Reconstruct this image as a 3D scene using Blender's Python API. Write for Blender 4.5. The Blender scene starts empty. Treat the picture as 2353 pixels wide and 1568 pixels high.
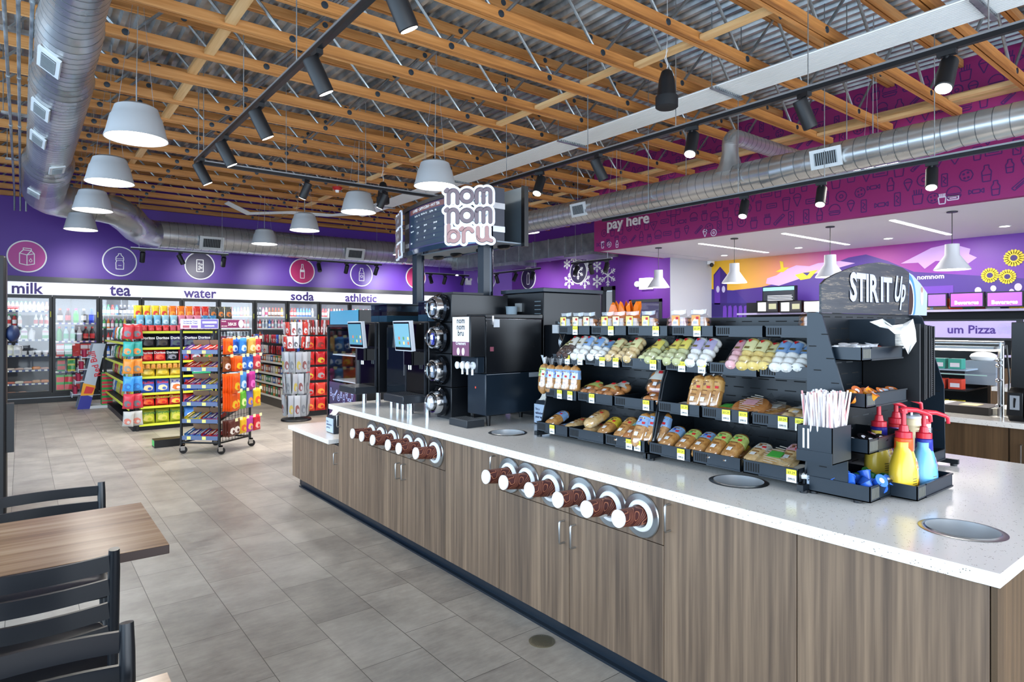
import bpy, math, random
from mathutils import Vector, Matrix
random.seed(7)
SC=bpy.context.scene
COL=SC.collection
R=math.radians
DAY_L=520; DAY_B=700; SUN_E=0.0; PEND=165; SPOT=260; WASH=60; COOL=16; ALC=70
# ---------- camera
HC=1.59
cd=bpy.data.cameras.new('camera'); cam=bpy.data.objects.new('camera',cd); COL.objects.link(cam)
cam.location=(0,0,HC); cam.rotation_euler=(R(90),0,-math.atan(1126.5/1443))
cd.sensor_width=36; cd.lens=36*1443/2353; cd.shift_y=-34/2353; cd.clip_end=80; cd.clip_start=.05
SC.camera=cam
# ---------- world, exposure
w=bpy.data.worlds.new('world'); SC.world=w; w.use_nodes=True
bg=w.node_tree.nodes['Background']; bg.inputs[0].default_value=(.62,.78,1,1); bg.inputs[1].default_value=1.0
SC.view_settings.view_transform='Standard'; SC.view_settings.look='None'
SC.view_settings.exposure=0.22; SC.view_settings.gamma=1; SC.view_settings.use_curve_mapping=False
# ---------- large lights: daylight through the shop windows, and the sun through them
def area(name,loc,rot,sx,sy,power,col=(1,1,1),spread=180):
    l=bpy.data.lights.new(name,'AREA'); l.shape='RECTANGLE'; l.size=sx; l.size_y=sy; l.energy=power; l.color=col; l.spread=R(spread)
    o=bpy.data.objects.new(name,l); COL.objects.link(o); o.location=loc; o.rotation_euler=rot; return o
area('window_daylight',(-2.95,4.5,1.9),(0,R(-90),0),3.0,13.0,DAY_L,(.60,.80,1))
area('window_daylight',(3.5,-3.4,1.9),(R(90),0,0),13,3.0,DAY_B,(.80,.90,1))
sl=bpy.data.lights.new('sun','SUN'); sl.energy=SUN_E; sl.angle=R(1.0); sl.color=(1,.95,.86)
so=bpy.data.objects.new('sun',sl); COL.objects.link(so); so.rotation_euler=(R(50),0,R(-35))
# ---------- library
CAM_C,CAM_S=math.cos(math.atan(1126.5/1443)),math.sin(math.atan(1126.5/1443))
def onX(px,py,X):      # where the plane X=const meets a sight line of the photograph -> (Y,Z)
    a=(px-1176.5)/1443; b=(750-py)/1443; t=X/(CAM_C*a+CAM_S); return ((-CAM_S*a+CAM_C)*t, HC+b*t)
def onY(px,py,Y):
    a=(px-1176.5)/1443; b=(750-py)/1443; t=Y/(-CAM_S*a+CAM_C); return ((CAM_C*a+CAM_S)*t, HC+b*t)
def onZ(px,py,Z):
    a=(px-1176.5)/1443; b=(750-py)/1443; t=(Z-HC)/b; return ((CAM_C*a+CAM_S)*t,(-CAM_S*a+CAM_C)*t)
_M={}
def lin(c): return tuple((x/12.92 if x<=.04045 else ((x+.055)/1.055)**2.4) for x in c)
def hx(s): return lin(tuple(int(s[i:i+2],16)/255 for i in (0,2,4)))
def M(key,rough=.5,metal=0,emit=0,alpha=1,spec=.5,coat=0):
    """plain colour material; key is a hex colour"""
    k=(key,rough,metal,emit,alpha,spec,coat)
    if k in _M: return _M[k]
    m=bpy.data.materials.new('m_'+key); m.use_nodes=True; b=m.node_tree.nodes['Principled BSDF']; c=hx(key)
    b.inputs['Base Color'].default_value=(*c,1); b.inputs['Roughness'].default_value=rough; b.inputs['Metallic'].default_value=metal
    b.inputs['Specular IOR Level'].default_value=spec; b.inputs['Coat Weight'].default_value=coat
    if emit: b.inputs['Emission Color'].default_value=(*c,1); b.inputs['Emission Strength'].default_value=emit
    if alpha<1: b.inputs['Alpha'].default_value=alpha
    _M[k]=m; return m
def nmat(name):
    m=bpy.data.materials.new(name); m.use_nodes=True; nt=m.node_tree; return m,nt,nt.nodes['Principled BSDF']
def ramp(nt,stops,src,inter='LINEAR'):
    r=nt.nodes.new('ShaderNodeValToRGB'); r.color_ramp.interpolation=inter
    e=r.color_ramp.elements
    while len(e)<len(stops): e.new(.5)
    for i,(p,c) in enumerate(stops): e[i].position=p; e[i].color=(*(hx(c) if isinstance(c,str) else c),1)
    nt.links.new(src,r.inputs[0]); return r.outputs[0]
def tc(nt,scale,kind='Object'):
    t=nt.nodes.new('ShaderNodeTexCoord'); m=nt.nodes.new('ShaderNodeMapping'); m.inputs['Scale'].default_value=scale
    nt.links.new(t.outputs[kind],m.inputs[0]); return m.outputs[0]
def noise(nt,vec,scale,detail=4,rough=.6):
    n=nt.nodes.new('ShaderNodeTexNoise'); n.inputs['Scale'].default_value=scale; n.inputs['Detail'].default_value=detail; n.inputs['Roughness'].default_value=rough
    nt.links.new(vec,n.inputs['Vector']); return n.outputs['Fac']
def bump(nt,b,h,strength=.2,dist=.01):
    n=nt.nodes.new('ShaderNodeBump'); n.inputs['Strength'].default_value=strength; n.inputs['Distance'].default_value=dist
    nt.links.new(h,n.inputs['Height']); nt.links.new(n.outputs[0],b.inputs['Normal'])
def math_(nt,op,a,b=None,c=None):
    n=nt.nodes.new('ShaderNodeMath'); n.operation=op
    for i,x in enumerate((a,b,c)):
        if x is None: continue
        if isinstance(x,(int,float)): n.inputs[i].default_value=x
        else: nt.links.new(x,n.inputs[i])
    return n.outputs[0]
def mixc(nt,f,a,b,mode='MIX'):
    n=nt.nodes.new('ShaderNodeMix'); n.data_type='RGBA'; n.blend_type=mode
    if isinstance(f,(int,float)): n.inputs[0].default_value=f
    else: nt.links.new(f,n.inputs[0])
    for i,x in ((6,a),(7,b)):
        if isinstance(x,tuple): n.inputs[i].default_value=(*x,1)
        elif isinstance(x,str): n.inputs[i].default_value=(*hx(x),1)
        else: nt.links.new(x,n.inputs[i])
    return n.outputs[2]
def woodmat(name,axis,cols,scale=1.0,rough=.45,streak=60,coat=0):
    """wood grain running along axis (0,1,2)"""
    m,nt,b=nmat(name); s=[streak,streak,streak]; s[axis]=1.2
    v=tc(nt,tuple(x*scale for x in s)); s2=[7,7,7]; s2[axis]=.35; v2=tc(nt,tuple(x*scale for x in s2))
    f=math_(nt,'ADD',math_(nt,'MULTIPLY',noise(nt,v,1,3,.6),.5),math_(nt,'MULTIPLY',noise(nt,v2,1,3,.5),.5))
    c=ramp(nt,[(.32,cols[0]),(.5,cols[1]),(.68,cols[2])],f)
    nt.links.new(c,b.inputs['Base Color']); b.inputs['Roughness'].default_value=rough; b.inputs['Coat Weight'].default_value=coat
    return m
class MB:
    def __init__(s): s.v=[];s.f=[];s.fm=[];s.mats=[]
    def mi(s,m):
        if m not in s.mats: s.mats.append(m)
        return s.mats.index(m)
    def add(s,vs,fs,m,T=None):
        n=len(s.v); i=s.mi(m)
        if T is not None: vs=[T@Vector(v) for v in vs]
        s.v.extend([tuple(v) for v in vs]); s.f.extend([tuple(n+a for a in f) for f in fs]); s.fm.extend([i]*len(fs)); return s
    def box(s,x0,y0,z0,x1,y1,z1,m,T=None):
        vs=[(x0,y0,z0),(x1,y0,z0),(x1,y1,z0),(x0,y1,z0),(x0,y0,z1),(x1,y0,z1),(x1,y1,z1),(x0,y1,z1)]
        return s.add(vs,[(3,2,1,0),(4,5,6,7),(0,1,5,4),(1,2,6,5),(2,3,7,6),(3,0,4,7)],m,T)
    def hexa(s,b,t,m,T=None):     # 4 bottom + 4 top points
        return s.add(list(b)+list(t),[(3,2,1,0),(4,5,6,7),(0,1,5,4),(1,2,6,5),(2,3,7,6),(3,0,4,7)],m,T)
    def prism(s,pts,h0,h1,ax,m,T=None):   # 2d polygon extruded along axis ax
        def P(p,h): return (h,p[0],p[1]) if ax=='x' else ((p[0],h,p[1]) if ax=='y' else (p[0],p[1],h))
        n=len(pts); vs=[P(p,h0) for p in pts]+[P(p,h1) for p in pts]
        fs=[tuple(range(n))[::-1],tuple(range(n,2*n))]+[(i,(i+1)%n,n+(i+1)%n,n+i) for i in range(n)]
        return s.add(vs,fs,m,T)
    def flat(s,pts,h,ax,m,T=None):
        def P(p): return (h,p[0],p[1]) if ax=='x' else ((p[0],h,p[1]) if ax=='y' else (p[0],p[1],h))
        return s.add([P(p) for p in pts],[tuple(range(len(pts)))],m,T)
    def lathe(s,prof,m,n=16,T=None,cap0=True,cap1=True,sx=1,sy=1):   # prof [(r,z)] around z
        vs=[];fs=[]
        for r,z in prof:
            for k in range(n): a=2*math.pi*k/n; vs.append((r*math.cos(a)*sx,r*math.sin(a)*sy,z))
        for i in range(len(prof)-1):
            for k in range(n): fs.append((i*n+k,i*n+(k+1)%n,(i+1)*n+(k+1)%n,(i+1)*n+k))
        if cap0: fs.append(tuple(range(n))[::-1])
        if cap1: fs.append(tuple(range((len(prof)-1)*n,len(prof)*n)))
        return s.add(vs,fs,m,T)
    def tube(s,p0,p1,r,m,n=8,r1=None,T=None):
        p0=Vector(p0);p1=Vector(p1);d=p1-p0;L=d.length
        Q=Matrix.Translation(p0)@d.to_track_quat('Z','Y').to_matrix().to_4x4()
        if T is not None: Q=T@Q
        return s.lathe([(r,0),(r if r1 is None else r1,L)],m,n,Q)
    def path(s,pts,r,m,n=8,T=None,rads=None,cap=True):
        pts=[Vector(p) for p in pts]; vs=[];fs=[]; N=len(pts); up=None
        for i,p in enumerate(pts):
            d=(pts[min(i+1,N-1)]-pts[max(i-1,0)]).normalized()
            if up is None: up=Vector((0,0,1)) if abs(d.z)<.9 else Vector((1,0,0))
            u=d.cross(up).normalized(); up=u.cross(d).normalized(); rr=rads[i] if rads else r
            for k in range(n): a=2*math.pi*k/n; vs.append(p+u*math.cos(a)*rr+up*math.sin(a)*rr)
        for i in range(N-1):
            for k in range(n): fs.append((i*n+k,i*n+(k+1)%n,(i+1)*n+(k+1)%n,(i+1)*n+k))
        if cap: fs.append(tuple(range(n))[::-1]); fs.append(tuple(range((N-1)*n,N*n)))
        return s.add(vs,fs,m,T)
    def sphere(s,c,r,m,n=12,k=8,T=None,sc=(1,1,1)):
        prof=[(max(r*math.sin(math.pi*i/k),1e-4),-r*math.cos(math.pi*i/k)) for i in range(k+1)]
        Q=Matrix.Translation(c)@Matrix.Diagonal((*sc,1))
        if T is not None: Q=T@Q
        return s.lathe(prof,m,n,Q)
    def text(s,string,size,m,T,depth=.004,bold=0,align='CENTER',spacing=1,res=2,sx=1):
        d,fs=_text(string,bold/size if size else 0,align,spacing,res)
        vs=[(x*size*sx,y*size,0) for x,y in d]; s.add(vs,fs,m,T@Matrix.Translation((0,0,depth)))
        return s
    def stroke(s,pts,wd,m,T,h=.002,h0=None,closed=False,n=10):
        """flat stroke with round joints in the local xy plane"""
        P=list(pts)+([pts[0]] if closed else []); s.k=getattr(s,'k',0); hb=h
        for a,b in zip(P,P[1:]):
            s.k+=1; h=hb+(s.k%20)*5e-5
            dx,dy=b[0]-a[0],b[1]-a[1];L=math.hypot(dx,dy) or 1; ux,uy=-dy/L*wd/2,dx/L*wd/2
            q=[(a[0]+ux,a[1]+uy),(a[0]-ux,a[1]-uy),(b[0]-ux,b[1]-uy),(b[0]+ux,b[1]+uy)]
            if h0 is None: s.add([(x,y,h) for x,y in q],[(0,1,2,3)],m,T)
            else: s.prism(q,h0,h,'z',m,T)
        if n:
            for a in P:
                s.k+=1; h=hb+(s.k%20)*5e-5
                q=[(a[0]+wd/2*math.cos(2*math.pi*k/n),a[1]+wd/2*math.sin(2*math.pi*k/n)) for k in range(n)]
                if h0 is None: s.add([(x,y,h) for x,y in q],[tuple(range(n))],m,T)
                else: s.prism(q,h0,h,'z',m,T)
        return s
    def build(s,name,parent=None,origin=None,smooth=40,loc=None,bevel=0):
        me=bpy.data.meshes.new(name)
        if origin is None: origin=(0,0,0)
        if parent is not None and origin==(0,0,0) and parent.get('_world'): origin=tuple(parent['_org'])
        o3=Vector(origin)
        me.from_pydata([Vector(v)-o3 for v in s.v],[],s.f)
        for m in s.mats: me.materials.append(m)
        me.polygons.foreach_set('material_index',s.fm)
        if smooth:
            me.polygons.foreach_set('use_smooth',[True]*len(s.f)); me.update(); me.set_sharp_from_angle(angle=R(smooth))
        me.update()
        o=bpy.data.objects.new(name,me); COL.objects.link(o)
        if parent is not None:
            o.parent=parent
            if parent.get('_world'): o['_world']=1; o['_org']=parent['_org']; o.location=(0,0,0)
        else: o.location=loc if loc is not None else origin
        if bevel:
            b=o.modifiers.new('bevel','BEVEL'); b.width=bevel; b.segments=2; b.limit_method='ANGLE'; b.angle_limit=R(50); b.harden_normals=False
        return o
_TX={}
def _text(string,bold,align,spacing,res):
    k=(string,round(bold,3),align,spacing,res)
    if k in _TX: return _TX[k]
    c=bpy.data.curves.new('t','FONT'); c.body=string; c.size=1; c.offset=bold; c.align_x=align; c.space_character=spacing; c.resolution_u=res
    o=bpy.data.objects.new('t',c); COL.objects.link(o); dg=bpy.context.evaluated_depsgraph_get(); dg.update()
    me=bpy.data.meshes.new_from_object(o.evaluated_get(dg))
    r=([(v.co.x,v.co.y) for v in me.vertices],[tuple(p.vertices) for p in me.polygons])
    bpy.data.objects.remove(o); bpy.data.curves.remove(c); bpy.data.meshes.remove(me); _TX[k]=r; return r
def tag(o,label=None,cat=None,group=None,kind=None):
    if label: o['label']=label
    if cat: o['category']=cat
    if group: o['group']=group
    if kind: o['kind']=kind
    return o
def thing(name,label,cat,loc=(0,0,0),rotz=0,group=None,world=True):
    o=bpy.data.objects.new(name,None); COL.objects.link(o); o.location=loc; o.rotation_euler=(0,0,rotz); o.empty_display_size=.05
    if world and rotz==0: o['_world']=1; o['_org']=list(loc)
    return tag(o,label,cat,group)
def local(o):      # stop world-coordinate building on a thing that will be copied
    for k in ('_world','_org'):
        if k in o: del o[k]
    return o
_CH={}
def kids(o): return [c for c in bpy.data.objects if c.parent==o]
def tree(o):
    k=o.name
    if k not in _CH: _CH[k]=[(c,tree(c)) for c in kids(o)]
    return _CH[k]
def dup(o,loc,rot=None,label=None,group=None,_p=None,scale=None):
    t=tree(o)
    def rec(src,sub,par):
        c=src.copy(); COL.objects.link(c); c.parent=par
        for a,b in sub: rec(a,b,c)
        return c
    r=rec(o,t,None); r.location=loc
    if rot is not None: r.rotation_euler=rot
    if scale is not None: r.scale=scale
    if label: r['label']=label
    if group: r['group']=group
    return r
def struct(mb,name,**k): o=mb.build(name,**k); o['kind']='structure'; return o
def TX(loc,face):   # local xy art plane placed on a wall: face is the outward normal
    # local x -> to the viewer's right, local y -> up, local z -> outward
    f={'-y':Matrix(((1,0,0),(0,0,-1),(0,1,0))),'-x':Matrix(((0,0,-1),(-1,0,0),(0,1,0))),'+x':Matrix(((0,0,1),(1,0,0),(0,1,0))),'+y':Matrix(((-1,0,0),(0,0,1),(0,1,0))),'+z':Matrix(((1,0,0),(0,1,0),(0,0,1))),'-z':Matrix(((1,0,0),(0,-1,0),(0,0,-1)))}[face]
    return Matrix.Translation(loc)@f.to_4x4()
def arc(cx,cy,r,a0,a1,n=8): return [(cx+r*math.cos(R(a0+(a1-a0)*i/n)),cy+r*math.sin(R(a0+(a1-a0)*i/n))) for i in range(n+1)]
ORD=['first','second','third','fourth','fifth','sixth','seventh','eighth','ninth','tenth','eleventh','twelfth','thirteenth','fourteenth','fifteenth','sixteenth','seventeenth','eighteenth','nineteenth','twentieth','twenty-first','twenty-second','twenty-third','twenty-fourth']
for _i in range(24,58): ORD.append({2:'twenty',3:'thirty',4:'forty',5:'fifty'}[(_i+1)//10]+('' if (_i+1)%10==0 else '-'+ORD[(_i+1)%10-1]))
ORD[29]='thirtieth'; ORD[39]='fortieth'; ORD[49]='fiftieth'
# ---------- materials of the shell
def floor_mat():
    m,nt,b=nmat('floor_tile'); g=nt.nodes.new('ShaderNodeNewGeometry'); sp=nt.nodes.new('ShaderNodeSeparateXYZ'); nt.links.new(g.outputs['Position'],sp.inputs[0])
    u=math_(nt,'DIVIDE',math_(nt,'SUBTRACT',sp.outputs[0],.909),.3265); col=math_(nt,'FLOOR',u); fu=math_(nt,'FRACT',u)
    v=math_(nt,'DIVIDE',math_(nt,'SUBTRACT',math_(nt,'SUBTRACT',sp.outputs[1],3.658),math_(nt,'MULTIPLY',col,.1835)),.5605); row=math_(nt,'FLOOR',v); fv=math_(nt,'FRACT',v)
    def edge(f,wd): return math_(nt,'LESS_THAN',math_(nt,'MINIMUM',f,math_(nt,'SUBTRACT',1,f)),wd)
    gr=math_(nt,'MAXIMUM',edge(fu,.0055),edge(fv,.0028))
    cb=nt.nodes.new('ShaderNodeCombineXYZ'); nt.links.new(col,cb.inputs[0]); nt.links.new(row,cb.inputs[1])
    wn=nt.nodes.new('ShaderNodeTexWhiteNoise'); nt.links.new(cb.outputs[0],wn.inputs['Vector'])
    n1=noise(nt,g.outputs['Position'],2.6,5,.65)
    mp=nt.nodes.new('ShaderNodeMapping'); mp.inputs['Scale'].default_value=(1,4,1); nt.links.new(g.outputs['Position'],mp.inputs[0])
    n2=noise(nt,mp.outputs[0],9,5,.7)
    f=math_(nt,'ADD',math_(nt,'ADD',math_(nt,'MULTIPLY',n1,.55),math_(nt,'MULTIPLY',n2,.35)),math_(nt,'MULTIPLY',wn.outputs['Value'],.12))
    c=ramp(nt,[(.36,'77706a'),(.5,'928b82'),(.66,'a9a298')],f)
    c=mixc(nt,gr,c,'4a4640'); nt.links.new(c,b.inputs['Base Color'])
    b.inputs['Roughness'].default_value=.42; nt.links.new(ramp(nt,[(.3,(.28,)*3),(.7,(.5,)*3)],n2),b.inputs['Roughness'])
    bump(nt,b,math_(nt,'SUBTRACT',1,gr),.4,.003); return m
def galv(name,base=('8e979c','b6bdc0'),rough=.34,scale=3,aniso=None):
    m,nt,b=nmat(name); v=tc(nt,(scale,)*3); f=noise(nt,v,2,4,.6)
    nt.links.new(ramp(nt,[(.35,base[0]),(.65,base[1])],f),b.inputs['Base Color']); b.inputs['Metallic'].default_value=.85; b.inputs['Roughness'].default_value=rough
    nt.links.new(ramp(nt,[(.3,(rough-.06,)*3),(.7,(rough+.1,)*3)],f),b.inputs['Roughness']); return m
def paint(name,col,rough=.6):
    m,nt,b=nmat(name); v=tc(nt,(1,1,1)); f=noise(nt,v,120,2,.5); b.inputs['Base Color'].default_value=(*hx(col),1); b.inputs['Roughness'].default_value=rough
    bump(nt,b,f,.06,.002); return m
GALV=galv('galvanized_steel'); DUCT=galv('spiral_duct_steel',('c0c6ca','dde1e3'),.27,.5)
DECK=galv('deck_steel',('8d99a2','d4dce0'),.36,1.2)
PURP=paint('purple_paint','57309a'); BLUEP=paint('deep_purple_paint','3a2385'); PURP2=paint('plum_purple_paint','6f2f9c'); MAG=paint('magenta_paint','93206b'); GREYW=paint('grey_wall_paint','b9bcc4'); WHITEC=paint('white_ceiling_paint','e4e2ea')
BLK=M('0c0d10',.35); BLKM=M('101216',.5); NAVY=M('2a3b4c',.42,.2); DARK=M('1a1d22',.45); WHT=M('f2f2f2',.45); CHR=M('c9ccd0',.15,1); STEEL=M('b9bcbe',.28,1); GLOSS=M('06070a',.06); GREY=M('8d9299',.5)
def glass(name,col=(1,1,1),fac=.86,rough=.02):
    m=bpy.data.materials.new(name); m.use_nodes=True; nt=m.node_tree; nt.nodes.clear(); o=nt.nodes.new('ShaderNodeOutputMaterial')
    a=nt.nodes.new('ShaderNodeBsdfTransparent'); a.inputs[0].default_value=(*col,1); g=nt.nodes.new('ShaderNodeBsdfGlossy'); g.inputs['Roughness'].default_value=rough
    x=nt.nodes.new('ShaderNodeMixShader'); x.inputs[0].default_value=1-fac; nt.links.new(a.outputs[0],x.inputs[1]); nt.links.new(g.outputs[0],x.inputs[2]); nt.links.new(x.outputs[0],o.inputs[0]); return m
GLASS=glass('clear_glass',(.97,.98,.99),.955); FILM=glass('plastic_film',(1,1,1),.8,.25); SMOKE=glass('smoked_plastic',(.45,.55,.62),.75,.08)
# ---------- setting
XR,YB,ZD=13.05,16.26,4.93
XL,YN=-3.0,-3.5
mb=MB(); mb.box(XL-.1,YN-.1,-.1,XR+.1,YB+1.6,0,floor_mat()); struct(mb,'floor')
# corrugated roof deck: flutes run along Y
mb=MB(); n0=int((XR-XL)/.15); pts=[]
for i in range(n0+1):
    x=XL+i*.15; pts+= [(x,ZD),(x+.02,ZD+.05),(x+.085,ZD+.05),(x+.105,ZD)]
vs=[(x,YN,z) for x,z in pts]+[(x,YB+.2,z) for x,z in pts]; n=len(pts)
mb.add(vs,[(i,i+1,n+i+1,n+i) for i in range(n-1)],DECK); mb.box(XL,YN,ZD+.07,XR,YB+.2,ZD+.12,DARK); struct(mb,'ceiling',smooth=0)
# cooler wall (far): painted above the doors; the doors' opening stays free
def purple_grad():
    m,nt,b=nmat('purple_wall'); g=nt.nodes.new('ShaderNodeNewGeometry'); sp=nt.nodes.new('ShaderNodeSeparateXYZ'); nt.links.new(g.outputs['Position'],sp.inputs[0])
    b.inputs['Base Color'].default_value=(*hx('5a2f9c'),1); b.inputs['Roughness'].default_value=.45; return m
PW=purple_grad()
mb=MB(); mb.box(XL,YB,2.61,10.9,YB+.15,ZD+.05,PW); mb.box(XL,YB,0,-.36,YB+.15,2.61,PW); mb.box(10.0,YB,0,10.9,YB+.15,2.61,PW)
struct(mb,'wall_back')
mb=MB(); mb.box(-.36,YB-.05,2.50,10.0,YB,2.615,M('33343a',.35)); struct(mb,'trim_1')
# slanted corner wall: light on its angled face put into a paler purple
mb=MB(); a=Vector((10.79,16.26,0)); bb=Vector((11.5,14.73,0)); d=(bb-a).normalized(); nn=Vector((-d.y,d.x,0))
if nn.x<0: nn=-nn
q=[a,bb,bb+nn*.15,a+nn*.15]; mb.hexa([v for v in q],[v+Vector((0,0,ZD+.05)) for v in q],paint('lit_purple_paint','8b62c4')); struct(mb,'wall_corner')
# right purple wall with window and door openings, snowflakes and round icons on it
mb=MB(); YW=[(14.75,11.05),(11.05,9.95),(9.95,9.2),(9.2,8.947)]
mb.box(11.5,11.06,0,11.65,14.75,ZD+.05,PURP2); mb.box(11.5,10.60,0,11.65,10.14,ZD+.05,PURP2)
mb.box(11.5,10.60,2.58,11.65,11.06,ZD+.05,PURP2); mb.box(11.5,9.17,2.22,11.65,10.14,ZD+.05,PURP2); mb.box(11.5,8.95,0,11.65,9.17,ZD+.05,PURP2); mb.box(11.5,9.17,0,11.65,10.14,1.0,PURP2)
def snow(mb,cx,cy,r,m,T,wd):
    for k in range(6):
        a=math.pi/2+k*math.pi/3; e=(cx+r*math.cos(a),cy+r*math.sin(a)); mb.stroke([(cx,cy),e],wd,m,T,n=6)
        for f,l in ((.5,.32),(.75,.24)):
            p=(cx+r*f*math.cos(a),cy+r*f*math.sin(a))
            for s in (-1,1): mb.stroke([p,(p[0]+r*l*math.cos(a+s*.85),p[1]+r*l*math.sin(a+s*.85))],wd*.8,m,T,n=0)
T=TX((11.5,0,0),'-x')
for px,py,r in [(1303,607,.13),(1318,593,.12),(1321,588,.1),(1350,607,.19),(1371,590,.16),(1372,612,.15),(1308,646,.2),(1344,645,.2),(1372,647,.16),(1397,633,.27),(1394,591,.14)]:
    y,z=onX(px,py,11.5); snow(mb,-y,z,r,WHT,T,.03)
struct(mb,'wall_right')
mb=MB(); FR=M('3a3d44',.4)
for (y0,y1,z1,z0) in [(9.17,10.14,2.22,1.0)]:
    for bx in [(y0,z0,y0+.07,z1),(y1-.07,z0,y1,z1),(y0,z1-.07,y1,z1),(y0,z0,y1,z0+.05)]: mb.box(11.47,bx[0],bx[1],11.6,bx[2],bx[3],FR)
mb.box(11.55,y0+.07,z0+.05,11.56,y1-.07,z1-.07,GLASS); struct(mb,'window_1')
mb=MB()
for bx in [(10.6,0,10.68,2.58),(10.98,0,11.06,2.58),(10.6,2.48,11.06,2.58)]: mb.box(11.47,bx[0],bx[1],11.6,bx[2],bx[3],FR)
mb.box(11.55,10.68,0,11.58,10.98,1.9,M('d8dade',.4)); mb.box(11.555,10.70,1.92,11.565,10.96,2.46,M('eef3f6',.3)); struct(mb,'door_1')
mb=MB(); mb.box(12.9,9.1,0,12.95,11.4,2.9,M('d9d8d2',.6)); struct(mb,'wall_office')
# alcove: grey end wall, mural wall, soffit ceiling and magenta fascia
ZS=3.137
mb=MB(); mb.box(11.5,8.93,0,13.2,8.949,ZS+.1,GREYW); mb.box(11.66,8.949,0,13.2,9.1,ZS+.1,GREYW); struct(mb,'wall_alcove_end')
mb=MB(); mb.box(9.35,YN,ZS,XR+.1,9.13,ZS+.1,WHITEC)
for (x0,y0,x1,y1) in [(9.97,8.72,12.3,8.50)]: mb.box(x0,y1,ZS-.004,x1,y1+.02,ZS,GREYW)
struct(mb,'ceiling_alcove')
FX=9.27
def icon(mb,kind,cx,cy,s,m,T,w_):
    S=lambda pts,c=False: mb.stroke([(cx+x*s,cy+y*s) for x,y in pts],w_,m,T,closed=c,n=0)
    if kind==0: S([(-.2,-.5),(.2,-.5),(.25,.1),(.12,.3),(.12,.5),(-.12,.5),(-.12,.3),(-.25,.1)],True); S([(-.24,-.1),(.24,-.1)])       # bottle
    elif kind==1: S([(-.3,.2),(0,-.5),(.3,.2)]); S(arc(0,.2,.3,0,180,6)); S([(-.3,.2),(.3,.2)])                           # ice cream cone
    elif kind==2: S(arc(0,0,.42,0,360,10)); S(arc(0,0,.15,0,360,6))                                                          # doughnut
    elif kind==3: S([(-.28,.35),(.28,.35),(.2,-.5),(-.2,-.5)],True); S([(-.33,.35),(-.25,.5),(.25,.5),(.33,.35)])             # cup
    elif kind==4: S(arc(0,.0,.45,0,180,8)); S([(-.45,-.08),(.45,-.08)]); S([(-.45,-.2),(-.35,-.38),(.35,-.38),(.45,-.2)],True) # burger
    elif kind==5: S([(-.25,-.14),(.25,-.14),(.25,.14),(-.25,.14)],True); S([(-.25,0),(-.5,.18),(-.5,-.18)],True); S([(.25,0),(.5,.18),(.5,-.18)],True) # sweet
    elif kind==6: S([(-.2,-.5),(.2,-.5),(.2,.5),(-.2,.5)],True); S([(-.1,.3),(.1,.1),(-.1,-.1),(.1,-.3)])                     # can
    elif kind==7: S([(-.45,.3),(.45,.3),(0,-.5)],True); S(arc(0,.05,.1,0,360,5))                                            # pizza
    elif kind==8: S(arc(0,0,.4,0,360,8)); [S(arc(x,y,.06,0,360,4)) for x,y in ((-.15,.1),(.1,.18),(.12,-.15),(-.1,-.18))]        # cookie
    elif kind==9: S([(-.25,-.5),(.25,-.5),(.33,.15),(-.33,.15)],True); [S([(x,.15),(x*1.2,.5)]) for x in (-.2,-.07,.07,.2)]      # fries
    elif kind==10: S([(-.45,-.25),(-.3,-.4),(.45,.25),(.3,.4)],True); S([(-.25,-.25),(.25,.2)])                              # hot dog
    elif kind==11: S([(-.45,-.18),(.45,-.18),(.45,.18),(-.45,.18)],True); S([(-.3,0),(.3,0)])                                # bar
mb=MB(); mb.box(FX,YN,ZS-.01,FX+.12,9.13,ZD+.05,MAG); mb.box(FX+.12,9.01,ZS+.1,11.5,9.13,ZD+.05,MAG).box(FX+.12,9.132,ZS-.01,11.5,9.15,ZD+.05,MAG)
T=TX((FX,0,0),'-x'); INK=M('4b1a66',.6); rn=random.Random(3)
for r in range(8):
    for c in range(36):
        cy=ZS+.13+r*.215+rn.uniform(-.03,.03); yy=8.95-c*.212-(r%2)*.106+rn.uniform(-.03,.03)
        if yy<1.2: continue
        if 1<r<4 and yy>7.55: continue
        icon(mb,rn.choice(range(12)),-yy,cy,rn.uniform(.155,.205),INK,T,.013)
WI=M('d9cfe6',.5)
for px,py,k in [(1400,562,2),(1418,561,0),(1620,536,1),(1640,535,2),(2165,457,9),(2190,455,11),(1385,563,3)]:
    y,z=onX(px,py,FX); icon(mb,k,-y,z,.13,WI,T,.014)
struct(mb,'wall_fascia')
# mural wall
def mural_bg():
    m,nt,b=nmat('mural_sky'); g=nt.nodes.new('ShaderNodeNewGeometry'); sp=nt.nodes.new('ShaderNodeSeparateXYZ'); nt.links.new(g.outputs['Position'],sp.inputs[0])
    f=math_(nt,'DIVIDE',math_(nt,'SUBTRACT',9,sp.outputs[1]),8.0)
    c=ramp(nt,[(0,'f0c020'),(.12,'eeb044'),(.22,'d88a70'),(.36,'b84d98'),(.5,'a0308f'),(.66,'7a3aa5'),(.85,'5b35a0')],f); nt.links.new(c,b.inputs['Base Color']); b.inputs['Roughness'].default_value=.45; return m
mb=MB(); mb.box(XR,YN,0,XR+.15,8.95,ZS+.05,mural_bg()); T=TX((XR,0,0),'-x')
MU=MB(); MU.mats=mb.mats; MU.v,MU.f,MU.fm=mb.v,mb.f,mb.fm
def mp(pts,col,h):
    q=[onX(x,y,XR) for x,y in pts]; MU.flat([(-y,z) for y,z in q],h,'z',M(col,.45),T)
mp([(1636,665),(1680,668),(1750,660),(1830,640),(1900,612),(1950,592),(1990,585),(2040,600),(2100,625),(2353,640),(2600,640),(2600,1100),(1636,1100)],'4a2f86',.002)       # hills
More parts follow.
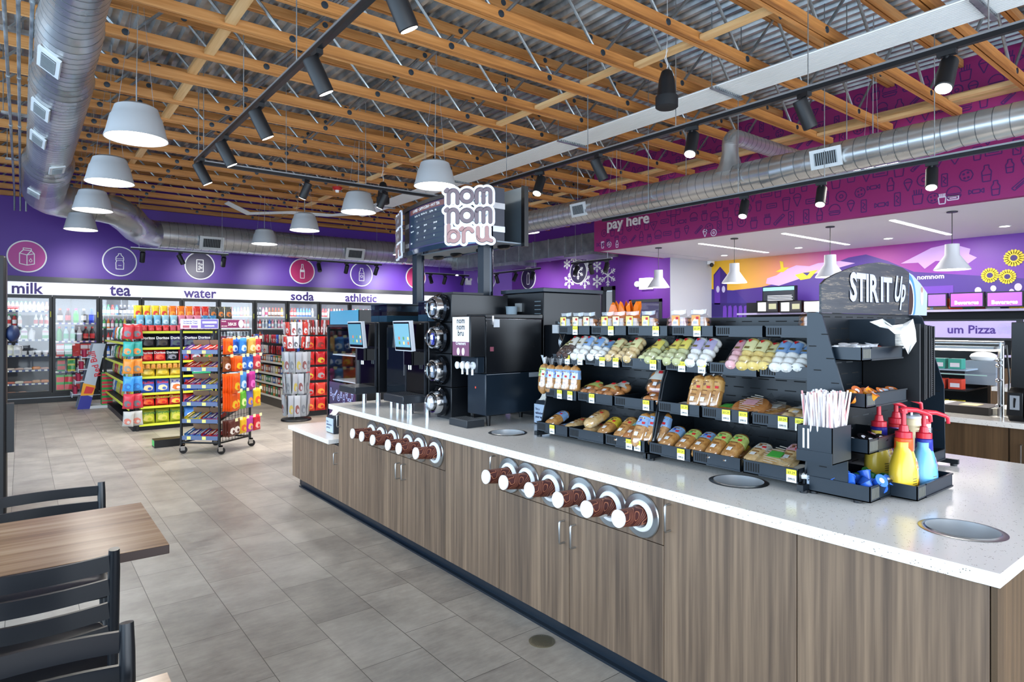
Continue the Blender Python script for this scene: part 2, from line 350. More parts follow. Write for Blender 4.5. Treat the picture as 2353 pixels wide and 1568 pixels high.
mp([(1635,665),(1636,1100),(1720,1100),(1720,700),(1690,668)],'3f2a86',.003)
mp([(1790,657),(1760,652),(1763,640),(1785,633),(1800,622),(1830,610),(1860,612),(1880,605),(1930,600),(1965,605),(1930,615),(1870,630)],'cfa8d8',.004)  # cloud
mp([(1640,632),(1655,613),(1671,632),(1671,700),(1640,700)],'3a1d78',.005); mp([(1642,634),(1655,617),(1655,700),(1642,700)],'5b2aa0',.006)   # clock tower
mp([(1636,697),(1760,697),(1760,728),(1636,728)],'2c1a66',.006)
for k in range(8): mp([(1662+k*12,704),(1668+k*12,702),(1670+k*12,708),(1670+k*12,740),(1661+k*12,740)],'6a38b0',.007)
for cx in (1650,1663): mp([(cx+4*math.cos(a*.7),665+8*math.sin(a*.7)) for a in range(9)],'c9c0e0',.008)
mp([(1783,625),(1795,618),(1792,600),(1800,602),(1801,615),(1814,615),(1800,626)],'e8c832',.009)
mp([(1827,632),(1850,626),(1880,620),(1862,640),(1840,644)],'e8c832',.009); mp([(1845,627),(1862,626),(1855,634)],'3a2a80',.010)
mp([(2070,606),(2140,570),(2185,560),(2230,572),(2227,584),(2245,592),(2225,606),(2205,594),(2180,600),(2150,600),(2125,618),(2110,604)],'c8a0da',.004)  # snowy peak
for cx,cy,rx in [(2275,633,23),(2315,636,23),(2330,593,27),(2375,640,22)]:
    c0=onX(cx,cy,XR); rr=abs(onX(cx+rx,cy,XR)[0]-c0[0])*.95
    for k in range(18):
        a=k*math.pi/9; pts=[(.45,-.13),(.85,-.17),(1,0),(.85,.17),(.45,.13)]
        MU.flat([(-c0[0]+rr*(x*math.cos(a)-y*math.sin(a)),c0[1]+rr*(x*math.sin(a)+y*math.cos(a))) for x,y in pts],.011,'z',M('ecd030',.45),T)
    MU.flat([(-c0[0]+rr*.5*math.cos(a*.5),c0[1]+rr*.5*math.sin(a*.5)) for a in range(13)],.012,'z',M('ecd030',.45),T)
    MU.flat([(-c0[0]+rr*.34*math.cos(a*.5),c0[1]+rr*.34*math.sin(a*.5)) for a in range(13)],.013,'z',M('3c2470',.45),T)
for cx,cy,r in [(2248,668,8),(2283,663,7),(2340,660,9),(2325,670,6)]:
    mp([(cx+r*math.cos(a*.5),cy+r*math.sin(a*.5)) for a in range(13)],'cfc4e4',.011)
struct(MU,'wall_mural')
# storefront side and the wall behind the camera: sills, heads and posts around open glazing
mb=MB()
mb.box(XL-.15,YN,0,XL,YB+.2,.45,GREYW); mb.box(XL-.15,YN,3.3,XL,YB+.2,ZD+.05,GREYW); mb.box(XL-.15,11.2,.45,XL,YB+.2,3.3,PURP)
for k in range(10): mb.box(XL-.12,YN+k*1.63,.45,XL-.03,YN+k*1.63+.07,3.3,M('2b2d33',.4))
struct(mb,'wall_left')
mb=MB(); mb.box(XL,YN-.15,0,XR,YN,.45,GREYW); mb.box(XL,YN-.15,3.3,XR,YN,ZD+.05,GREYW); mb.box(10,YN-.15,.45,XR,YN,3.3,GREYW)
for k in range(9): mb.box(XL+k*1.6,YN-.12,.45,XL+k*1.6+.07,YN-.03,3.3,M('2b2d33',.4))
struct(mb,'wall_front')
# ---------- roof trusses: timber chords, steel web tubes
TW=woodmat('truss_timber',0,('8a5424','bd8042','dca468'),1.0,.55,22); TWL=woodmat('blocking_timber',1,('b98a52','d9b07a','e8c795'),1.0,.6,18)
PLATE=M('4a5560',.35,.8)
def chord(z0,z1,x0,x1,sides,off):
    mb=MB(); mb.box(x0,-.045,z0,x1,-.008,z1,TW); mb.box(x0,.008,z0,x1,.045,z1,TW)
    k=0; x=off
    while x<x1-.1:
        if x>x0+.1:
            for s in (-1,): mb.lathe([(.032,0),(.03,.006),(.01,.008)],PLATE,10,Matrix.Translation((x,-.045,(z0+z1)/2))@Matrix.Rotation(R(90),4,'X'))
        x+=1.24
    return mb
def make_truss(x0,x1,label):
    t=local(thing('roof_truss',label,'roof truss',(0,0,0),group='timber and steel trusses across the ceiling'))
    chord(4.21,4.30,x0,x1,2,.74-1.24*3).build('bottom_chord',t); chord(4.82,4.91,x0-.05,x1+.05,2,.12-1.24*3).build('top_chord',t)
    x=.74-1.24*3; i=0
    while x<x1+.2:
        for dx in (-.62,.62):
            a=x+(.03 if dx>0 else -.03); b=x+dx-(.03 if dx>0 else -.03)
            if a>x0 and a<x1 and b>x0-.05 and b<x1+.05:
                MB().tube((a,0,4.25),(b,0,4.86),.0155,GALV,7).build('web_tube',t)
        x+=1.24
    return t
t1=make_truss(-2.95,9.2,'x'); t1.location=(0,4.32,0); t2=None
names=[]
for k in range(-9,16):
    y=4.32+.785*k; n=15-k
    lab='timber and steel roof truss, %s counted from the cooler wall'%(ORD[n] if n<24 else 'twenty-fifth')
    if y<9.0:
        if k==0: t1['label']=lab
        else: dup(t1,(0,y,0),label=lab)
    else:
        if t2 is None: t2=make_truss(-2.95,11.4,lab); t2.location=(0,y,0)
        else: dup(t2,(0,y,0),label=lab)
for x,l in ((1.435,'left'),(4.95,'middle'),(8.75,'right')):
    nm={'left':'row of pale timber blocking between trusses above the left pendant row','middle':'row of pale timber blocking between trusses above the island','right':'row of pale timber blocking between trusses near the magenta wall'}[l]
    t=thing('blocking_row',nm,'timber blocking',(x,0,4.25),group='blocking between trusses')
    for k in range(-3,15):
        y=4.32+.785*k; mb=MB(); z=4.2+(.03 if k%3 else .09)
        mb.box(x-.045,y+.05,z,x+.045,y+.735,z+.04,TWL); mb.build('block',t)
tag(MB().box(9.1,YN,4.36,9.26,8.9,4.42,TWL).box(9.2,YN,4.42,9.265,8.9,4.50,TWL).build('ledger_beam'),'long pale timber ledger along the magenta wall under the trusses','beam')
# thin bridging angle and roof conduits
mb=MB(); x0=5.78
for k in range(14): mb.tube((x0+k*.033,-3.3,4.13),(x0+k*.033,13.2+(k*.03),4.13),.0125,M('e4e6e6',.4,.35),8)
o=mb.build('conduit_bundle'); tag(o,'wide flat bundle of pale parallel conduits under the trusses','conduit')
for i,(y,l) in enumerate(((1.6,'nearest the camera'),(3.9,'second from the camera'),(6.3,'third from the camera'),(9.2,'fourth from the camera'),(12.1,'farthest from the camera'))):
    mb=MB(); mb.box(5.72,y,4.095,6.29,y+.04,4.112,GALV)
    for k in range(14): mb.box(x0+k*.033-.012,y-.012,4.100,x0+k*.033+.012,y+.052,4.118,GALV)
    mb.tube((5.73,y+.02,4.1),(5.73,y+.02,4.9),.006,GALV,6); mb.tube((6.28,y+.02,4.1),(6.28,y+.02,4.9),.006,GALV,6)
    tag(mb.build('conduit_hanger'),'slotted steel trapeze strap holding the conduit bundle, %s'%l,'bracket',group='straps of the conduit bundle')
mb=MB()
for k in range(8): mb.path([(5.8+k*.033,13.2+k*.03,4.13),(5.5,13.6+k*.04,4.1),(4.7,13.9+k*.04,4.12),(3.9,14.2+k*.04,4.05),(3.4,14.0+k*.04,4.2)],.0125,M('e4e6e6',.4,.35),6)
tag(mb.build('conduit_bundle'),'bent far end of the conduit bundle turning left above the far pendants','conduit')
for i,(x,l) in enumerate(((-.62,'leftmost'),(-.5,'second'),(-.38,'third'),)):
    pass
# conduits at the far left
for i,(xx,zz,l) in enumerate(((.0-.10,3.9,'left'),(.0-.02,3.9,'middle'),(.0+.06,3.9,'right'))):
    mb=MB(); mb.tube((xx,-1.0,zz),(xx,13.8,zz),.014,GALV,8)
    for y in (5.6,7.4,9.2): mb.tube((xx,y,zz),(xx,y+.05,zz),.019,GALV,8)
    mb.path([(xx,13.8,zz),(xx,13.9,zz-.05),(xx,13.9,zz-.3)],.014,GALV,8)
    tag(mb.build('conduit_pipe'),'thin galvanized conduit beside the left round duct, the %s one of three'%l,'conduit',group='conduits at the far left')
for i,(y,l) in enumerate(((3.6,'nearest'),(6.3,'second'),(8.8,'third'),(11.2,'farthest'))):
    mb=MB(); mb.box(-.18,y,3.915,.13,y+.05,3.94,GALV); mb.tube((-.16,y+.02,3.92),(-.16,y+.02,4.93),.005,GALV,6); mb.tube((.11,y+.02,3.92),(.11,y+.02,4.93),.005,GALV,6)
    tag(mb.build('conduit_hanger'),'steel strut carrying the three left conduits, %s to the camera'%l,'bracket',group='struts of the left conduits')
# ---------- ducts
SEAM=M('6d767c',.4,.7)
def SCL(p,k): return (p[0]*k,p[1]*k,HC+(p[2]-HC)*k)
def spiral(mb,pts,rads,m,step=.11,n=28,ring=.0045):
    pts=[Vector(p) for p in pts]; P=[];Q=[]
    for i in range(len(pts)-1):
        L=(pts[i+1]-pts[i]).length; c=max(1,int(L/step))
        for k in range(c):
            f=k/c; r=rads[i]+(rads[i+1]-rads[i])*f; p=pts[i].lerp(pts[i+1],f)
            P+= [p,p.lerp(pts[i+1],min(.012/max(L*(1-f),.02),.5))]; Q+=[r+ring,r]
    P.append(pts[-1]); Q.append(rads[-1]); mb.path(P,0,m,n,rads=Q)
    for i in range(0,len(P)-1,2):
        d=(P[i+1]-P[i]); d=d.normalized()*.0035; q=mb.path([P[i]-d,P[i]+d],Q[i]+.0005,SEAM,n,cap=False)
def elbow(mb,pts,r,m):
    mb.path(pts,r,m,24)
def register(T,w_,h_,parent):
    mb=MB(); mb.box(-w_/2,-h_/2,0,w_/2,h_/2,.02,M('cfd4d6',.4,.3),T); mb.box(-w_*.36,-h_*.32,.02,w_*.36,h_*.32,.022,DARK,T)
    for k in range(11): x=-w_*.34+k*w_*.068; mb.box(x,-h_*.32,.02,x+.006,h_*.32,.03,M('9aa3a8',.4,.5),T)
    mb.build('air_register',parent)
t=thing('round_duct','large spiral duct running away at the upper left with five registers','duct',(.292,6,3.85)); K1=1.124
mb=MB(); spiral(mb,[(.292,-1,3.85),(.292,5.5,3.85),(.292,5.75,3.85),(.292,6.7,3.85),(.292,6.95,3.85),(.292,10.4,3.85),(.292,10.7,3.85),(.292,13.2,3.85)],[.19,.19,.212,.212,.24,.24,.295,.295],DUCT,.11); mb.build('duct_run',t)
mb=MB(); mb.path([(.292,13.15,3.85),(.3,13.4,3.85),(.4,13.68,3.84),(.6,13.86,3.83),(.85,13.92,3.82)],.29,DUCT,24); mb.build('duct_elbow',t)
mb=MB(); spiral(mb,[(.82,13.92,3.82),(1.2,13.95,3.8)],[.27,.27],DUCT,.1); mb.build('duct_run',t); mb=MB(); mb.path([(1.18,13.95,3.8),(1.4,14.0,3.78),(1.65,14.35,3.7),(1.85,14.9,3.62),(2.05,15.3,3.58),(2.3,15.5,3.58)],.3,DUCT,24,rads=[.27,.28,.3,.3,.3,.3]); mb.build('duct_elbow',t)
for y,rr,an in ((6.15,.212,34),(7.5,.24,38),(8.7,.24,38),(10.05,.24,-16),(11.9,.295,30)):
    register(Matrix.Translation((.292,y,3.85))@Matrix.Rotation(R(an),4,'Y')@Matrix.Translation((0,0,-rr*.985))@Matrix.Rotation(R(90),4,'Z')@TX((0,0,0),'-z'),.42,.17,t)
t=thing('round_duct','long spiral duct in front of the cooler wall above the round icons','duct',(6,15.5,3.58))
mb=MB(); spiral(mb,[(2.2,15.5,3.58),(8.2,15.5,3.58),(8.3,15.5,3.58),(10.2,15.3,3.5)],[.3,.3,.28,.24],DUCT,.16); mb.build('duct_run',t)
for x in (3.35,6.75): register(TX((x,15.2,3.45),'-y')@Matrix.Rotation(R(20),4,'X'),.5,.3,t)
t=thing('round_duct','spiral duct high on the right in front of the magenta wall','duct',(6.75,5,3.35)); K2=.9184; S2=lambda L:[SCL(p,K2) for p in L]
mb=MB(); spiral(mb,S2([(7.35,-1.5,3.53),(7.35,2.15,3.53),(7.35,2.45,3.52),(7.35,3.8,3.51),(7.35,4.1,3.50),(7.35,12.5,3.5),(7.7,13.5,3.5)]),[q*K2 for q in (.155,.155,.175,.175,.195,.195,.2)],DUCT,.12); mb.build('duct_run',t)
for px,py in ((1900,381),(1332,492)):
    y,z=onX(px,py,6.6); register(TX((6.585,y,3.34),'-x')@Matrix.Rotation(R(14),4,'X'),.32,.2,t)
mb=MB(); mb.path(S2([(7.35,4.75,3.6),(7.35,4.75,3.72),(7.35,4.75,3.86),(7.35,4.75,3.98)]),.1,DUCT,20,rads=[.19,.13,.095,.095]); mb.path(S2([(7.35,4.75,3.95),(7.36,4.75,4.03),(7.42,4.75,4.09),(7.55,4.75,4.10)]),.097,DUCT,20); p1=SCL((7.53,4.75,4.10),K2); spiral(mb,[p1,(9.25,p1[1],p1[2])],[.093,.093],DUCT,.09,20); mb.build('duct_branch',t)
for y in (1.1,3.0,5.0,7.0): MB().tube((6.75,y,3.5),(6.75,y,4.93),.005,GALV,6).build('hanger_rod',t)
mb=MB(); mb.box(9.75,9.3,3.2,10.3,15.3,3.62,galv('rect_duct_steel',('7d868b','9aa3a8'),.4,2))
for k in range(11): mb.box(9.735,9.4+k*.56,3.19,10.31,9.43+k*.56,3.635,GALV)
mb.box(9.6,9.5,3.13,10.4,10.4,3.2,GALV); mb.box(9.6,12.3,3.12,10.4,13.6,3.2,GALV)
tag(mb.build('rectangular_duct'),'flat seamed rectangular duct beside the snowflake wall','duct')
# ---------- dome pendants
SHADE=M('b4b8bc',.5,.1); EM=M('fff8ee',.5,0,9.0)
def make_pendant():
    t=local(thing('pendant_lamp','x','pendant lamp',group='grey dome pendants in three rows'))
    mb=MB(); mb.lathe([(.02,.33),(.14,.325),(.185,.30),(.21,.22),(.222,.205),(.255,.06),(.275,0),(.268,0),(.2,.2),(.02,.3)],SHADE,36,cap0=False,cap1=False); mb.build('lamp_shade',t)
    mb=MB(); mb.lathe([(.001,.012),(.262,.012)],EM,36,cap0=False,cap1=False); mb.build('diffuser',t)
    mb=MB(); mb.tube((0,0,.33),(0,0,.6),.006,GREY,6); mb.tube((0,0,.55),(.02,0,1.75),.004,M('9a9a98',.6),6); mb.build('cord',t)
    mb=MB(); mb.tube((.15,0,.3),(.02,0,1.75),.002,GREY,4); mb.tube((-.15,.03,.3),(.02,0,1.75),.002,GREY,4); mb.build('suspension_wire',t)
    return t
P0=make_pendant(); first=True
rowl={.817:'left row',3.94:'middle row',7.14:'right row'}
for x in (.817,3.94,7.14):
    for k,y in enumerate((2.4,4.5,6.56,8.75,11.0,13.33)):
        if x==.817 and k<2: continue
        if x==3.94 and k<2: continue
        if x==7.14 and k==0: continue
        if x==7.14 and k==1: y=2.905
        n=['third','fourth','fifth','sixth'][k-2] if k>=2 else 'x'
        kk=[5-k,'farthest','second farthest','third farthest','fourth farthest','fifth farthest']
        d=['farthest from the camera','second from the cooler wall','third from the cooler wall','fourth from the cooler wall','fifth from the cooler wall'][5-k]
        lab='grey dome pendant of the %s, %s'%(rowl[x],d)
        if first: P0.location=(x,y,3.28); P0.scale=(.934,)*3; P0['label']=lab; first=False
        else: dup(P0,(x,y,3.28),label=lab,scale=(.934,)*3)
        l=bpy.data.lights.new('pendant_light','SPOT'); l.energy=PEND; l.spot_size=R(150); l.spot_blend=.6; l.shadow_soft_size=.2; l.color=(1,.95,.88)
        o=bpy.data.objects.new('pendant_light',l); COL.objects.link(o); o.location=(x,y,3.27)
# ---------- track lighting
RAIL=M('1a1c20',.35,.3); LENS=M('fffaf0',.4,0,30.0); RAILT=M('aab0b6',.3,.7)
def rail(name,label,a,b,rods,z):
    t=thing(name,label,'lighting track',((a[0]+b[0])/2,(a[1]+b[1])/2,z),group='black lighting tracks hung from the ceiling')
    mb=MB(); d=Vector((b[0]-a[0],b[1]-a[1],0)); L=d.length; d.normalize(); n=Vector((-d.y,d.x,0))
    for w_,z0,z1,m in ((.02,0,.035,RAIL),(.024,.035,.05,RAILT)):
        q=[Vector((a[0],a[1],z+z0))+n*w_,Vector((a[0],a[1],z+z0))-n*w_,Vector((b[0],b[1],z+z0))-n*w_,Vector((b[0],b[1],z+z0))+n*w_]
        mb.hexa([v for v in q],[v+Vector((0,0,z1-z0)) for v in q],m)
    mb.build('rail',t)
    for f in rods:
        p=Vector((a[0],a[1],0)).lerp(Vector((b[0],b[1],0)),f); MB().tube((p.x,p.y,z+.05),(p.x,p.y,4.93),.0045,GALV,6).build('hanger_rod',t)
rail('lighting_track','long black lighting track over the aisle left of the island',(1.615,-2),(1.615,8.12),(.3,.42,.52,.66,.80,.96,.985),3.5)
rail('lighting_track','short crosswise lighting track joining the two long ones beyond the island',(1.64,8.09),(5.04,8.09),(.3,.62,.9),3.5)
rail('lighting_track','long black lighting track right of the island under the conduit bundle',(5.06,-2),(5.06,8.12),(.33,.45,.58,.7,.85),3.5)
rail('lighting_track','long black lighting track in front of the magenta wall by the pay here sign',(6.55,-2),(6.55,6.28),(.4,.5,.62,.74,.9),3.086)
rail('lighting_track','short track before the cooler wall between tea and water icons',(1.74,14.8),(3.6,14.8),(.08,.93),3.15)
rail('lighting_track','short track before the cooler wall between soda and athletic icons',(5.35,14.8),(7.3,14.8),(.08,.93),3.15)
rail('lighting_track','short track before the cooler wall near the slanted corner',(8.6,14.8),(10.0,14.8),(.3,.9),3.0)
rail('lighting_track','short track before the slanted corner wall by the white emergency light',(10.1,13.9),(10.1,11.8),(.1,.9),3.0)
rail('lighting_track','short track before the snowflake wall',(9.55,10.1),(9.55,8.9),(.1,.9),2.95)
def make_head(lit):
    t=local(thing('track_spotlight','x','spotlight',group='spotlights on the tracks'))
    mb=MB(); mb.box(-.02,-.05,-.03,.02,.05,0,BLKM); mb.tube((0,0,-.03),(0,0,-.10),.012,BLKM,8); mb.build('track_adapter',t)
    Tm=Matrix.Translation((0,0,-.13))@Matrix.Rotation(R(28),4,'Y'); mb=MB(); mb.lathe([(.046,.09),(.05,.08),(.05,-.12),(.045,-.125)],BLKM,20,Tm); mb.build('lamp_housing',t)
    mb=MB(); mb.lathe([(.001,-.127),(.043,-.127)],LENS if lit else M('3a3d44',.3),16,Tm,cap0=False,cap1=False); mb.build('lens',t); return t
HL=make_head(True); HD=make_head(False); used=set()
def head(x,y,z,rz,lit,label,sc=1):
    h=HL if lit else HD
    if h.name not in used: used.add(h.name); h.location=(x,y,z); h.rotation_euler=(0,0,R(rz)); h['label']=label; h.scale=(sc,)*3; o=h
    else: o=dup(h,(x,y,z),(0,0,R(rz)),label,scale=(sc,)*3)
    if lit:
        l=bpy.data.lights.new('spot_light','SPOT'); l.energy=SPOT; l.spot_size=R(70); l.spot_blend=.7; l.shadow_soft_size=.05; l.color=(1,.96,.9)
        q=bpy.data.objects.new('spot_light',l); COL.objects.link(q); dr=Vector((-math.sin(R(28))*math.cos(R(rz)),-math.sin(R(28))*math.sin(R(rz)),-math.cos(R(28)))); q.location=Vector((x,y,z-.13))+dr*.15; q.rotation_euler=dr.to_track_quat('-Z','Y').to_euler()
for px,py,l in ((915,2,'closest to the camera'),(728,130,'second from the camera'),(597,260,'third from the camera'),(517,340,'fourth from the camera'),(463,385,'last before the track corner')):
    y=onX(px,py,1.615)[0]; head(1.615,y,3.5,180,True,'black spotlight on the left aisle track, %s'%l,1.15)
for px,lit,l in ((703,True,'left one'),(880,True,'right one')):
    x=onY(px,440,8.09)[0]; head(x,8.09,3.5,-60,lit,'spotlight on the crosswise track beyond the island, the %s'%l)
for px,py,lit,rz,l in ((1240,405,1,20,'farthest, beside the menu sign'),(1375,365,0,160,'second from the menu sign, unlit'),(1590,300,1,20,'third from the menu sign, lit'),(1848,215,0,160,'fourth from the menu sign, unlit'),(2176,110,1,0,'nearest the camera, glaring')):
    y=onX(px,py,5.06)[0]; head(5.06,y,3.5,rz,bool(lit),'spotlight on the right island track, %s'%l,1.15)
for px,py,l in ((1710,462,'farthest, below the round duct'),(1887,428,'middle of three'),(2141,385,'nearest the camera')):
    y=onX(px,py,6.55)[0]; head(6.55,y,3.086,15,True,'lit spotlight on the magenta wall track, %s'%l)
for i,(px,tx) in enumerate(((333,1.95),(418,2.65),(515,3.5))): head(tx,14.8,3.15,[-90,200,-90][i],False,'small black spotlight on the track by the water icon, %s'%['left','middle','right'][i])
for i,tx in enumerate((5.65,6.35,7.15)): head(tx,14.8,3.15,[90,-90,-80][i],False,'small black spotlight on the track by the soda icon, %s'%['left','middle','right'][i])
for i,tx in enumerate((8.75,9.2,9.8)): head(tx,14.8,3.0,[90,-90,-80][i],False,'small black spotlight on the track by the slanted corner, %s'%['left','middle','right'][i])
for i,ty in enumerate((13.6,12.8,12.1)): head(10.1,ty,3.0,[200,0,20][i],False,'small black spotlight before the slanted wall, %s'%['left','middle','right'][i])
for i,ty in enumerate((9.95,9.5,9.05)): head(9.55,ty,2.95,[10,200,20][i],False,'small black spotlight before the snowflake wall, %s'%['left','middle','right'][i])
# wall washers aimed at the cooler wall
for x,e in ((1.0,1),(3.4,1),(5.0,1.3),(6.9,1.3),(8.3,3.5),(9.6,1.6)):
    l=bpy.data.lights.new('wall_wash','SPOT'); l.energy=WASH*e; l.spot_size=R(75); l.spot_blend=1; l.shadow_soft_size=.06
    q=bpy.data.objects.new('wall_wash',l); COL.objects.link(q); q.location=(x,14.75,3.0); q.rotation_euler=(Vector((0,1.4,-.45))).to_track_quat('-Z','Y').to_euler()
for y,e in ((13.2,1.4),(12.2,1.4),(9.6,1.2)):
    l=bpy.data.lights.new('wall_wash','SPOT'); l.energy=WASH*e; l.spot_size=R(80); l.spot_blend=1; l.shadow_soft_size=.06
    q=bpy.data.objects.new('wall_wash',l); COL.objects.link(q); q.location=(10.15,y,2.9); q.rotation_euler=(Vector((1.3,0,-.4))).to_track_quat('-Z','Y').to_euler()
# ceiling speakers, alarm
def speaker(loc,lab):
    t=thing('hanging_speaker',lab,'speaker',loc,group='black pendant speakers'); x,y,z=loc
    MB().lathe([(.02,.36),(.05,.34),(.075,.26),(.10,.02),(.105,0),(.085,-.01)],BLKM,24,Matrix.Translation((x,y,z-.36))).build('speaker_body',t)
    MB().lathe([(.105,.10),(.107,.09),(.107,.0),(.09,-.012)],M('17191d',.7),24,Matrix.Translation((x,y,z-.36))).build('grille',t)
    mb=MB(); mb.path([(x,y,z-.01),(x+.015,y,z+.06),(x-.01,y,z+.12),(x+.01,y,z+.3),(x+.01,y,4.93)],.004,M('d0d0d0',.5),6); mb.path([(x+.02,y,z+.03),(x-.03,y,z+.1),(x+.02,y,z+.2)],.003,M('d0d0d0',.5),6); mb.build('cable',t)
X_,Y_=onZ(1532,160,4.05); speaker((X_,Y_,4.05),'black cone speaker hanging under the trusses at upper right'); X_,Y_=onZ(880,418,4.0); speaker((X_,Y_,4.0),'black cone speaker hanging behind the crosswise lighting track')
X_,Y_=onZ(775,440,4.1); tag(MB().lathe([(.09,.06),(.09,.03),(.06,0)],M('b01e22',.4),16,Matrix.Translation((X_,Y_,4.12))).lathe([(.04,.0),(.03,-.04)],WHT,12,Matrix.Translation((X_,Y_,4.12))).tube((X_,Y_,4.17),(X_,Y_,4.93),.01,GALV).build('fire_alarm_strobe'),'round red fire alarm strobe under the trusses','fire alarm')
# ---------- island: cabinets, worktop, chutes, cup dispensers
CAB=woodmat('island_laminate',2,('43362d','6f5b4a','957c64'),1.0,.42,46); CAB2=woodmat('dark_laminate',2,('3a2818','54402a','6b5238'),1.0,.45,46)
def quartz():
    m,nt,b=nmat('white_quartz'); g=nt.nodes.new('ShaderNodeNewGeometry'); v=nt.nodes.new('ShaderNodeTexVoronoi'); v.inputs['Scale'].default_value=130; nt.links.new(g.outputs['Position'],v.inputs['Vector'])
    n=noise(nt,g.outputs['Position'],55,2,.5); sp=math_(nt,'MULTIPLY',math_(nt,'LESS_THAN',v.outputs['Distance'],.24),math_(nt,'GREATER_THAN',n,.56))
    c=mixc(nt,sp,'f0ede8','948b80'); nt.links.new(c,b.inputs['Base Color']); b.inputs['Roughness'].default_value=.16; return m
QTZ=quartz(); HOLES=[(2.455,1.545),(2.455,.722),(2.425,3.15)]
ZT=.915
mb=MB(); x0,x1,y0,y1=2.10,3.87,.53,5.28; hr=.118; c=.15
ys=[y0]
cells=sorted(HOLES,key=lambda h:h[1])
def rect(a,b,c_,d,z): mb.add([(a,c_,z),(b,c_,z),(b,d,z),(a,d,z)],[(0,1,2,3)],QTZ)
yy=y0
for hx_,hy_ in cells:
    rect(x0,x1,yy,hy_-c,ZT); rect(x0,hx_-c,hy_-c,hy_+c,ZT); rect(hx_+c,x1,hy_-c,hy_+c,ZT); yy=hy_+c
    n=32; sq=[];ci=[]
    for k in range(n):
        a=2*math.pi*k/n; ca,sa=math.cos(a),math.sin(a); f=c/max(abs(ca),abs(sa)); sq.append((hx_+ca*f,hy_+sa*f,ZT)); ci.append((hx_+ca*hr,hy_+sa*hr,ZT))
    lo=[(p[0],p[1],ZT-.04) for p in ci]
    mb.add(sq+ci+lo,[(k,(k+1)%n,n+(k+1)%n,n+k) for k in range(n)]+[(n+k,n+(k+1)%n,2*n+(k+1)%n,2*n+k) for k in range(n)],QTZ)
rect(x0,x1,yy,y1,ZT)
for a,b in (((x0,y0),(x1,y0)),((x1,y0),(x1,y1)),((x1,y1),(x0,y1)),((x0,y1),(x0,y0))): mb.add([(*a,ZT-.04),(*b,ZT-.04),(*b,ZT),(*a,ZT)],[(0,1,2,3)],QTZ)
mb.box(x0,y0,ZT-.0405,x0+.06,y1,ZT-.04,QTZ); mb.box(x0,y0,ZT-.0405,x1,y0+.05,ZT-.04,QTZ)
tag(mb.build('countertop'),'long white speckled quartz worktop of the island with three round chute holes','countertop')
for (hx_,hy_),l in zip(HOLES,('below the bread rack','nearest the camera at the right end','beside the drip tray')):
    t=thing('waste_chute','round steel waste chute set in the island worktop, %s'%l,'waste chute',(hx_,hy_,.67),group='steel chutes in the worktop')
    MB().lathe([(.104,.25),(.108,.2465),(.121,.2465),(.124,.2455)],STEEL,36,Matrix.Translation((hx_,hy_,.6705)),cap0=False,cap1=False).build('rim',t)
    MB().lathe([(.106,.249),(.106,.10),(.001,.098)],M('e4e7ea',.3,.85),36,Matrix.Translation((hx_,hy_,.67)),cap0=False,cap1=False).build('barrel',t)
def handle(mb,x,y,z0,z1): mb.path([(x,y,z0),(x-.03,y,z0),(x-.034,y,z0+.006),(x-.034,y,z1-.006),(x-.03,y,z1),(x,y,z1)],.0048,STEEL,8)
XF=2.13
def cabinet(ya,yb,top,label,fronts):
    t=thing('base_cabinet',label,'cabinet',(XF+.3,(ya+yb)/2,0),group='wood-grain cabinets of the island')
    mb=MB(); mb.box(XF+.02,ya,.1,XF+.62,ya+.016,top,CAB); mb.box(XF+.02,yb-.016,.1,XF+.62,yb,top,CAB); mb.box(XF+.6,ya+.016,.1,XF+.62,yb-.016,top,CAB); mb.box(XF+.02,ya+.016,.1,XF+.6,yb-.016,.12,CAB); mb.box(XF+.03,ya+.016,.12,XF+.045,yb-.016,top,DARK); mb.build('carcass',t)
    MB().box(XF+.075,ya,0,XF+.09,yb,.1,DARK).build('toe_kick',t)
    for kind,a,b,z0,z1,h in fronts:
        mb=MB(); g=.0018; mb.box(XF,a+g,z0+g,XF+.02,b-g,z1-g,CAB); o=mb.build(kind,t,bevel=.0012)
        if h: q=MB(); handle(q,XF,h[0],h[1],h[2]); q.build('handle',o)
    return t
TP=.874
cabinet(5.71,6.29,.56,'low wood-grain cabinet at the far left end of the island',[('door',5.71,6.29,.1,.56,None)])
cabinet(5.13,5.71,.56,'low wood-grain cabinet with steel handle beside the tall island cabinets',[('door',5.13,5.71,.1,.56,(5.16,.41,.505))])
cabinet(4.56,5.13,TP,'full-height island cabinet with handle, first next to the low end',[('door',4.56,5.13,.1,TP,(5.09,.74,.84))])
cabinet(3.42,4.56,TP,'island cabinet below the six farther cup dispensers',[('drawer_front',3.99,4.56,.665,TP,None),('drawer_front',3.42,3.99,.665,TP,None),('door',3.99,4.56,.1,.665,(4.034,.503,.613)),('door',3.42,3.99,.1,.665,(3.947,.511,.619))])
cabinet(2.85,3.42,TP,'full-height island cabinet between the two groups of cup dispensers',[('door',2.85,3.42,.1,TP,(2.885,.77,.85))])
cabinet(1.69,2.85,TP,'island cabinet below the six nearer cup dispensers',[('drawer_front',2.27,2.85,.665,TP,None),('drawer_front',1.69,2.27,.665,TP,None),('door',2.27,2.85,.1,.665,(2.305,.513,.622)),('door',1.69,2.27,.1,.665,(2.225,.511,.621))])
cabinet(1.115,1.69,TP,'full-height island cabinet with handle, right of the cup dispensers',[('door',1.115,1.69,.1,TP,(1.657,.738,.849))])
cabinet(.56,1.115,TP,'plain wood-grain island panel cabinet at the near right corner',[('door',.56,1.115,.1,TP,None)])
tag(MB().box(2.13,.543,.1,3.84,.558,.874,CAB2).build('end_panel'),'dark wood end panel closing the near end of the island','panel')
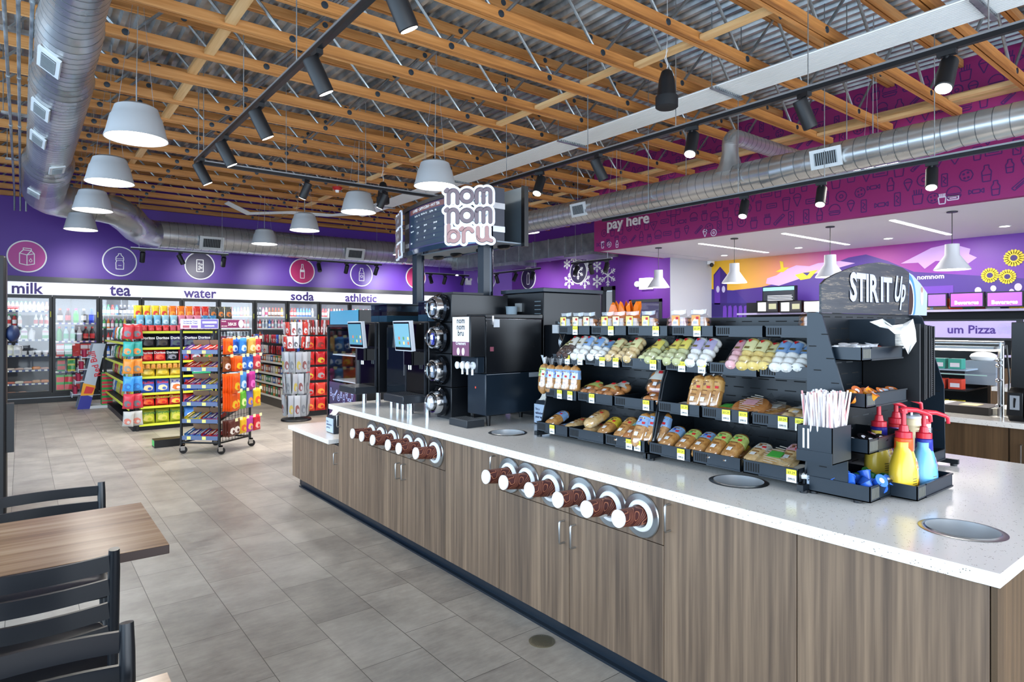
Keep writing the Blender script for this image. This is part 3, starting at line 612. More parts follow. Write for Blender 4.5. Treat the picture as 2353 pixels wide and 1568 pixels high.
t=thing('base_cabinet','back row of island cabinets facing the far side','cabinet',(3.3,3,0)); MB().box(2.76,.56,.1,3.84,5.25,.874,CAB2).build('carcass',t); MB().box(2.80,.6,0,3.77,5.2,.1,DARK).build('toe_kick',t)
tag(MB().box(2.19,.56,0,2.20,6.2,.098,M('16222e',.3)).box(2.165,.56,0,2.19,6.2,.012,M('16222e',.3)).build('cove_base'),'shiny dark blue-black cove base along the foot of the island','base trim')
t=thing('countertop','low white quartz shelf top at the far left end of the island','countertop',(2.4,5.7,.56)); MB().box(2.10,5.285,.562,2.78,6.33,.60,QTZ).build('slab',t,bevel=.002)
# cup dispensers
def cupmat():
    m,nt,b=nmat('swirl_cup'); v=tc(nt,(1,1,1)); w_=nt.nodes.new('ShaderNodeTexNoise'); w_.inputs['Scale'].default_value=16; w_.inputs['Detail'].default_value=0; nt.links.new(v,w_.inputs['Vector'])
    f=math_(nt,'FRACT',math_(nt,'MULTIPLY',w_.outputs['Fac'],15)); c=ramp(nt,[(0,'4a1a16'),(.70,'4a1a16'),(.76,'a86a4c'),(.94,'a86a4c'),(1,'4a1a16')],f,'LINEAR'); nt.links.new(c,b.inputs['Base Color']); b.inputs['Roughness'].default_value=.5; return m
CUP=cupmat(); CUPW=M('f1f1ef',.5)
def make_disp(L,mark):
    t=local(thing('cup_dispenser','x','cup dispenser',group='round steel cup dispensers in the island front'))
    Q=Matrix.Rotation(R(-90),4,'Y')   # local z -> world -x
    MB().lathe([(.098,0),(.098,.004),(.094,.008),(.062,.010),(.06,.006)],M('b4b9bc',.22,1),44,Q,cap0=False,cap1=False).build('flange',t)
    MB().lathe([(.070,.008),(.066,.016),(.05,.02),(.046,.008)],M('e9e9e9',.4),36,Q,cap0=False,cap1=False).build('rubber_seal',t)
    MB().lathe([(.064,.0),(.001,-.001)],DARK,24,Q,cap0=False,cap1=False).build('tube_opening',t)
    c=MB(); tilt=Matrix.Rotation(R(5),4,'Y'); c.lathe([(.0455,-.03),(.036,L)],CUP,32,Q@tilt,cap0=False,cap1=False)
    if mark==1:
        for k in range(9):
            a0=R(150+k*5)
        rr=.0385; pts=[]
        for k in range(14):
            a=2*math.pi*k/14; ang=R(205)+math.cos(a)*.55; z=L*.45+math.sin(a)*.024; r2=.0460-(z+.03)/(L+.03)*.0095; pts.append((r2*math.cos(ang),r2*math.sin(ang),z))
        cc=(.0436*math.cos(R(205)),.0436*math.sin(R(205)),L*.45); c.add([cc]+pts,[(0,k+1,(k+1)%14+1) for k in range(14)],CUPW,Q@tilt)
        for k in range(5):
            z=L*.45-.013+k*.0065; 
            for a1,a2 in ((188,198),(200,209),(211,221)):
                P=[]
                for an,zz in ((a1,z),(a2,z),(a2,z+.003),(a1,z+.003)): r2=.0464-(zz+.03)/(L+.03)*.0095; P.append((r2*math.cos(R(an)),r2*math.sin(R(an)),zz))
                c.add(P,[(0,1,2,3)],M('55423a'),Q@tilt)
    if mark==2:
        for k,row in enumerate(('nom','nom','bru')):
            for j,ch in enumerate(row):
                z=.012+k*.011; a=R(205-14+j*14); r2=.0464-(z+.03)/(L+.03)*.0095
                F=Q@tilt@Matrix.Rotation(a,4,'Z')@Matrix.Translation((r2,0,z))@Matrix(((0,0,1,0),(1,0,0,0),(0,1,0,0),(0,0,0,1)))
                c.text(ch,.013,CUPW,F,.0002,.0006,'CENTER')
    c.build('paper_cup',t)
    b=MB(); b.lathe([(.0366,L-.006),(.0374,L+.002),(.034,L+.002),(.033,L-.004),(.001,L-.004)],CUPW,28,Q@tilt,cap0=False,cap1=False).build('cup_base',t)
    return t
D=[make_disp(.165,0),make_disp(.15,2),make_disp(.16,1)]; du=set()
for i,(y,k,L) in enumerate([(4.473,0,1.15),(4.312,0,1.2),(4.13,0,1.1),(3.893,0,1.05),(3.738,0,1.15),(3.536,1,1.1),(2.746,0,1.15),(2.591,0,1),(2.399,1,1),(2.178,2,.95),(1.988,2,1),(1.809,1,1.05)]):
    lab='steel cup dispenser with brown swirl paper cup, %s of the %s group'%(ORD[i%6]+' from the left','farther' if i<6 else 'nearer')
    if k not in du: du.add(k); o=D[k]; o['label']=lab; o.location=(XF-.001,y,.766)
    else: o=dup(D[k],(XF-.001,y,.766),label=lab)
# floor drain
mb=MB(); mb.lathe([(.066,0),(.066,.003),(.060,.004)],M('8d8672',.35,.7),40,Matrix.Translation((2.066,2.402,0)),cap0=False); 
for k in range(-6,7):
    for j in range(-6,7):
        if (k*k+j*j)*.0085**2<.054**2: mb.box(2.066+k*.0085-.0025,2.402+j*.0085-.0025,.0042,2.066+k*.0085+.0025,2.402+j*.0085+.0025,.0046,M('4a4638',.6))
tag(mb.build('floor_drain'),'round perforated brass floor drain cover set in the tile beside the island','drain')
# napkin dispensers
def napkin(x,y,z,label,rz):
    t=local(thing('napkin_dispenser',label,'napkin dispenser',(x,y,z),R(rz),group='napkin dispensers with printed front'))
    pr=[(-.06,0),(.06,0),(.06,.12),(.045,.16),(.0,.175),(-.04,.165),(-.06,.13)]
    MB().prism(pr,-.085,.085,'y',M('2b323b',.3)).build('body',t,bevel=.006)
    MB().box(-.066,-.08,.01,-.06,.08,.14,M('b9cbe0',.2)).text("I'm a",.022,M('2b3358'),TX((-.067,.065,.10),'-x'),.0005,.0006,'LEFT').text("tablecloth for",.022,M('2b3358'),TX((-.067,.065,.073),'-x'),.0005,.0006,'LEFT').text("your lap.",.022,M('2b3358'),TX((-.067,.065,.046),'-x'),.0005,.0006,'LEFT').build('front_cover',t)
    nb=MB(); vs=[];fs=[]
    for i in range(7):
        for j in range(5): u=i/6-.5; v=j/4; vs.append((-.01+.05*(v-.5)+.01*math.sin(i*2),u*.13,.165+.05*v+.02*math.sin(i*1.7+j)*v))
    for i in range(6):
        for j in range(4): a=i*5+j; fs.append((a,a+1,a+6,a+5))
    nb.add(vs,fs,M('f3f0e6',.8)).build('napkin',t); return t
napkin(2.31,5.62,.60,'dark napkin dispenser with pale blue front on the low island end',0)
a2=napkin(2.86,3.25,ZT,'dark napkin dispenser on the worktop left of the bread rack',0)
# ---------- bread rack: two slotted gondola sections and the stir-it-up end section
RK=M('121920',.36,.1); RK_DAYLIT=M('18242f',.34,.1); SLOT_SHADE=M('040507',.8)  # second black is bluer: window daylight's tint put into the colour of the fronts
ROWS=[(2.66,1.540,1.592),(2.61,1.362,1.417),(2.55,1.155,1.210),(2.48,.952,1.010)]
XB=2.85
def price(tray,x,y,z,face='-x',txt='$3.29'):
    T=TX((x,y,z),face); mb=MB(); mb.box(-.021,-.026,0,.021,.004,.0012,M('f2f2ee',.5),T); mb.box(-.021,.004,0,.021,.026,.0013,M('f3ea3c',.5),T)
    mb.text(txt,.014,M('7a7420'),T@Matrix.Translation((0,.009,0)),.0016,.0003).text('59915',.012,M('222222'),T@Matrix.Translation((0,-.017,0)),.0016,.0004)
    mb.build('price_tag',tray)
def tray_x(parent,xf,ya,yb,z0,z1,s=1,tags=()):   # tray running along Y, lip towards -x (s=1) or +x
    mb=MB(); xb=XB if s>0 else XB+.02
    g=.006; a,b=ya+g,yb-g
    fx=(lambda d: xf+d*s)
    def bx(x0_,y0_,z0_,x1_,y1_,z1_,m): mb.box(min(x0_,x1_),y0_,z0_,max(x0_,x1_),y1_,z1_,m)
    bx(fx(0),a,z0,xb,b,z0+.004,RK); bx(fx(0),a,z0,fx(.004),b,z1,RK_DAYLIT); bx(fx(0),a,z0,xb,a+.003,z1,RK); bx(fx(0),b-.003,z0,xb,b,z1,RK)
    bx(fx(-.004),a,z0,fx(.0),b-.075,z0+.006,RK_DAYLIT); bx(fx(-.003),a,z1-.004,fx(.002),b,z1,RK_DAYLIT)
    for k in range(6): yy=b-.012-k*.0115; bx(fx(-.0006),yy-.0065,z0+.012,fx(0),yy,z1-.009,SLOT_SHADE)  # near-black strips on the lip, painted shade in place of cut slots
    o=mb.build('tray',parent)
    for ty in tags: price(o,fx(-.005) if s>0 else fx(-.005),ty,(z0+z1)/2-.002,'-x' if s>0 else '+x')
    return o
TAGS={0:[1323,1357-.0,1405,1508,1603,1757],1:[1305,1334,1385,1416,1502,1568,1614,1740,1866],2:[1287,1311,1361,1486,1574,1603,1670,1709,1800,1840],3:[1270,1305,1447,1466,1566,1820]}
def panel(parent,xa,xb_,ya,yb,za,zb,name='back_panel'):
    mb=MB(); mb.box(xa,ya,za,xb_,yb,zb,RK)
    z=za+.05; r=0
    while z<zb-.02:
        y=ya+.03+(r%2)*.045
        while y<yb-.07: mb.box(xa-.0006,y,z,xa,y+.055,z+.005,SLOT_SHADE); y+=.09  # raised dark strips again stand in for the shade of slots
        z+=.047; r+=1
    mb.build(name,parent)
def rack(ya,yb,label,n):
    t=thing('display_rack',label,'display rack',(XB,(ya+yb)/2,ZT),group='slotted black bread racks'); wd=(yb-ya)/n
    panel(t,XB,XB+.02,ya,yb,.95,1.635)
    for y in (ya-.006,yb-.006):
        MB().prism([(2.50,.93),(XB,.93),(XB,1.635),(2.76,1.635),(2.60,1.30)],y,y+.008,'y',RK).prism([(XB+.02,.93),(3.22,.93),(3.1,1.30),(2.95,1.635),(XB+.02,1.635)],y,y+.008,'y',RK).build('side_plate',t)
        MB().box(2.47,y-.012,.925,3.25,y+.014,.95,RK).lathe([(.016,0),(.016,.012)],DARK,12,Matrix.Translation((2.5,y,.9155))).lathe([(.016,0),(.016,.012)],DARK,12,Matrix.Translation((3.2,y,.9155))).build('foot',t)
    for r,(xf,z0,z1) in enumerate(ROWS):
        for k in range(n):
            a,b=ya+k*wd,ya+(k+1)*wd
            tg=[y for y in (onX(px,760,xf)[0] for px in TAGS[r]) if a+.02<y<b-.02]
            tray_x(t,xf,a,b,z0,z1,1,tg); tray_x(t,2*XB+.02-xf,a,b,z0,z1,-1)
    return t
rack(2.08,2.935,'tall slotted black bread rack on the island, left half next to the machines',3); rack(1.285,2.065,'tall slotted black bread rack on the island, right half beside the end section',3)
# end section facing the near end
t=thing('display_rack','end section of the black rack facing the near worktop end, under the arched sign','display rack',(3.0,1.25,ZT)); YE=1.262
XL_,XR_=2.525,3.60
mb=MB(); mb.box(XL_,YE,.95,XR_,YE+.015,1.645,RK); z=.99; r=0
while z<1.63:
    x=XL_+.05+(r%2)*.05
    while x<XR_-.08: mb.box(x,YE-.0006,z,x+.062,YE,z+.005,M('3c4044',.8) if (r*7+int(x*31))%3==0 else SLOT_SHADE); x+=.105
    z+=.049; r+=1
mb.build('back_panel',t)
for x in (XL_-.008,XR_-.05):
    mb=MB(); mb.prism([(1.275,.93),(1.115,.93),(1.12,1.30),(1.215,1.635),(1.23,1.645),(1.275,1.645)],x,x+.008,'x',RK_DAYLIT)
    for k in range(13): z=.98+k*.048; yy=1.135+(k%2)*.06+max(0,(z-1.3))*.2; mb.box(x-.0006,yy,z,x,yy+.03,z+.004,SLOT_SHADE)
    mb.build('side_plate',t)
    MB().box(x-.004,1.06,.925,x+.014,1.268,.947,RK).lathe([(.015,0),(.015,.01)],DARK,12,Matrix.Translation((x+.005,1.08,.9155))).lathe([(.015,0),(.015,.01)],DARK,12,Matrix.Translation((x+.005,1.25,.9155))).build('foot',t)
mb=MB(); Tp=TX((XL_-.0085,1.2,.962),'-x'); mb.box(-.075,-.013,0,-.005,.022,.0008,M('b8c4d2',.4),Tp).text('PANELRAK',.0125,M('1a1d22'),Tp@Matrix.Translation((-.04,.0,0)),.0012,.0005).box(-.07,.014,.0009,-.01,.017,.001,DARK,Tp); mb.build('maker_plate',t)
def tray_y(parent,xa,xb_,yf,yb_,z0,z1):
    mb=MB(); mb.box(xa,yf,z0,xb_,yb_,z0+.004,RK).box(xa,yf,z0,xb_,yf+.004,z1,RK_DAYLIT).box(xa,yf,z0,xa+.003,yb_,z1,RK_DAYLIT).box(xb_-.003,yf,z0,xb_,yb_,z1,RK).box(xa+.08,yf-.004,z0,xb_,yf,z0+.006,RK).box(xa+.08,yf-.004,z1-.006,xb_,yf,z1,RK)
    for k in range(6): x=xa+.012+k*.0115; mb.box(x,yf-.0006,z0+.01,x+.0065,yf,z1-.008,M('6a6a60',.6))
    return mb.build('tray',parent)
tray_y(t,2.545,2.93,1.075,YE,1.455,1.508); tray_y(t,2.545,2.93,1.06,YE,1.275,1.33); tray_y(t,2.545,2.93,1.05,YE,1.10,1.155); tray_y(t,2.51,2.88,1.03,YE,.925,.985); tray_y(t,2.69,3.06,.935,1.029,.922,.978); tray_y(t,3.1,3.5,1.1,YE,.95,1.0)
# bracket holding the napkins, lid organiser
mb=MB(); mb.box(2.865,1.08,1.49,2.869,YE,1.62,RK_DAYLIT).box(2.865,1.08,1.49,2.984,YE,1.494,RK_DAYLIT); mb.build('napkin_bracket',t)
t2=thing('lid_organizer','tall black lid organizer with vertical fins on the right of the end section','organizer',(3.15,1.1,1.27))
for i,x in enumerate((2.985,3.075,3.13,3.20,3.26,3.33)):
    MB().box(x,1.03+i*.012,1.27,x+.012,YE-.002,1.60-.002*i,BLKM).build('fin',t2)
MB().box(2.985,YE-.006,1.27,3.34,YE-.001,1.6,BLK).build('back',t2)
def lidstack(x,y,z0,n,lab):
    mb=MB()
    for k in range(n): mb.lathe([(.036,0),(.036,.004),(.033,.006)],M('2a2c30',.3),14,Matrix.Translation((x,y,z0+k*.0095)))
    tag(mb.build('lid_stack'),lab,'cup lids')
lidstack(3.036,1.09,1.272,25,'stack of black cup lids between the left fins of the lid organizer'); lidstack(3.294,1.12,1.272,28,'stack of black cup lids between the right fins of the lid organizer')
# arched sign
t=thing('arched_sign','arched dark plank sign reading STIR IT Up above the end section','sign',(3.1,1.235,1.645)); YS=1.232
ax0,ax1,zb=2.55,3.665,1.645; top=[]
px_=[(1888,653),(1900,641),(1925,628),(1960,614),(1995,606),(2022,603),(2050,608),(2075,616),(2098,633),(2115,652),(2131,674)]
for p in px_: top.append(onY(*p,YS))
pts=[(ax0,zb)]+top+[(ax1,zb)]
def plank():
    m,nt,b=nmat('dark_plank'); v=tc(nt,(2.2,40,34)); f=noise(nt,v,1.5,5,.75); c=ramp(nt,[(.3,'15161c'),(.5,'272a32'),(.575,'3a3838'),(.60,'8a7c6a'),(.625,'2c2e36'),(.7,'34363e')],f); nt.links.new(c,b.inputs['Base Color']); b.inputs['Roughness'].default_value=.4; return m
PL=plank(); xs=onY(2089,700,YS)[0]
left=[p for p in pts if p[0]<=xs]; zt=onY(2089,627,YS)[1]
MB().prism([(ax0,zb)]+[p for p in top if p[0]<xs]+[(xs,zt),(xs,zb)],YS,YS+.01,'y',PL).build('plank_board',t)
mb=MB(); rp=[(xs,zb),(xs,zt)]+[p for p in top if p[0]>xs]+[(ax1,zb)]; mb.prism(rp,YS,YS+.01,'y',M('a9b6d6',.35))
T=TX((0,YS,0),'-y'); cxx,czz=onY(2087,690,YS)
for rr,zz,col,h in ((1,1.35,'4a86d8',.0006),(.76,1.08,'dfe6f2',.001),(.62,.92,'20140e',.0014),(.56,.84,'3a2010',.0018)):
    q=[(cxx,czz-.0)]+[(max(cxx+.095*rr*math.cos(R(a)),xs),max(czz+.095*zz*math.sin(R(a)),zb+.001)) for a in range(-90,91,10)]
    mb.flat([(cxx,max(czz-.095*zz,zb+.001))]+q[1:],h,'z',M(col,.3),T)
c2x,c2z=onY(2118,680,YS); mb.flat([(c2x+.02*math.cos(a*.4),c2z+.05*math.sin(a*.4)) for a in range(16)],.0008,'z',M('cfc4d0',.4),T); mb.flat([(c2x+.012*math.cos(a*.4),c2z+.03+.015*math.sin(a*.4)) for a in range(16)],.0012,'z',M('a87c68',.4),T)
mb.build('cup_picture',t)
def signtxt(s,px0,px1,py0,py1,slant=0,bold=.012,sz=None):
    a=onY(px0,py1,YS); b=onY(px1,py0,YS); h=b[1]-a[1]; d,fs=_text(s,bold,'LEFT',1,3); xs_=[v[0] for v in d]; ys_=[v[1] for v in d]
    sx=(b[0]-a[0])/(max(xs_)-min(xs_)); sy=h/(max(ys_)-min(ys_)); q=MB()
    for col,dz,g in (('0c0d12',.002,.003),('b8bedc',.004,0)):
        q.add([(a[0]+(x-min(xs_))*sx+slant*(y-min(ys_))*sy+g,a[1]+(y-min(ys_))*sy-g,dz) for x,y in d],fs,M(col,.4),T)
    return q
signtxt('STIR',1951,2017,632,693,0,.035).build('lettering',t); signtxt('IT',2022,2048,639,694,0,.035).build('lettering',t); signtxt('Up',2050,2075,636,712,.25,.03).build('lettering',t)
# ---------- packed baked goods
def bread(name,cols,bs=30,bump_=.35):
    m,nt,b=nmat(name); v=tc(nt,(1,1,1)); f=noise(nt,v,bs,5,.7); nt.links.new(ramp(nt,[(.3,cols[0]),(.5,cols[1]),(.7,cols[2])],f),b.inputs['Base Color']); b.inputs['Roughness'].default_value=.55; bump(nt,b,f,bump_,.006); return m
BR1=bread('golden_crust',('9a6228','c8904a','e2b878')); BR2=bread('pale_crust',('c89a58','dfbe88','efdcb8')); BR3=bread('bun_crust',('9a5a24','c47c3c','d89a5c'),14,.1); DCH=bread('cocoa',('2a1a16','4a3028','5a4036')); DWH=bread('powdered_white',('d8d4cc','ecebe6','f8f8f4'),20,.1); DTN=bread('powdered_tan',('c8a468','dcc08c','ecdcb4'),20,.1); DGR=bread('pistachio_glaze',('a8aa74','c2c492','d8d8b4'),20,.1); DYL=bread('yellow_dough',('cfae54','e2c878','efe0a8'),20,.1); DPK=bread('pink_glaze',('d08a90','e4b4b8','f0d0d0'),20,.1)
CRIS=glass('crinkled_film',(1,1,1),.82,.16)
def ringmesh(mb,m,L,wd,h,x0=0,nx=12,na=14,e=.45,jit=0,sc=1,rn=None):
    vs=[];fs=[]
    for i in range(nx+1):
        u=i/nx; s=max(1-abs(2*u-1)**(4),.03)**e
        for k in range(na):
            a=2*math.pi*k/na; j=(rn.uniform(-jit,jit) if rn else 0)
            cy=abs(math.cos(a))**.75*(1 if math.cos(a)>=0 else -1); cz=abs(math.sin(a))**.75*(1 if math.sin(a)>=0 else -1)
            vs.append((x0+u*L,cy*(wd/2*s*sc+j),h/2+cz*(h/2*s*sc+j)))
    for i in range(nx):
        for k in range(na): fs.append((i*na+k,i*na+(k+1)%na,(i+1)*na+(k+1)%na,(i+1)*na+k))
    fs.append(tuple(range(na))[::-1]); fs.append(tuple(range(nx*na,(nx+1)*na))); mb.add(vs,fs,m)
def band(mb,m,L,wd,h,u0,u1,pad=.0025,a0=-30,a1=210):
    n=14; vs=[]
    for u in (u0,u1):
        s=max(1-abs(2*u-1)**4,.03)**.45
        for k in range(n+1):
            a=R(a0+(a1-a0)*k/n); cy=abs(math.cos(a))**.75*(1 if math.cos(a)>=0 else -1); cz=abs(math.sin(a))**.75*(1 if math.sin(a)>=0 else -1)
            vs.append((u*L,cy*(wd/2*s+pad),h/2+cz*(h/2*s+pad)))
    mb.add(vs,[(k,k+1,n+2+k,n+1+k) for k in range(n)],m)
def film(t,L,wd,h,tail=.05,rn=random.Random(1)):
    mb=MB(); ringmesh(mb,CRIS,L*1.02,wd*1.07,h*1.07,-L*.01,8,12,.4,.0012,1,rn)
    n=8; vs=[]
    for i in range(n+1):
        y=(i/n-.5)*wd; vs.append((L*.97,y*.5,h*.5)); vs.append((L+tail*rn.uniform(.7,1.1),y*1.15,h*.5+rn.uniform(-.012,.016)))
    mb.add(vs,[(2*i,2*i+1,2*i+3,2*i+2) for i in range(n)],CRIS); mb.build('wrapper',t)
_PK={}
def pack(kind,lc):
    k=(kind,lc)
    if k in _PK: return _PK[k],False
    rn=random.Random(hash(kind)%99 if False else len(kind)*7+len(lc)); base,sub=(kind.split(':')+[''])[:2]
    nm={'loaf':'packed_loaf','donuts':'doughnut_pack','buns':'bun_pack','bag':'pastry_bag','flat':'pastry_pack','round':'round_cake_pack'}[base]; t=local(thing(nm,'x','x'))
    lab=M(lc,.45); mats={'w':DWH,'t':DTN,'g':DGR,'y':DYL,'p':DPK,'c':DCH,'b':BR1,'l':BR2,'n':BR3}
    if base=='loaf':
        L,wd,h=.19,.075,.055; mb=MB(); ringmesh(mb,mats[sub or 'b'],L,wd,h,0,14,16,.38,.001,1,rn)
        for q in range(5): u=.06+q*.022; mb.box(u,-.016,h-.0035,u+.005,.016,h+.0008,M('8a5a2a',.7))
        mb.build('bread',t); m2=MB(); band(m2,lab,L,wd,h,.58,.86); m2.box(.118,-.03,h+.0012,.13,-.012,h+.003,M('c42026',.5)); m2.sphere((.138,.004,h-.001),.0085,M({'8fb4e0':'2a3fa8','c8d87a':'3f9a3c','e8d040':'4a4020'}.get(lc,'7a4a2a'),.5),10,6,sc=(1,1,.5)); m2.sphere((.135,.02,h-.004),.006,M({'c8d87a':'d8452a'}.get(lc,'ffffff'),.5),8,6,sc=(1,1,.5)); m2.build('label_sleeve',t)
        q=MB(); q.box(.05,-.011,h+.0012,.072,.011,h+.002,WHT); q.build('price_sticker',t); film(t,L,wd,h)
    elif base=='donuts':
        n=5; mb=MB(); pitch=.036
        for i in range(n): mb.sphere((.02+i*pitch,0,.032),.034,mats[sub],14,8,sc=(.62,1,.95))
        mb.build('doughnut_row',t); L=.02+n*pitch; m2=MB(); band(m2,lab,L,.06,.062,.45,.78,.005,35,145); m2.add([(L*.78,-.012,.071),(L*.78,.012,.071),(L*.68,0,.072)],[(0,1,2)],M('c42026',.5)); m2.box(L*.5,-.012,.0695,L*.56,.012,.0705,M('6a5a30')); m2.build('label',t); film(t,L,.066,.066,.045)
    elif base=='buns':
        mb=MB(); 
        for sx,sy in ((.04,-.03),(.04,.03),(.105,-.03),(.105,.03)): mb.sphere((sx,sy,.025),.034,mats[sub or 'n'],14,8,sc=(1,.9,.72))
        mb.build('buns',t); m2=MB(); band(m2,lab,.15,.12,.055,.52,.97,.003,20,160); m2.box(.115,-.03,.0572,.13,-.005,.059,M('c42026',.5)); m2.build('label_sleeve',t); MB().box(.045,-.012,.0515,.065,.012,.053,WHT).build('price_sticker',t); film(t,.15,.13,.055,.06)
    elif base=='bag':
        mb=MB()
        for sx,sz in ((.0,.032),(.0,.032),(.062,.032)): pass
        for sy in (-.034,.034):
            for j in range(3): mb.sphere((.03,sy,.028+j*.026),.032,mats[sub or 'n'],12,7,sc=(.95,1,.5))
        mb.build('pastry_stack',t); m2=MB(); m2.box(-.012,-.038,.05,-.010,.016,.108,lab); m2.box(-.013,-.03,.085,-.0121,-.012,.1,M('c42026')); m2.box(-.013,-.02,.06,-.0121,.006,.075,M('5a3a24')); m2.build('label',t)
        q=MB(); rn2=random.Random(2); vs=[];fs=[]; n=14
        for z,s in ((0,1),(.05,1.05),(.095,.95),(.115,.7),(.14,.75)):
            for k in range(n): a=2*math.pi*k/n; f=.8 if z>.11 else 1; vs.append((.03+.045*s*math.cos(a)*(.35 if z>.11 else 1)+rn2.uniform(-.002,.002),.075*s*math.sin(a)+rn2.uniform(-.002,.002),z+rn2.uniform(-.004,.004)*(z>0)))
        for i in range(4):
            for k in range(n): fs.append((i*n+k,i*n+(k+1)%n,(i+1)*n+(k+1)%n,(i+1)*n+k))
        q.add(vs,fs,CRIS).build('wrapper',t)
    elif base=='flat':
        mb=MB(); ringmesh(mb,mats[sub or 'b'],.13,.105,.032,0,8,14,.4,.0015,1,rn); mb.build('pastry',t); m2=MB(); band(m2,lab,.13,.105,.032,.45,.85,.003,30,150); m2.build('label',t); film(t,.13,.11,.036,.03)
    elif base=='round':
        mb=MB(); mb.lathe([(.02,0),(.085,0),(.092,.02),(.08,.04),(.03,.048),(.001,.048)],mats[sub or 'b'],24,Matrix.Translation((.09,0,0)))
        for k in range(9): mb.stroke([(.02+k*.018,-.06+abs(k-4)*.009),(.03+k*.018,.06-abs(k-4)*.009)],.006,M('f4ead8'),Matrix.Rotation(0,4,'Z'),.0492,n=0)
        mb.build('cake',t); MB().box(.07,-.03,.05,.12,.03,.052,lab).build('label',t); film(t,.18,.17,.052,.05)
    _PK[k]=t; return t,True
ROWN=['top','second','third','bottom']; cnt={}
CN={'w':'powdered white','t':'pale tan','g':'greenish glazed','y':'yellow','p':'pink glazed','c':'dark cocoa','b':'golden','l':'pale','n':'brown','':'golden'}
LN={'8fb4e0':'blue','c8d87a':'green','e8d040':'yellow','efe9b0':'cream','e8e4d8':'white','d8a860':'tan','f0a050':'orange','f0e070':'yellow','e6b0b8':'pink','70c8c0':'teal','58c050':'bright green','c0b8d8':'lilac'}
def put(row,px,kind,lc,tilt=30,dz=0,dx=0,rz=0,sc=1):
    xf,z0,z1=ROWS[row]; y=onX(px,760,xf+.10+dx)[0]; base,sub=(kind.split(':')+[''])[:2]; i=cnt.setdefault(row,[0])[0]; cnt[row][0]+=1
    w_={'loaf':'loaf','donuts':'doughnut row','buns':'pack of round buns','bag':'bag of pastries','flat':'flat pastry','round':'iced round cake'}[base]
    cat={'loaf':'packed bread','donuts':'doughnuts','buns':'buns','bag':'pastry bag','flat':'pastry','round':'cake'}[base]
    lab='%s wrapped %s with %s label, %s item from the left, %s shelf'%(CN.get(sub,'golden'),w_,LN[lc],ORD[i],ROWN[row])
    t,new=pack(kind,lc); loc=(xf+.018+dx,y,z0+.006+dz); rot=(0,-R(tilt),R(rz)); grp='baked goods on the %s rack shelf'%ROWN[row]
    if new: t.location=loc; t.rotation_euler=rot; t.scale=(sc,)*3; t['label']=lab; t['category']=cat; t['group']=grp
    else: o=dup(t,loc,rot,lab,grp,scale=(sc,)*3)
for a in [(1316,'bag:c','f0e070'),(1344,'bag:n','efe9b0'),(1369,'bag:n','efe9b0'),(1411,'bag:n','f0e070'),(1437,'bag:n','efe9b0'),(1468,'bag:n','f0e070'),(1505,'bag:n','f0e070'),(1574,'bag:p','f0a050'),(1620,'bag:n','f0a050'),(1886,'bag:n','efe9b0')]:
    put(0,a[0],a[1],a[2],0,.001,.03,0,.92)
for px,k,lc,ti in [(1311,'donuts:c','efe9b0',32),(1328,'donuts:c','e8e4d8',45),(1346,'donuts:w','e8e4d8',45),(1362,'donuts:w','8fb4e0',46),(1384,'donuts:w','8fb4e0',42),(1400,'donuts:w','8fb4e0',30),(1425,'donuts:t','efe9b0',38),(1446,'donuts:t','efe9b0',30),(1468,'donuts:t','efe9b0',42),(1483,'flat:t','e8e4d8',15),(1500,'donuts:g','f0e070',25),(1517,'donuts:g','f0e070',38),(1540,'donuts:g','f0e070',25),(1560,'donuts:g','f0e070',40),(1583,'donuts:g','f0e070',44),(1613,'donuts:w','c0b8d8',46),(1640,'donuts:w','c0b8d8',44),(1662,'flat:g','efe9b0',10),(1688,'flat:p','e6b0b8',15),(1706,'donuts:p','e6b0b8',40),(1732,'donuts:y','efe9b0',46),(1757,'donuts:y','efe9b0',42),(1780,'donuts:y','efe9b0',34),(1808,'donuts:w','8fb4e0',42),(1833,'donuts:w','8fb4e0',40),(1858,'donuts:w','8fb4e0',32),(1872,'flat:n','f0a050',40)]: put(1,px,k,lc,ti)
for px,k,lc,ti,dx,dz in [(1277,'loaf:b','c8d87a',84,.05,0),(1294,'loaf:b','8fb4e0',86,.03,0),(1313,'loaf:b','8fb4e0',86,.04,0),(1330,'loaf:b','8fb4e0',86,.05,0),(1349,'loaf:b','8fb4e0',86,.06,0),(1335,'flat:n','e6b0b8',5,-.01,0),(1368,'buns:n','c8d87a',26,0,0),(1403,'buns:n','efe9b0',24,0,0),(1430,'buns:n','e8e4d8',30,.06,0),(1515,'buns:n','e6b0b8',24,0,0),(1532,'buns:n','e8e4d8',60,.10,.05),(1577,'flat:n','e8e4d8',6,0,0),(1621,'loaf:b','d8a860',68,.03,0),(1645,'loaf:b','d8a860',70,.05,0),(1664,'loaf:b','d8a860',70,.07,0),(1676,'flat:n','58c050',14,0,0),(1728,'round:n','e6b0b8',20,0,0),(1776,'round:b','e8e4d8',10,.04,0),(1807,'flat:b','e6b0b8',10,0,0),(1840,'buns:l','e8e4d8',15,0,0)]: put(2,px,k,lc,ti,dz,dx)
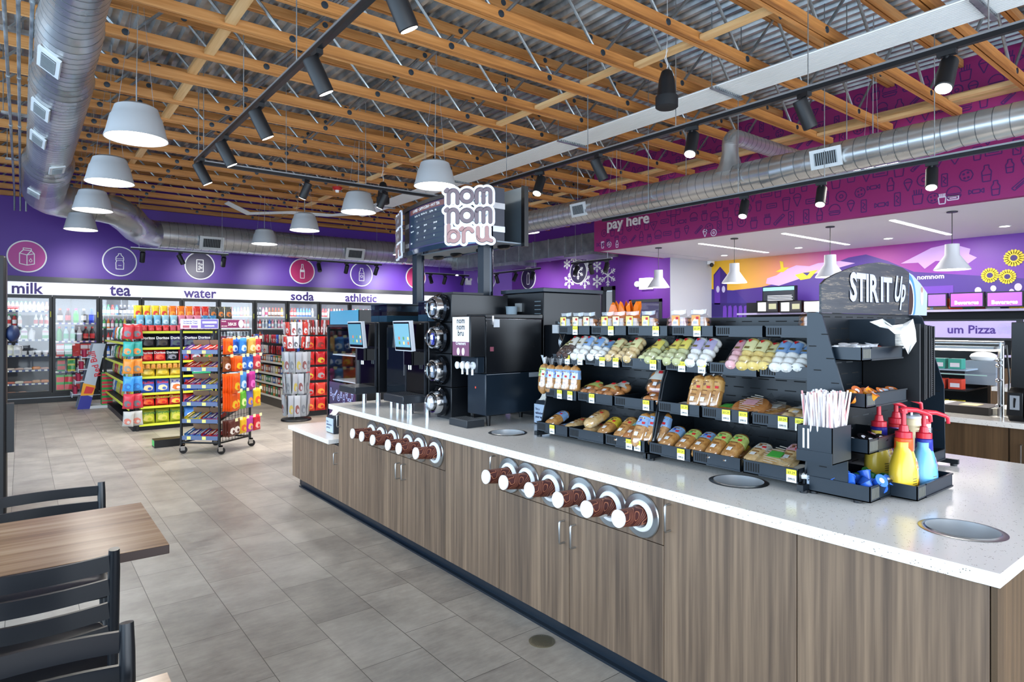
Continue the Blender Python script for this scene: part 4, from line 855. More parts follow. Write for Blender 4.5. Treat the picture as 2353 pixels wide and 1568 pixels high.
for px,k,lc,ti,dx,dz in [(1281,'loaf:b','8fb4e0',22,0,0),(1302,'flat:n','8fb4e0',5,0,0),(1325,'loaf:l','d8a860',12,0,0),(1365,'loaf:l','d8a860',5,0,0),(1372,'loaf:l','d8a860',20,.01,.045),(1404,'loaf:b','e8d040',28,0,0),(1443,'loaf:b','d8a860',34,0,0),(1464,'loaf:n','70c8c0',30,0,0),(1490,'loaf:b','8fb4e0',58,.0,0),(1510,'loaf:b','8fb4e0',60,.03,0),(1526,'loaf:b','8fb4e0',62,.06,0),(1540,'loaf:b','8fb4e0',64,.08,0),(1548,'loaf:b','8fb4e0',28,0,0),(1585,'loaf:b','c8d87a',27,0,0),(1619,'loaf:b','8fb4e0',26,0,0),(1656,'loaf:b','c8d87a',32,0,0),(1693,'loaf:b','c8d87a',32,0,0),(1700,'flat:n','e8d040',20,.08,.01),(1742,'loaf:l','e8e4d8',20,0,0),(1785,'round:l','58c050',18,0,0),(1820,'loaf:l','e6b0b8',25,.04,0),(1848,'flat:w','e8e4d8',8,0,0)]: put(3,px,k,lc,ti,dz,dx)
# orange bags sitting on the far-side top trays
def crumpled(loc,lab,col,s,seed):
    rn=random.Random(seed); mb=MB(); n=12; vs=[]; fs=[]
    for i,(z,r) in enumerate(((0,.07),(.04,.085),(.08,.07),(.11,.05),(.15,.06),(.17,.03))):
        for k in range(n): a=2*math.pi*k/n; q=r*rn.uniform(.75,1.15); vs.append((q*math.cos(a)*.6*s,q*math.sin(a)*s,(z+rn.uniform(-.012,.02)*(i>1)+(.04*math.sin(a*2+seed) if i>3 else 0))*s))
    for i in range(5):
        for k in range(n): fs.append((i*n+k,i*n+(k+1)%n,(i+1)*n+(k+1)%n,(i+1)*n+k))
    fs.append(tuple(range(n))[::-1]); mb.add(vs,fs,M(col,.25)); tag(mb.build('snack_bag',loc=loc,smooth=20),lab,'snack bag',group='orange snack bags behind the top shelf')
for px,l,sd in ((1402,'left',1),(1424,'middle',2),(1446,'right',5)):
    y=onX(px,720,2.92)[0]; crumpled((2.96,y,1.545),'crumpled orange snack bag behind the top bread shelf, %s of three'%l,'f07818',.95,sd)
# ---------- small packs on the end section
def tub(col,lid,lab,loc,rot=(0,0,0),grp='',r=.019,h=.024):
    t=local(thing('creamer_tub',lab,'creamer tub',loc,group=grp)); t.rotation_euler=rot
    MB().lathe([(r*.75,0),(r,h)],M(col,.3),14).build('tub',t); MB().lathe([(r*1.15,h),(r*1.2,h+.0015),(.001,h+.002)],M(lid,.35),14,cap0=False,cap1=False).lathe([(r*.5,h+.0022),(.001,h+.0023)],M('e8e8f0'),10,cap0=False,cap1=False).build('foil_lid',t); return t
rn=random.Random(11); T0=tub('e8e8ee','f2f2f4','x',(0,0,0)); i=0
for r in range(3):
    for c in range(7):
        lab='white creamer tub on the top tray of the end section, %s along row %s'%(ORD[c],['one','two','three'][r]); loc=(2.58+c*.042,1.105+r*.045,1.462+rn.uniform(0,.012)+.018*(r>0)); rot=(rn.uniform(-.2,.2),rn.uniform(-.2,.2),0)
        if i==0: T0.location=loc; T0.rotation_euler=rot; T0['label']=lab; T0['group']='white creamer tubs'
        else: dup(T0,loc,rot,lab,'white creamer tubs')
        i+=1
for k,(x,y) in enumerate(((2.85,1.13),(2.89,1.15),(2.88,1.2))):
    (tub('c0582a','b03a20','orange-brown foil creamer tub at the right of the top tray, %s of three'%ORD[k],(x,y,1.475),(.5,.3*k,0),'brown tubs on the top tray'))
def many(base,pos,labf,grp):
    for k,(loc,rot) in enumerate(pos):
        if k==0: base.location=loc; base.rotation_euler=rot; base['label']=labf(k); base['group']=grp
        else: dup(base,loc,rot,labf(k),grp)
many(tub('e8901e','c86a3a','x',(0,0,0),r=.02,h=.03),[((2.57+(k%4)*.042+.01*(k//4),1.085+.05*(k//4)+rn.uniform(-.01,.01),1.29+.012*(k%3)),(rn.uniform(-1.2,.4),rn.uniform(-.8,.8),rn.uniform(0,3))) for k in range(8)],lambda k:'amber creamer tub tumbled on the second end tray, %s of eight'%ORD[k],'amber tubs on the second end tray')
many(tub('9fb0c4','d8783a','x',(0,0,0),r=.019,h=.028),[((2.72+k*.035,1.09+.02*(k%2)+(.03 if k<3 else 0),1.30),(rn.uniform(-.3,.3)+(.6 if k<3 else 0),rn.uniform(-.3,.3),0)) for k in range(6)],lambda k:'grey translucent creamer tub on the second end tray, %s from the left'%ORD[k],'grey tubs on the second end tray')
many(tub('14161a','0d0e12','x',(0,0,0),r=.02,h=.026),[((2.58+(k%5)*.045,1.08+.05*(k//5),1.11+.012*(k%2)),(rn.uniform(-.5,.5),rn.uniform(-.5,.5),0)) for k in range(10)],lambda k:'black creamer tub lying on the third end tray, %s of ten'%ORD[k],'black tubs on the third end tray')
tub('b86a3a','1a1a1e','brown creamer tub on its side with upright lid, third end tray',(2.76,1.08,1.125),(1.3,0,.5),'')
many(tub('2f6ad8','3f7ae8','x',(0,0,0),r=.022,h=.034),[((2.535+(k%5)*.043,1.06+.045*(k//5)+rn.uniform(-.008,.008),.935+.02*((k*7)%3)),(rn.uniform(-1,1),rn.uniform(-.9,.9),rn.uniform(0,3))) for k in range(14)],lambda k:'blue creamer tub heaped in the bottom end tray, %s of fourteen'%ORD[k],'blue tubs in the bottom end tray')
many(tub('1f6a3a','2c8048','x',(0,0,0),r=.021,h=.022),[((2.73+(k%4)*.036,1.07+.05*(k//4)+rn.uniform(-.008,.008),.933+.015*((k*5)%3)),(rn.uniform(-.9,.9),rn.uniform(-.9,.9),rn.uniform(0,3))) for k in range(13)],lambda k:'green creamer tub heaped in the bottom end tray, %s of thirteen'%ORD[k],'green tubs in the bottom end tray')
# straws in their holder
t=thing('straw_holder','black box of straws fixed to the left side plate of the end section','holder',(2.44,1.18,1.07))
mb=MB(); hx0,hx1,hy0,hy1=2.36,2.514,1.10,1.235
mb.box(hx0,hy0,1.075,hx1,hy0+.003,1.212,RK_DAYLIT).box(hx0,hy1-.003,1.075,hx1,hy1,1.212,RK_DAYLIT).box(hx0,hy0,1.075,hx0+.003,hy1,1.212,RK_DAYLIT).box(hx1-.003,hy0,1.075,hx1,hy1,1.212,RK_DAYLIT).box(hx0,hy0,1.075,hx1,hy1,1.079,RK_DAYLIT).box(hx0-.004,hy0,1.075,hx0,hy1,1.118,RK_DAYLIT)
for k in range(2): mb.box(hx0-.0008,hy1-.03-k*.018,1.125,hx0,hy1-.023-k*.018,1.2,WHT)
mb.build('holder_box',t)
SB=[]
for nm,c in (('white','f2eef0'),('pink','e8a0a0')): SB.append(MB().tube((0,0,0),(0,0,.19),.0034,M(c,.5),7).build('wrapped_straw'))
used2=[0,0]
for k in range(104):
    j=1 if k%6==0 else 0; x=hx0+.010+(k%13)*.0112; y=hy0+.010+(k//13)*.0155; rot=(rn.uniform(-.12,.12),rn.uniform(-.14,.14)-(x-2.44)*.8*-1,0); loc=(x,y,1.137+rn.uniform(0,.02))
    lab=('%s paper-wrapped straw in the black holder'%('white','pink-striped')[j])
    o=SB[j] if not used2[j] else SB[j].copy()
    if used2[j]: COL.objects.link(o)
    used2[j]=1; o.location=loc; o.rotation_euler=rot; tag(o,lab,'straw',('white straws in the holder','pink-striped straws in the holder')[j])
# pump bottles
def pump(x,y,z,c1,c2,c3,lab,brand,rz=0,s=1):
    t=local(thing('creamer_pump_bottle',lab,'creamer bottle',(x,y,z),R(rz),group='creamer bottles with red pumps')); t.scale=(s,s,s)
    mb=MB(); mb.lathe([(.045,0),(.052,.005),(.054,.05),(.05,.10),(.036,.15),(.028,.17),(.028,.19)],M(c1,.25),28,sx=1.48,sy=.9)
    T=TX((0,0,0),'-y')
    def decal(pts,col,h):
        P=[]
        for X_,Z_ in pts:
            r=.054 if Z_<.05 else (.054-(Z_-.05)*.08 if Z_<.1 else .05-(Z_-.1)*.28); xx=max(min(X_/(r*1.48),.98),-.98); P.append((X_,-r*.9*math.sqrt(1-xx*xx)-h,Z_))
        mb.add(P,[tuple(range(len(P)))],M(col,.3))
    decal([(.0,.0+.01),(.045,.01),(.048,.05),(.03,.062),(.005,.05),(-.008,.03)],c3,.0012)
    decal([(.012,.022),(.035,.02),(.042,.034),(.03,.046),(.014,.042)],'e8d0a0',.002)
    decal([(-.012,.085),(.03,.085),(.036,.105),(.03,.125),(0,.13),(-.016,.11)],'f0e8f0',.0015)
    for s_,z_,dx_ in (('Coffee',.106,.01),('mate',.092,.012)):
        d,fs=_text(s_,.01,'CENTER',1,1); P=[]
        for a,b in d:
            X_=a*.017+dx_; Z_=b*.017+z_; r=.054-(Z_-.05)*.08 if Z_<.1 else .05-(Z_-.1)*.28; xx=max(min(X_/(r*1.48),.98),-.98); P.append((X_,-r*.9*math.sqrt(1-xx*xx)-.0022,Z_))
        mb.add(P,fs,M('a82040',.4))
    for k in range(4): decal([(-.045,.03+k*.009),(-.022,.03+k*.009),(-.022,.033+k*.009),(-.045,.033+k*.009)],'6a6028',.0012)
    mb.build('bottle_body',t)
    MB().lathe([(.030,.152),(.0325,.156),(.031,.20),(.026,.204)],M(c2,.3),24).build('neck_sleeve',t)
    RED=M('d42a3c',.25); mb=MB(); mb.lathe([(.029,.204),(.029,.225),(.018,.228),(.014,.25),(.009,.252),(.008,.30)],RED,20)
    mb.path([(math.cos(R(-43))*q,math.sin(R(-43))*q,z_) for q,z_ in ((-.012,.305),(.0,.31),(.05,.307),(.09,.294),(.104,.286),(.107,.262))],.007,RED,10,rads=[.011,.012,.009,.008,.008,.007]); mb.lathe([(.014,.296),(.014,.314),(.008,.318)],RED,14); mb.build('pump',t); return t
pump(2.778,1.015,.932,'f0c83a','f05a20','e8641e','yellow creamer bottle with orange neck and red pump','a',8,1.05); pump(2.915,.99,.928,'6ab4f0','1e2c9a','2a50c8','light blue creamer bottle with dark blue neck and red pump','b',10,1.0)
pump(2.885,1.15,.955,'e8c84a','2a2a8a','2a50c8','creamer bottle mostly hidden behind the yellow one, red pump showing','c',0,1.02); pump(3.01,1.13,.955,'5a3a8a','c02a30','e8c840','creamer bottle behind the blue one, only its red pump showing','d',5,1.04)
def canister(x,y,z,c1,c2,lab,txt):
    t=thing('creamer_canister',lab,'canister',(x,y,z),group='powder canisters on the end section'); Q=Matrix.Translation((x,y,z))
    MB().lathe([(.036,0),(.0365,.003),(.0365,.165),(.036,.168)],M(c1,.4),28,Q).lathe([(.0367,.135),(.0367,.16)],M(c2,.4),28,Q,cap0=False,cap1=False).build('canister_body',t)
    mb=MB(); mb.lathe([(.0385,.166),(.0385,.176),(.034,.178),(.001,.178)],M('c9ccd6',.3),28,Q,cap0=False,cap1=False); mb.box(-.012,-.001,.178,.012,.001,.21,M('c9ccd6',.3),Q); mb.build('plastic_lid',t)
    T=TX((x-.012,y-.0375,z),'-y'); mb=MB()
    if txt: mb.text('ORIGINAL',.013,M('6a4a20'),T@Matrix.Translation((.006,.125,0)),.001,.0005).text('CREAMER',.013,M('6a4a20'),T@Matrix.Translation((.006,.108,0)),.001,.0005).box(-.02,.03,0,.03,.095,.001,M('b87828'),T)
    else:
        mb.box(-.014,.004,0,.026,.034,.001,M('2a2a2a'),T)
        for k in range(10): mb.box(-.014,.05+k*.007,0,.026,.0525+k*.007,.001,M('70707a'),T)
    mb.build('printed_label',t)
canister(3.21,1.14,1.005-.0,'d8c49a','e8d8b0','tan powdered creamer canister behind the blue bottle',True); canister(3.30,1.13,1.005,'e6e6ea','b82030','white and red canister with nutrition print behind the blue bottle',False)
# napkins
mb=MB()
for k in range(16): a=rn.uniform(-.004,.004); mb.box(2.875+a,1.085+a,1.496+k*.005,2.98+a,1.20+a,1.4995+k*.005,M('f2f2ee',.8))
tag(mb.build('napkin_stack'),'stack of folded white napkins in the black bracket of the end section','napkins')
A_n=[(1998,740),(2028,733),(2050,748),(2075,745),(2098,733),(2104,760),(2106,785),(2087,815)]; B_n=[(2022,752),(2042,756),(2056,768),(2070,766),(2068,771),(2073,787),(2081,802),(2086,813)]
mb=MB(); vs=[];fs=[]
for i in range(8):
    for j in range(5):
        f=j/4; yy=1.02+.045*math.sin(i*1.1+f*3)*f+(.05*(1-i/4) if i<4 else 0); x,z=onY(A_n[i][0]+(B_n[i][0]-A_n[i][0])*f,A_n[i][1]+(B_n[i][1]-A_n[i][1])*f,yy); vs.append((x,yy,z))
for i in range(7):
    for j in range(4): a=i*5+j; fs.append((a,a+1,a+6,a+5))
mb.add(vs,fs,M('f4f4f2',.8)); tag(mb.build('napkin'),'crumpled white napkin draped over the napkin stack','napkin')
# ---------- coffee and drink machines on the island
BX=M('101318',.32,.1); BXF=M('182430',.3,.15)
def rbox(t,name,x0,y0,z0,x1,y1,z1,m,bev=.006): return MB().box(x0,y0,z0,x1,y1,z1,m).build(name,t,bevel=bev)
def screen(t,x,ya,yb,z0,z1,ui):
    mb=MB(); Q=Matrix.Translation((x,(ya+yb)/2,z0))@Matrix.Rotation(R(-6),4,'Y'); w_=(yb-ya)/2; h=z1-z0
    mb.box(0,-w_,0,.03,w_,h,M('c9ccd2',.3),Q).box(-.002,-w_+.008,.008,0,w_-.008,h-.008,GLOSS,Q); o=mb.build('touch_screen',t,bevel=.003)
    s=MB(); s.box(-.0035,-w_+.016,.03,-.002,w_-.016,h-.02,M('4f8396' if ui else '6f9fae',.1,0,.45),Q)  # dark teal reflection on the screen put into the glowing display colour
    for i in range(3):
        for j in range(2): s.box(-.0045,-w_+.028+i*w_*.52,.05+j*.035,-.0035,-w_+.028+i*w_*.52+.022,.072+j*.035,M(['c86a4a','e0c080','5a8a5a'][(i+j)%3],.3,0,.4),Q)
    s.build('display',o)
def coffee(ya,yb,label,ui):
    t=thing('coffee_machine',label,'coffee machine',(2.6,(ya+yb)/2,ZT),group='black touch-screen coffee machines')
    rbox(t,'body',2.36,ya,1.03,2.92,yb,1.625,BX); MB().box(2.335,ya+.015,1.09,2.36,yb-.015,1.40,GLOSS).box(2.335,ya+.02,1.42,2.36,yb-.02,1.61,GLOSS).build('glass_front',t,bevel=.003)
    [MB().box(2.33,q,1.05,2.345,q+.012,1.62,M('3a3f46',.2,.6)).build('chrome_trim',t) for q in (ya+.004,yb-.016)]
    mb=MB(); mb.box(2.15,ya,1.03,2.34,yb,1.085,M('1f242b',.35)).build('drip_tray',t,bevel=.004)
    g=MB(); g.box(2.16,ya+.01,1.085,2.33,yb-.01,1.0875,M('555b63',.3,.6))
    for i in range(9):
        for j in range(10): g.box(2.168+i*.018,ya+.02+j*(yb-ya-.05)/9,1.0876,2.178+i*.018,ya+.028+j*(yb-ya-.05)/9,1.088,BLK)
    g.build('drip_grille',t)
    mb=MB(); mb.box(2.27,ya+.10,1.30,2.335,yb-.10,1.40,GLOSS).tube((2.29,(ya+yb)/2-.015,1.30),(2.29,(ya+yb)/2-.015,1.265),.006,STEEL).tube((2.29,(ya+yb)/2+.015,1.30),(2.29,(ya+yb)/2+.015,1.265),.006,STEEL).build('spout',t)
    screen(t,2.24,ya+.03,yb-.02,1.405,1.63,ui)
    for x,y in ((2.37,ya+.03),(2.37,yb-.03),(2.88,ya+.03),(2.88,yb-.03)): MB().lathe([(.020,0),(.020,.115)],M('b8bcc0',.2,1),16,Matrix.Translation((x,y,ZT))).build('leg',t)
    for i in range(2):
        a=ya+.01+i*(yb-ya-.02)/2; b=a+(yb-ya-.03)/2
        h=MB(); h.box(2.44,a,1.627,2.80,b,1.68,M('1f3a4a',.2)).box(2.44,a,1.68,2.80,b,1.775,SMOKE).box(2.435,a-.003,1.775,2.805,b+.003,1.785,M('2a3640',.3)).box(2.46,a+.01,1.66,2.78,b-.01,1.715,M('3a2418',.7)); h.build('bean_hopper',t)
    return t
coffee(4.02,4.33,'black touch-screen coffee machine on steel legs, right one next to the porthole stack',False)
coffee(4.84,5.17,'black touch-screen coffee machine on steel legs, left one at the island end',True)
t=thing('milk_cooler','slim black milk cooler standing between the two coffee machines','milk cooler',(2.6,4.58,ZT)); rbox(t,'body',2.40,4.40,1.0,2.9,4.76,1.60,BX); MB().box(2.385,4.42,1.03,2.40,4.74,1.58,M('0c141c',.05)).box(2.378,4.43,1.2,2.385,4.44,1.45,STEEL).build('glass_door',t)
for y in (4.43,4.52,4.61,4.72): MB().lathe([(.017,0),(.017,.085)],M('b8bcc0',.2,1),14,Matrix.Translation((2.42,y,ZT))).build('leg',t)
for y in (4.43,4.72): MB().lathe([(.017,0),(.017,.085)],M('b8bcc0',.2,1),14,Matrix.Translation((2.86,y,ZT))).build('leg',t)
# porthole stack
t=thing('lid_dispenser_tower','tower of four black modules with round chrome porthole dispensers','dispenser',(2.66,3.92,ZT)); zz=[.935,1.15,1.392,1.62,1.823]
MB().box(2.44,3.82,ZT+.0005,2.92,4.03,.935,DARK).build('base',t)
for i in range(4):
    z0,z1=zz[i],zz[i+1]; o=MB().box(2.42,3.805,z0+.002,2.93,4.045,z1-.002,BX).build('module',t,bevel=.004)
    Q=Matrix.Translation((2.42,3.925,(z0+z1)/2))@Matrix.Rotation(R(-90),4,'Y')
    MB().lathe([(.104,0),(.108,.012),(.104,.03),(.088,.042),(.080,.04)],M('23262c',.12,.8),36,Q,cap0=False,cap1=False).lathe([(.086,.04),(.084,.075),(.076,.09),(.066,.088),(.062,.06)],CHR,36,Q,cap0=False,cap1=False).lathe([(.062,.06),(.058,.115),(.04,.125),(.036,.12)],glass('acrylic%d'%i,(.9,.93,.98),.55,.05),32,Q,cap0=False,cap1=False).lathe([(.06,.035),(.001,.034)],M('101828' if i else '8a8078',.3),24,Q,cap0=False,cap1=False).build('porthole',o)
    mb=MB()
    if i==0: mb.lathe([(.001,.10),(.05,.10)],M('ece6e4',.5),10,Q,cap0=False,cap1=False)
    else: mb.box(2.33,3.90,(z0+z1)/2-.05,2.338,3.935,(z0+z1)/2+.035,M('a8b8cc' if i!=2 else '4a5ae0',.2))
    mb.build('cup_inside',o)
MB().box(2.45,3.83,1.823,2.72,4.0,1.838,DARK).build('top_tray',t)
# creamer dispenser
t=thing('creamer_dispenser','tall black creamer dispenser with white nom nom bru panel and three nozzles','dispenser',(2.65,3.54,ZT)); ya,yb=3.43,3.655
rbox(t,'upper_body',2.455,ya,1.27,2.95,yb,1.645,BX); rbox(t,'lower_body',2.455,ya+.004,.985,2.95,yb-.004,1.268,BXF); rbox(t,'head',2.33,ya,1.385,2.453,yb,1.66,BX); MB().box(2.453,ya-.003,1.645,2.955,yb+.003,1.672,BX).box(2.45,ya-.006,1.636,2.955,ya,1.642,CHR).build('hinged_lid',t,bevel=.004)
MB().box(2.456,ya-.004,1.275,2.459,ya,1.62,CHR).box(2.50,ya-.012,1.60,2.512,ya,1.66,CHR).box(2.46,ya-.002,1.262,2.75,ya,1.265,GREY).build('latch',t)
p=MB(); p.box(2.328,ya+.015,1.485,2.33,yb-.01,1.652,M('eef0f4',.4)).box(2.328,ya+.015,1.392,2.33,yb-.01,1.485,M('7a4a68',.4)); Tn=TX((2.3278,(ya+yb)/2,1.61),'-x')
for k,r_ in enumerate(('nom','nom','bru')): p.text(r_,.055,M('15151a'),Tn@Matrix.Translation((0,-.042*k,0)),.0004,.001)
p.text('Creamers',.03,WHT,Tn@Matrix.Translation((0,-.145,0)),.0004,.0006)
for dy in (-.05,.01): p.flat([(dy+.018*math.cos(a*.45)+.02,-.19+.026*math.sin(a*.45)) for a in range(14)],.0006,'z',M('f0e8ee'),Tn)
p.build('front_panel',t)
rbox(t,'nozzle_block',2.39,ya+.01,1.275,2.453,yb-.02,1.384,BXF)
for k in range(3):
    y=ya+.05+k*.06; Q=Matrix.Translation((2.39,y,1.325))@Matrix.Rotation(R(-90),4,'Y'); MB().lathe([(.026,0),(.026,.01),(.012,.014),(.012,.04),(.024,.046),(.025,.056),(.018,.06)],M('e8ecf0',.3),20,Q).build('dispense_button',t)
    MB().tube((2.38,y,1.30),(2.38,y,1.262),.008,WHT,8).build('nozzle',t)
[MB().box(a,ya-.001,b,c,ya,d,M(m)).build('sticker',t) for a,b,c,d,m in ((2.52,1.583,2.57,1.64,'c9ced4'),(2.49,1.42,2.52,1.45,'8a4a5a'),(2.83,1.23,2.93,1.262,'9aa2aa'))]; MB().lathe([(.008,0),(.008,.002)],M('c8402a'),10,Matrix.Translation((2.455,ya+.12,1.17))@Matrix.Rotation(R(-90),4,'Y')).build('red_badge',t)
for x,y in ((2.49,ya+.02),(2.49,yb-.02),(2.92,ya+.02),(2.92,yb-.02)): MB().lathe([(.013,0),(.018,.07)],BLK,12,Matrix.Translation((x,y,ZT))).build('leg',t)
t=thing('drip_tray','small dark square drip tray standing before the creamer dispenser','drip tray',(2.385,3.55,ZT)); MB().box(2.31,3.442,ZT+.0005,2.452,3.66,.962,M('262b31',.4)).build('tray',t,bevel=.003)
g=MB(); g.box(2.318,3.45,.962,2.446,3.652,.9635,M('8a9096',.35,.5))
for i in range(9):
    for j in range(15): g.box(2.325+i*.0135+(j%2)*.004,3.456+j*.013,.9636,2.332+i*.0135+(j%2)*.004,3.463+j*.013,.9639,BLK)
g.build('grille',t)
# big machine behind
t=thing('ice_beverage_machine','big plain black machine on the island behind the creamer dispenser','drink machine',(3.3,3.7,ZT)); rbox(t,'body',3.0,3.47,.97,3.6,3.965,1.84,BX); MB().box(2.99,3.46,1.842,3.61,3.975,1.872,BXF).build('top_cover',t,bevel=.003); MB().box(3.05,3.5,ZT+.0005,3.55,3.93,.97,DARK).build('plinth',t)
mb=MB()
for k in range(6): mb.box(2.999,3.50,1.62+k*.03,3.0,3.57,1.626+k*.03,M('5a6a74'))
mb.build('vent',t)
MB().box(2.98,3.72,1.70,3.0,3.78,1.765,M('a8b0b4',.3,.5)).tube((2.93,3.80,1.72),(3.0,3.80,1.72),.02,BLK,10).path([(2.94,3.75,1.72),(2.92,3.73,1.70),(2.91,3.72,1.62)],.009,M('b8bcc0',.4),8).lathe([(.04,0),(.045,.06),(.05,.065)],M('8fa0ac',.2),16,Matrix.Translation((2.90,3.72,1.673))).build('hose_fitting',t)
t=thing('beverage_cooler_unit','black side unit with round chrome fan guard left of the bread rack','drink machine',(3.1,3.3,ZT)); rbox(t,'body',2.99,3.10,ZT+.0005,3.5,3.45,1.60,BX)
Q=Matrix.Translation((2.99,3.22,1.48))@Matrix.Rotation(R(-90),4,'Y'); mb=MB()
for r_ in (.012,.024,.036,.048,.06): mb.path([(r_*math.cos(a*.45),r_*math.sin(a*.45),.012+.012*(1-r_/.06)) for a in range(15)],.0016,CHR,5,T=Q)
for k in range(4): a=math.pi/4+k*math.pi/2; mb.path([(.008*math.cos(a),.008*math.sin(a),.026),(.075*math.cos(a),.075*math.sin(a),.008),(.075*math.cos(a),.075*math.sin(a),0)],.003,CHR,5,T=Q)
mb.build('fan_guard',t); MB().box(2.988,3.28,1.54,2.99,3.36,1.60,M('d4d8dc')).build('paper_notice',t)
MB().box(3.0,3.26,1.602,3.04,3.34,1.625,M('2a2e34')).box(3.0,3.15,1.602,3.04,3.22,1.625,M('2a2e34')).box(2.998,3.27,1.607,3.0,3.31,1.622,M('9ab0b8')).build('controls',t)
# menu canopy on two posts
t=thing('menu_canopy','curved coffee menu canopy on two black posts with nom nom bru signs','menu board',(2.95,4.5,ZT)); Z0,Z1=2.245,2.665
for x,y,w_ in ((2.86,5.05,.042),(2.92,4.08,.05)): MB().box(x-w_,y-.04,ZT+.0005,x+w_*.2,y+.04,Z0,BXF).lathe([(w_*.8,0),(w_*.8,Z0-ZT-.001)],M('1a2430',.12,.5),20,Matrix.Translation((x+w_*.5,y,ZT+.0005))).build('post',t); 
def bow(y): u=(y-3.75)/(5.28-3.75); return 2.84-.10*math.sin(math.pi*min(max(u,0),1))
fr=[(bow(3.92+k*.136),3.92+k*.136) for k in range(11)]
mb=MB()
for (z0,z1,dx,m) in ((Z0,Z1,0,BX),(Z0-.012,Z0+.03,-.02,M('3a5068',.1,.6)),(Z1-.02,Z1+.012,-.02,M('14181e',.3))):
    P=[(x+dx,y) for x,y in fr]; Qq=[(x+.05,y) for x,y in fr][::-1]; mb.prism(P+Qq,z0,z1,'z',m)
mb.build('curved_panel',t)
MB().box(2.86,3.85,Z0-.01,3.10,5.26,Z0,M('7f8a94',.5)).build('underside',t)
for k,y in enumerate((4.0,4.3,4.7,5.0)): MB().sphere((3.04,y,Z0-.02),.05,BLK,12,6,sc=(1,1.3,.5)).build('speaker_knob',t)
MB().prism([(3.10,3.84),(3.12,3.84),(3.12,5.26),(3.10,5.26)],Z0-.02,Z1+.02,'z',M('5f6b74',.2,.5)).box(3.09,3.80,Z0-.03,3.13,3.84,Z1+.02,BLK).build('far_panel',t)
MB().box(2.86,3.90,Z0,2.97,3.915,Z1,M('2c303e',.4)).build('end_panel',t)
mb=MB()
for z in (2.32,2.50): mb.box(2.855,3.893,z,2.97,3.90,z+.045,M('c9ccd0',.2,.6))
mb.build('end_band',t)
# menu strips follow the curve
def strip(mb,ya,yb,z0,z1,m,off):
    n=8; vs=[]
    for k in range(n+1): y=ya+(yb-ya)*k/n; vs+= [(bow(y)-off,y,z0),(bow(y)-off,y,z1)]
    mb.add(vs,[(2*k,2*k+1,2*k+3,2*k+2) for k in range(n)],m)
YA,YB2=4.42,5.10
mb=MB(); strip(mb,YA-.03,YB2+.03,2.27,2.65,M('3b3766',.35),.001); strip(mb,YA,YB2,2.595,2.64,M('7a4a46',.4),.003)
for k in range(7): strip(mb,YA,YB2,2.29+k*.043,2.29+k*.043+.040,M('24384a',.3),.004)
def ctext(mb,s,y,z,size,m=WHT,al='LEFT',b=.0008):
    d,fs=_text(s,b/size,al,1,1); mb.add([(bow(y-a*size)-.0055,y-a*size,z+q*size) for a,q in d],fs,m)
ctext(mb,'COFFEE • CAPPUCCINO • HOT TEA',5.02,2.607,.034)
for i,(s,yy) in enumerate((('Sm 12oz',4.97),('Med 16oz',4.82),('Lg 20oz',4.65))): ctext(mb,s,yy,2.563,.02); ctext(mb,'Cal.',yy-.09,2.563,.02)
for r_,(nm,vals) in enumerate((('Coffee',('0','0','0')),('Cappuccino',('200-400','200-400','200-400')),('',('1.79','1.89','1.99')),('Refills',('20','20','20')))):
    z=2.512-r_*.053; ctext(mb,nm,5.08,z-.02,.018)
    for v,yy in zip(vals,(4.92,4.76,4.58)): ctext(mb,v,yy,z,.024 if r_==2 else .018)
mb.build('menu_strips',t)
for za in (2.31,2.49):
    [(lambda q:(strip(q,a,b,za,za+.04,M('c9ccd0',.2,.6),.004),q.build('metal_band',t)))(MB()) for a,b in ((YB2+.03,5.24),(4.2,YA-.03))]
def nomsign(t,Tm,S):
    xh=.62
    def n_(x): return [[(x,.02),(x,.5)],[(x,.42)]+arc(x+.2,.40,.2,170,0,8)+[(x+.4,.02)],[(x-.13,.56),(x-.06,.62),(x,.52)]]
    def o_(x): return [arc(x+.24,.32,.26,0,360,16)]
    def m_(x): return [[(x,.02),(x,.5)],[(x,.42)]+arc(x+.155,.46,.155,160,0,7)+[(x+.31,.02)],[(x+.31,.42)]+arc(x+.465,.46,.155,160,0,7)+[(x+.62,.02)]]
    def b_(x): return [[(x,.74),(x,.05)],arc(x+.22,.27,.23,0,360,14)]
    def r_(x): return [[(x,.02),(x,.5)],[(x,.40)]+arc(x+.2,.40,.2,170,20,6),[(x-.13,.56),(x-.06,.62),(x,.52)]]
    def u_(x): return [[(x,.62),(x,.25)]+arc(x+.2,.25,.2,180,360,7)+[(x+.4,.62)],[(x+.4,.3),(x+.44,.1),(x+.6,.04)]]
    rows=[[(n_,.1),(o_,.68),(m_,1.36)],[(n_,.1),(o_,.68),(m_,1.36)],[(b_,.1),(r_,.78),(u_,1.42)]]
    base=MB(); top=MB(); sh=MB(); W=M('e8edf8',.35); C1=M('6e5f66',.35); C2=M('a87f7c',.35); DK=M('2a2026',.4)
    for i,row in enumerate(rows):
        oy=(2-i)*.86
        for f,x in row:
            for s in f(x):
                P=[((a-1.05)*S,(b+oy-1.3)*S) for a,b in s]
                base.stroke(P,.40*S,W,Tm,.012,0,n=14); top.stroke(P,.185*S,DK,Tm,.0142,n=12)
                top.stroke([(a+.006*S,b+.012*S) for a,b in P],.165*S,C2 if i==2 else C1,Tm,.0165,n=12)
                if len(P)>2: sh.stroke([(a-.04*S,b+.045*S) for a,b in P[1:len(P)//2+1]],.018*S,DK,Tm,.0185,n=0)
        base.box(-.85*S,(oy-1.3)*S,0,.8*S,(oy-.75)*S,.0119,W,Tm)
    o=base.build('sign_backing',t); top.build('letters',o); sh.build('letter_shine',o)
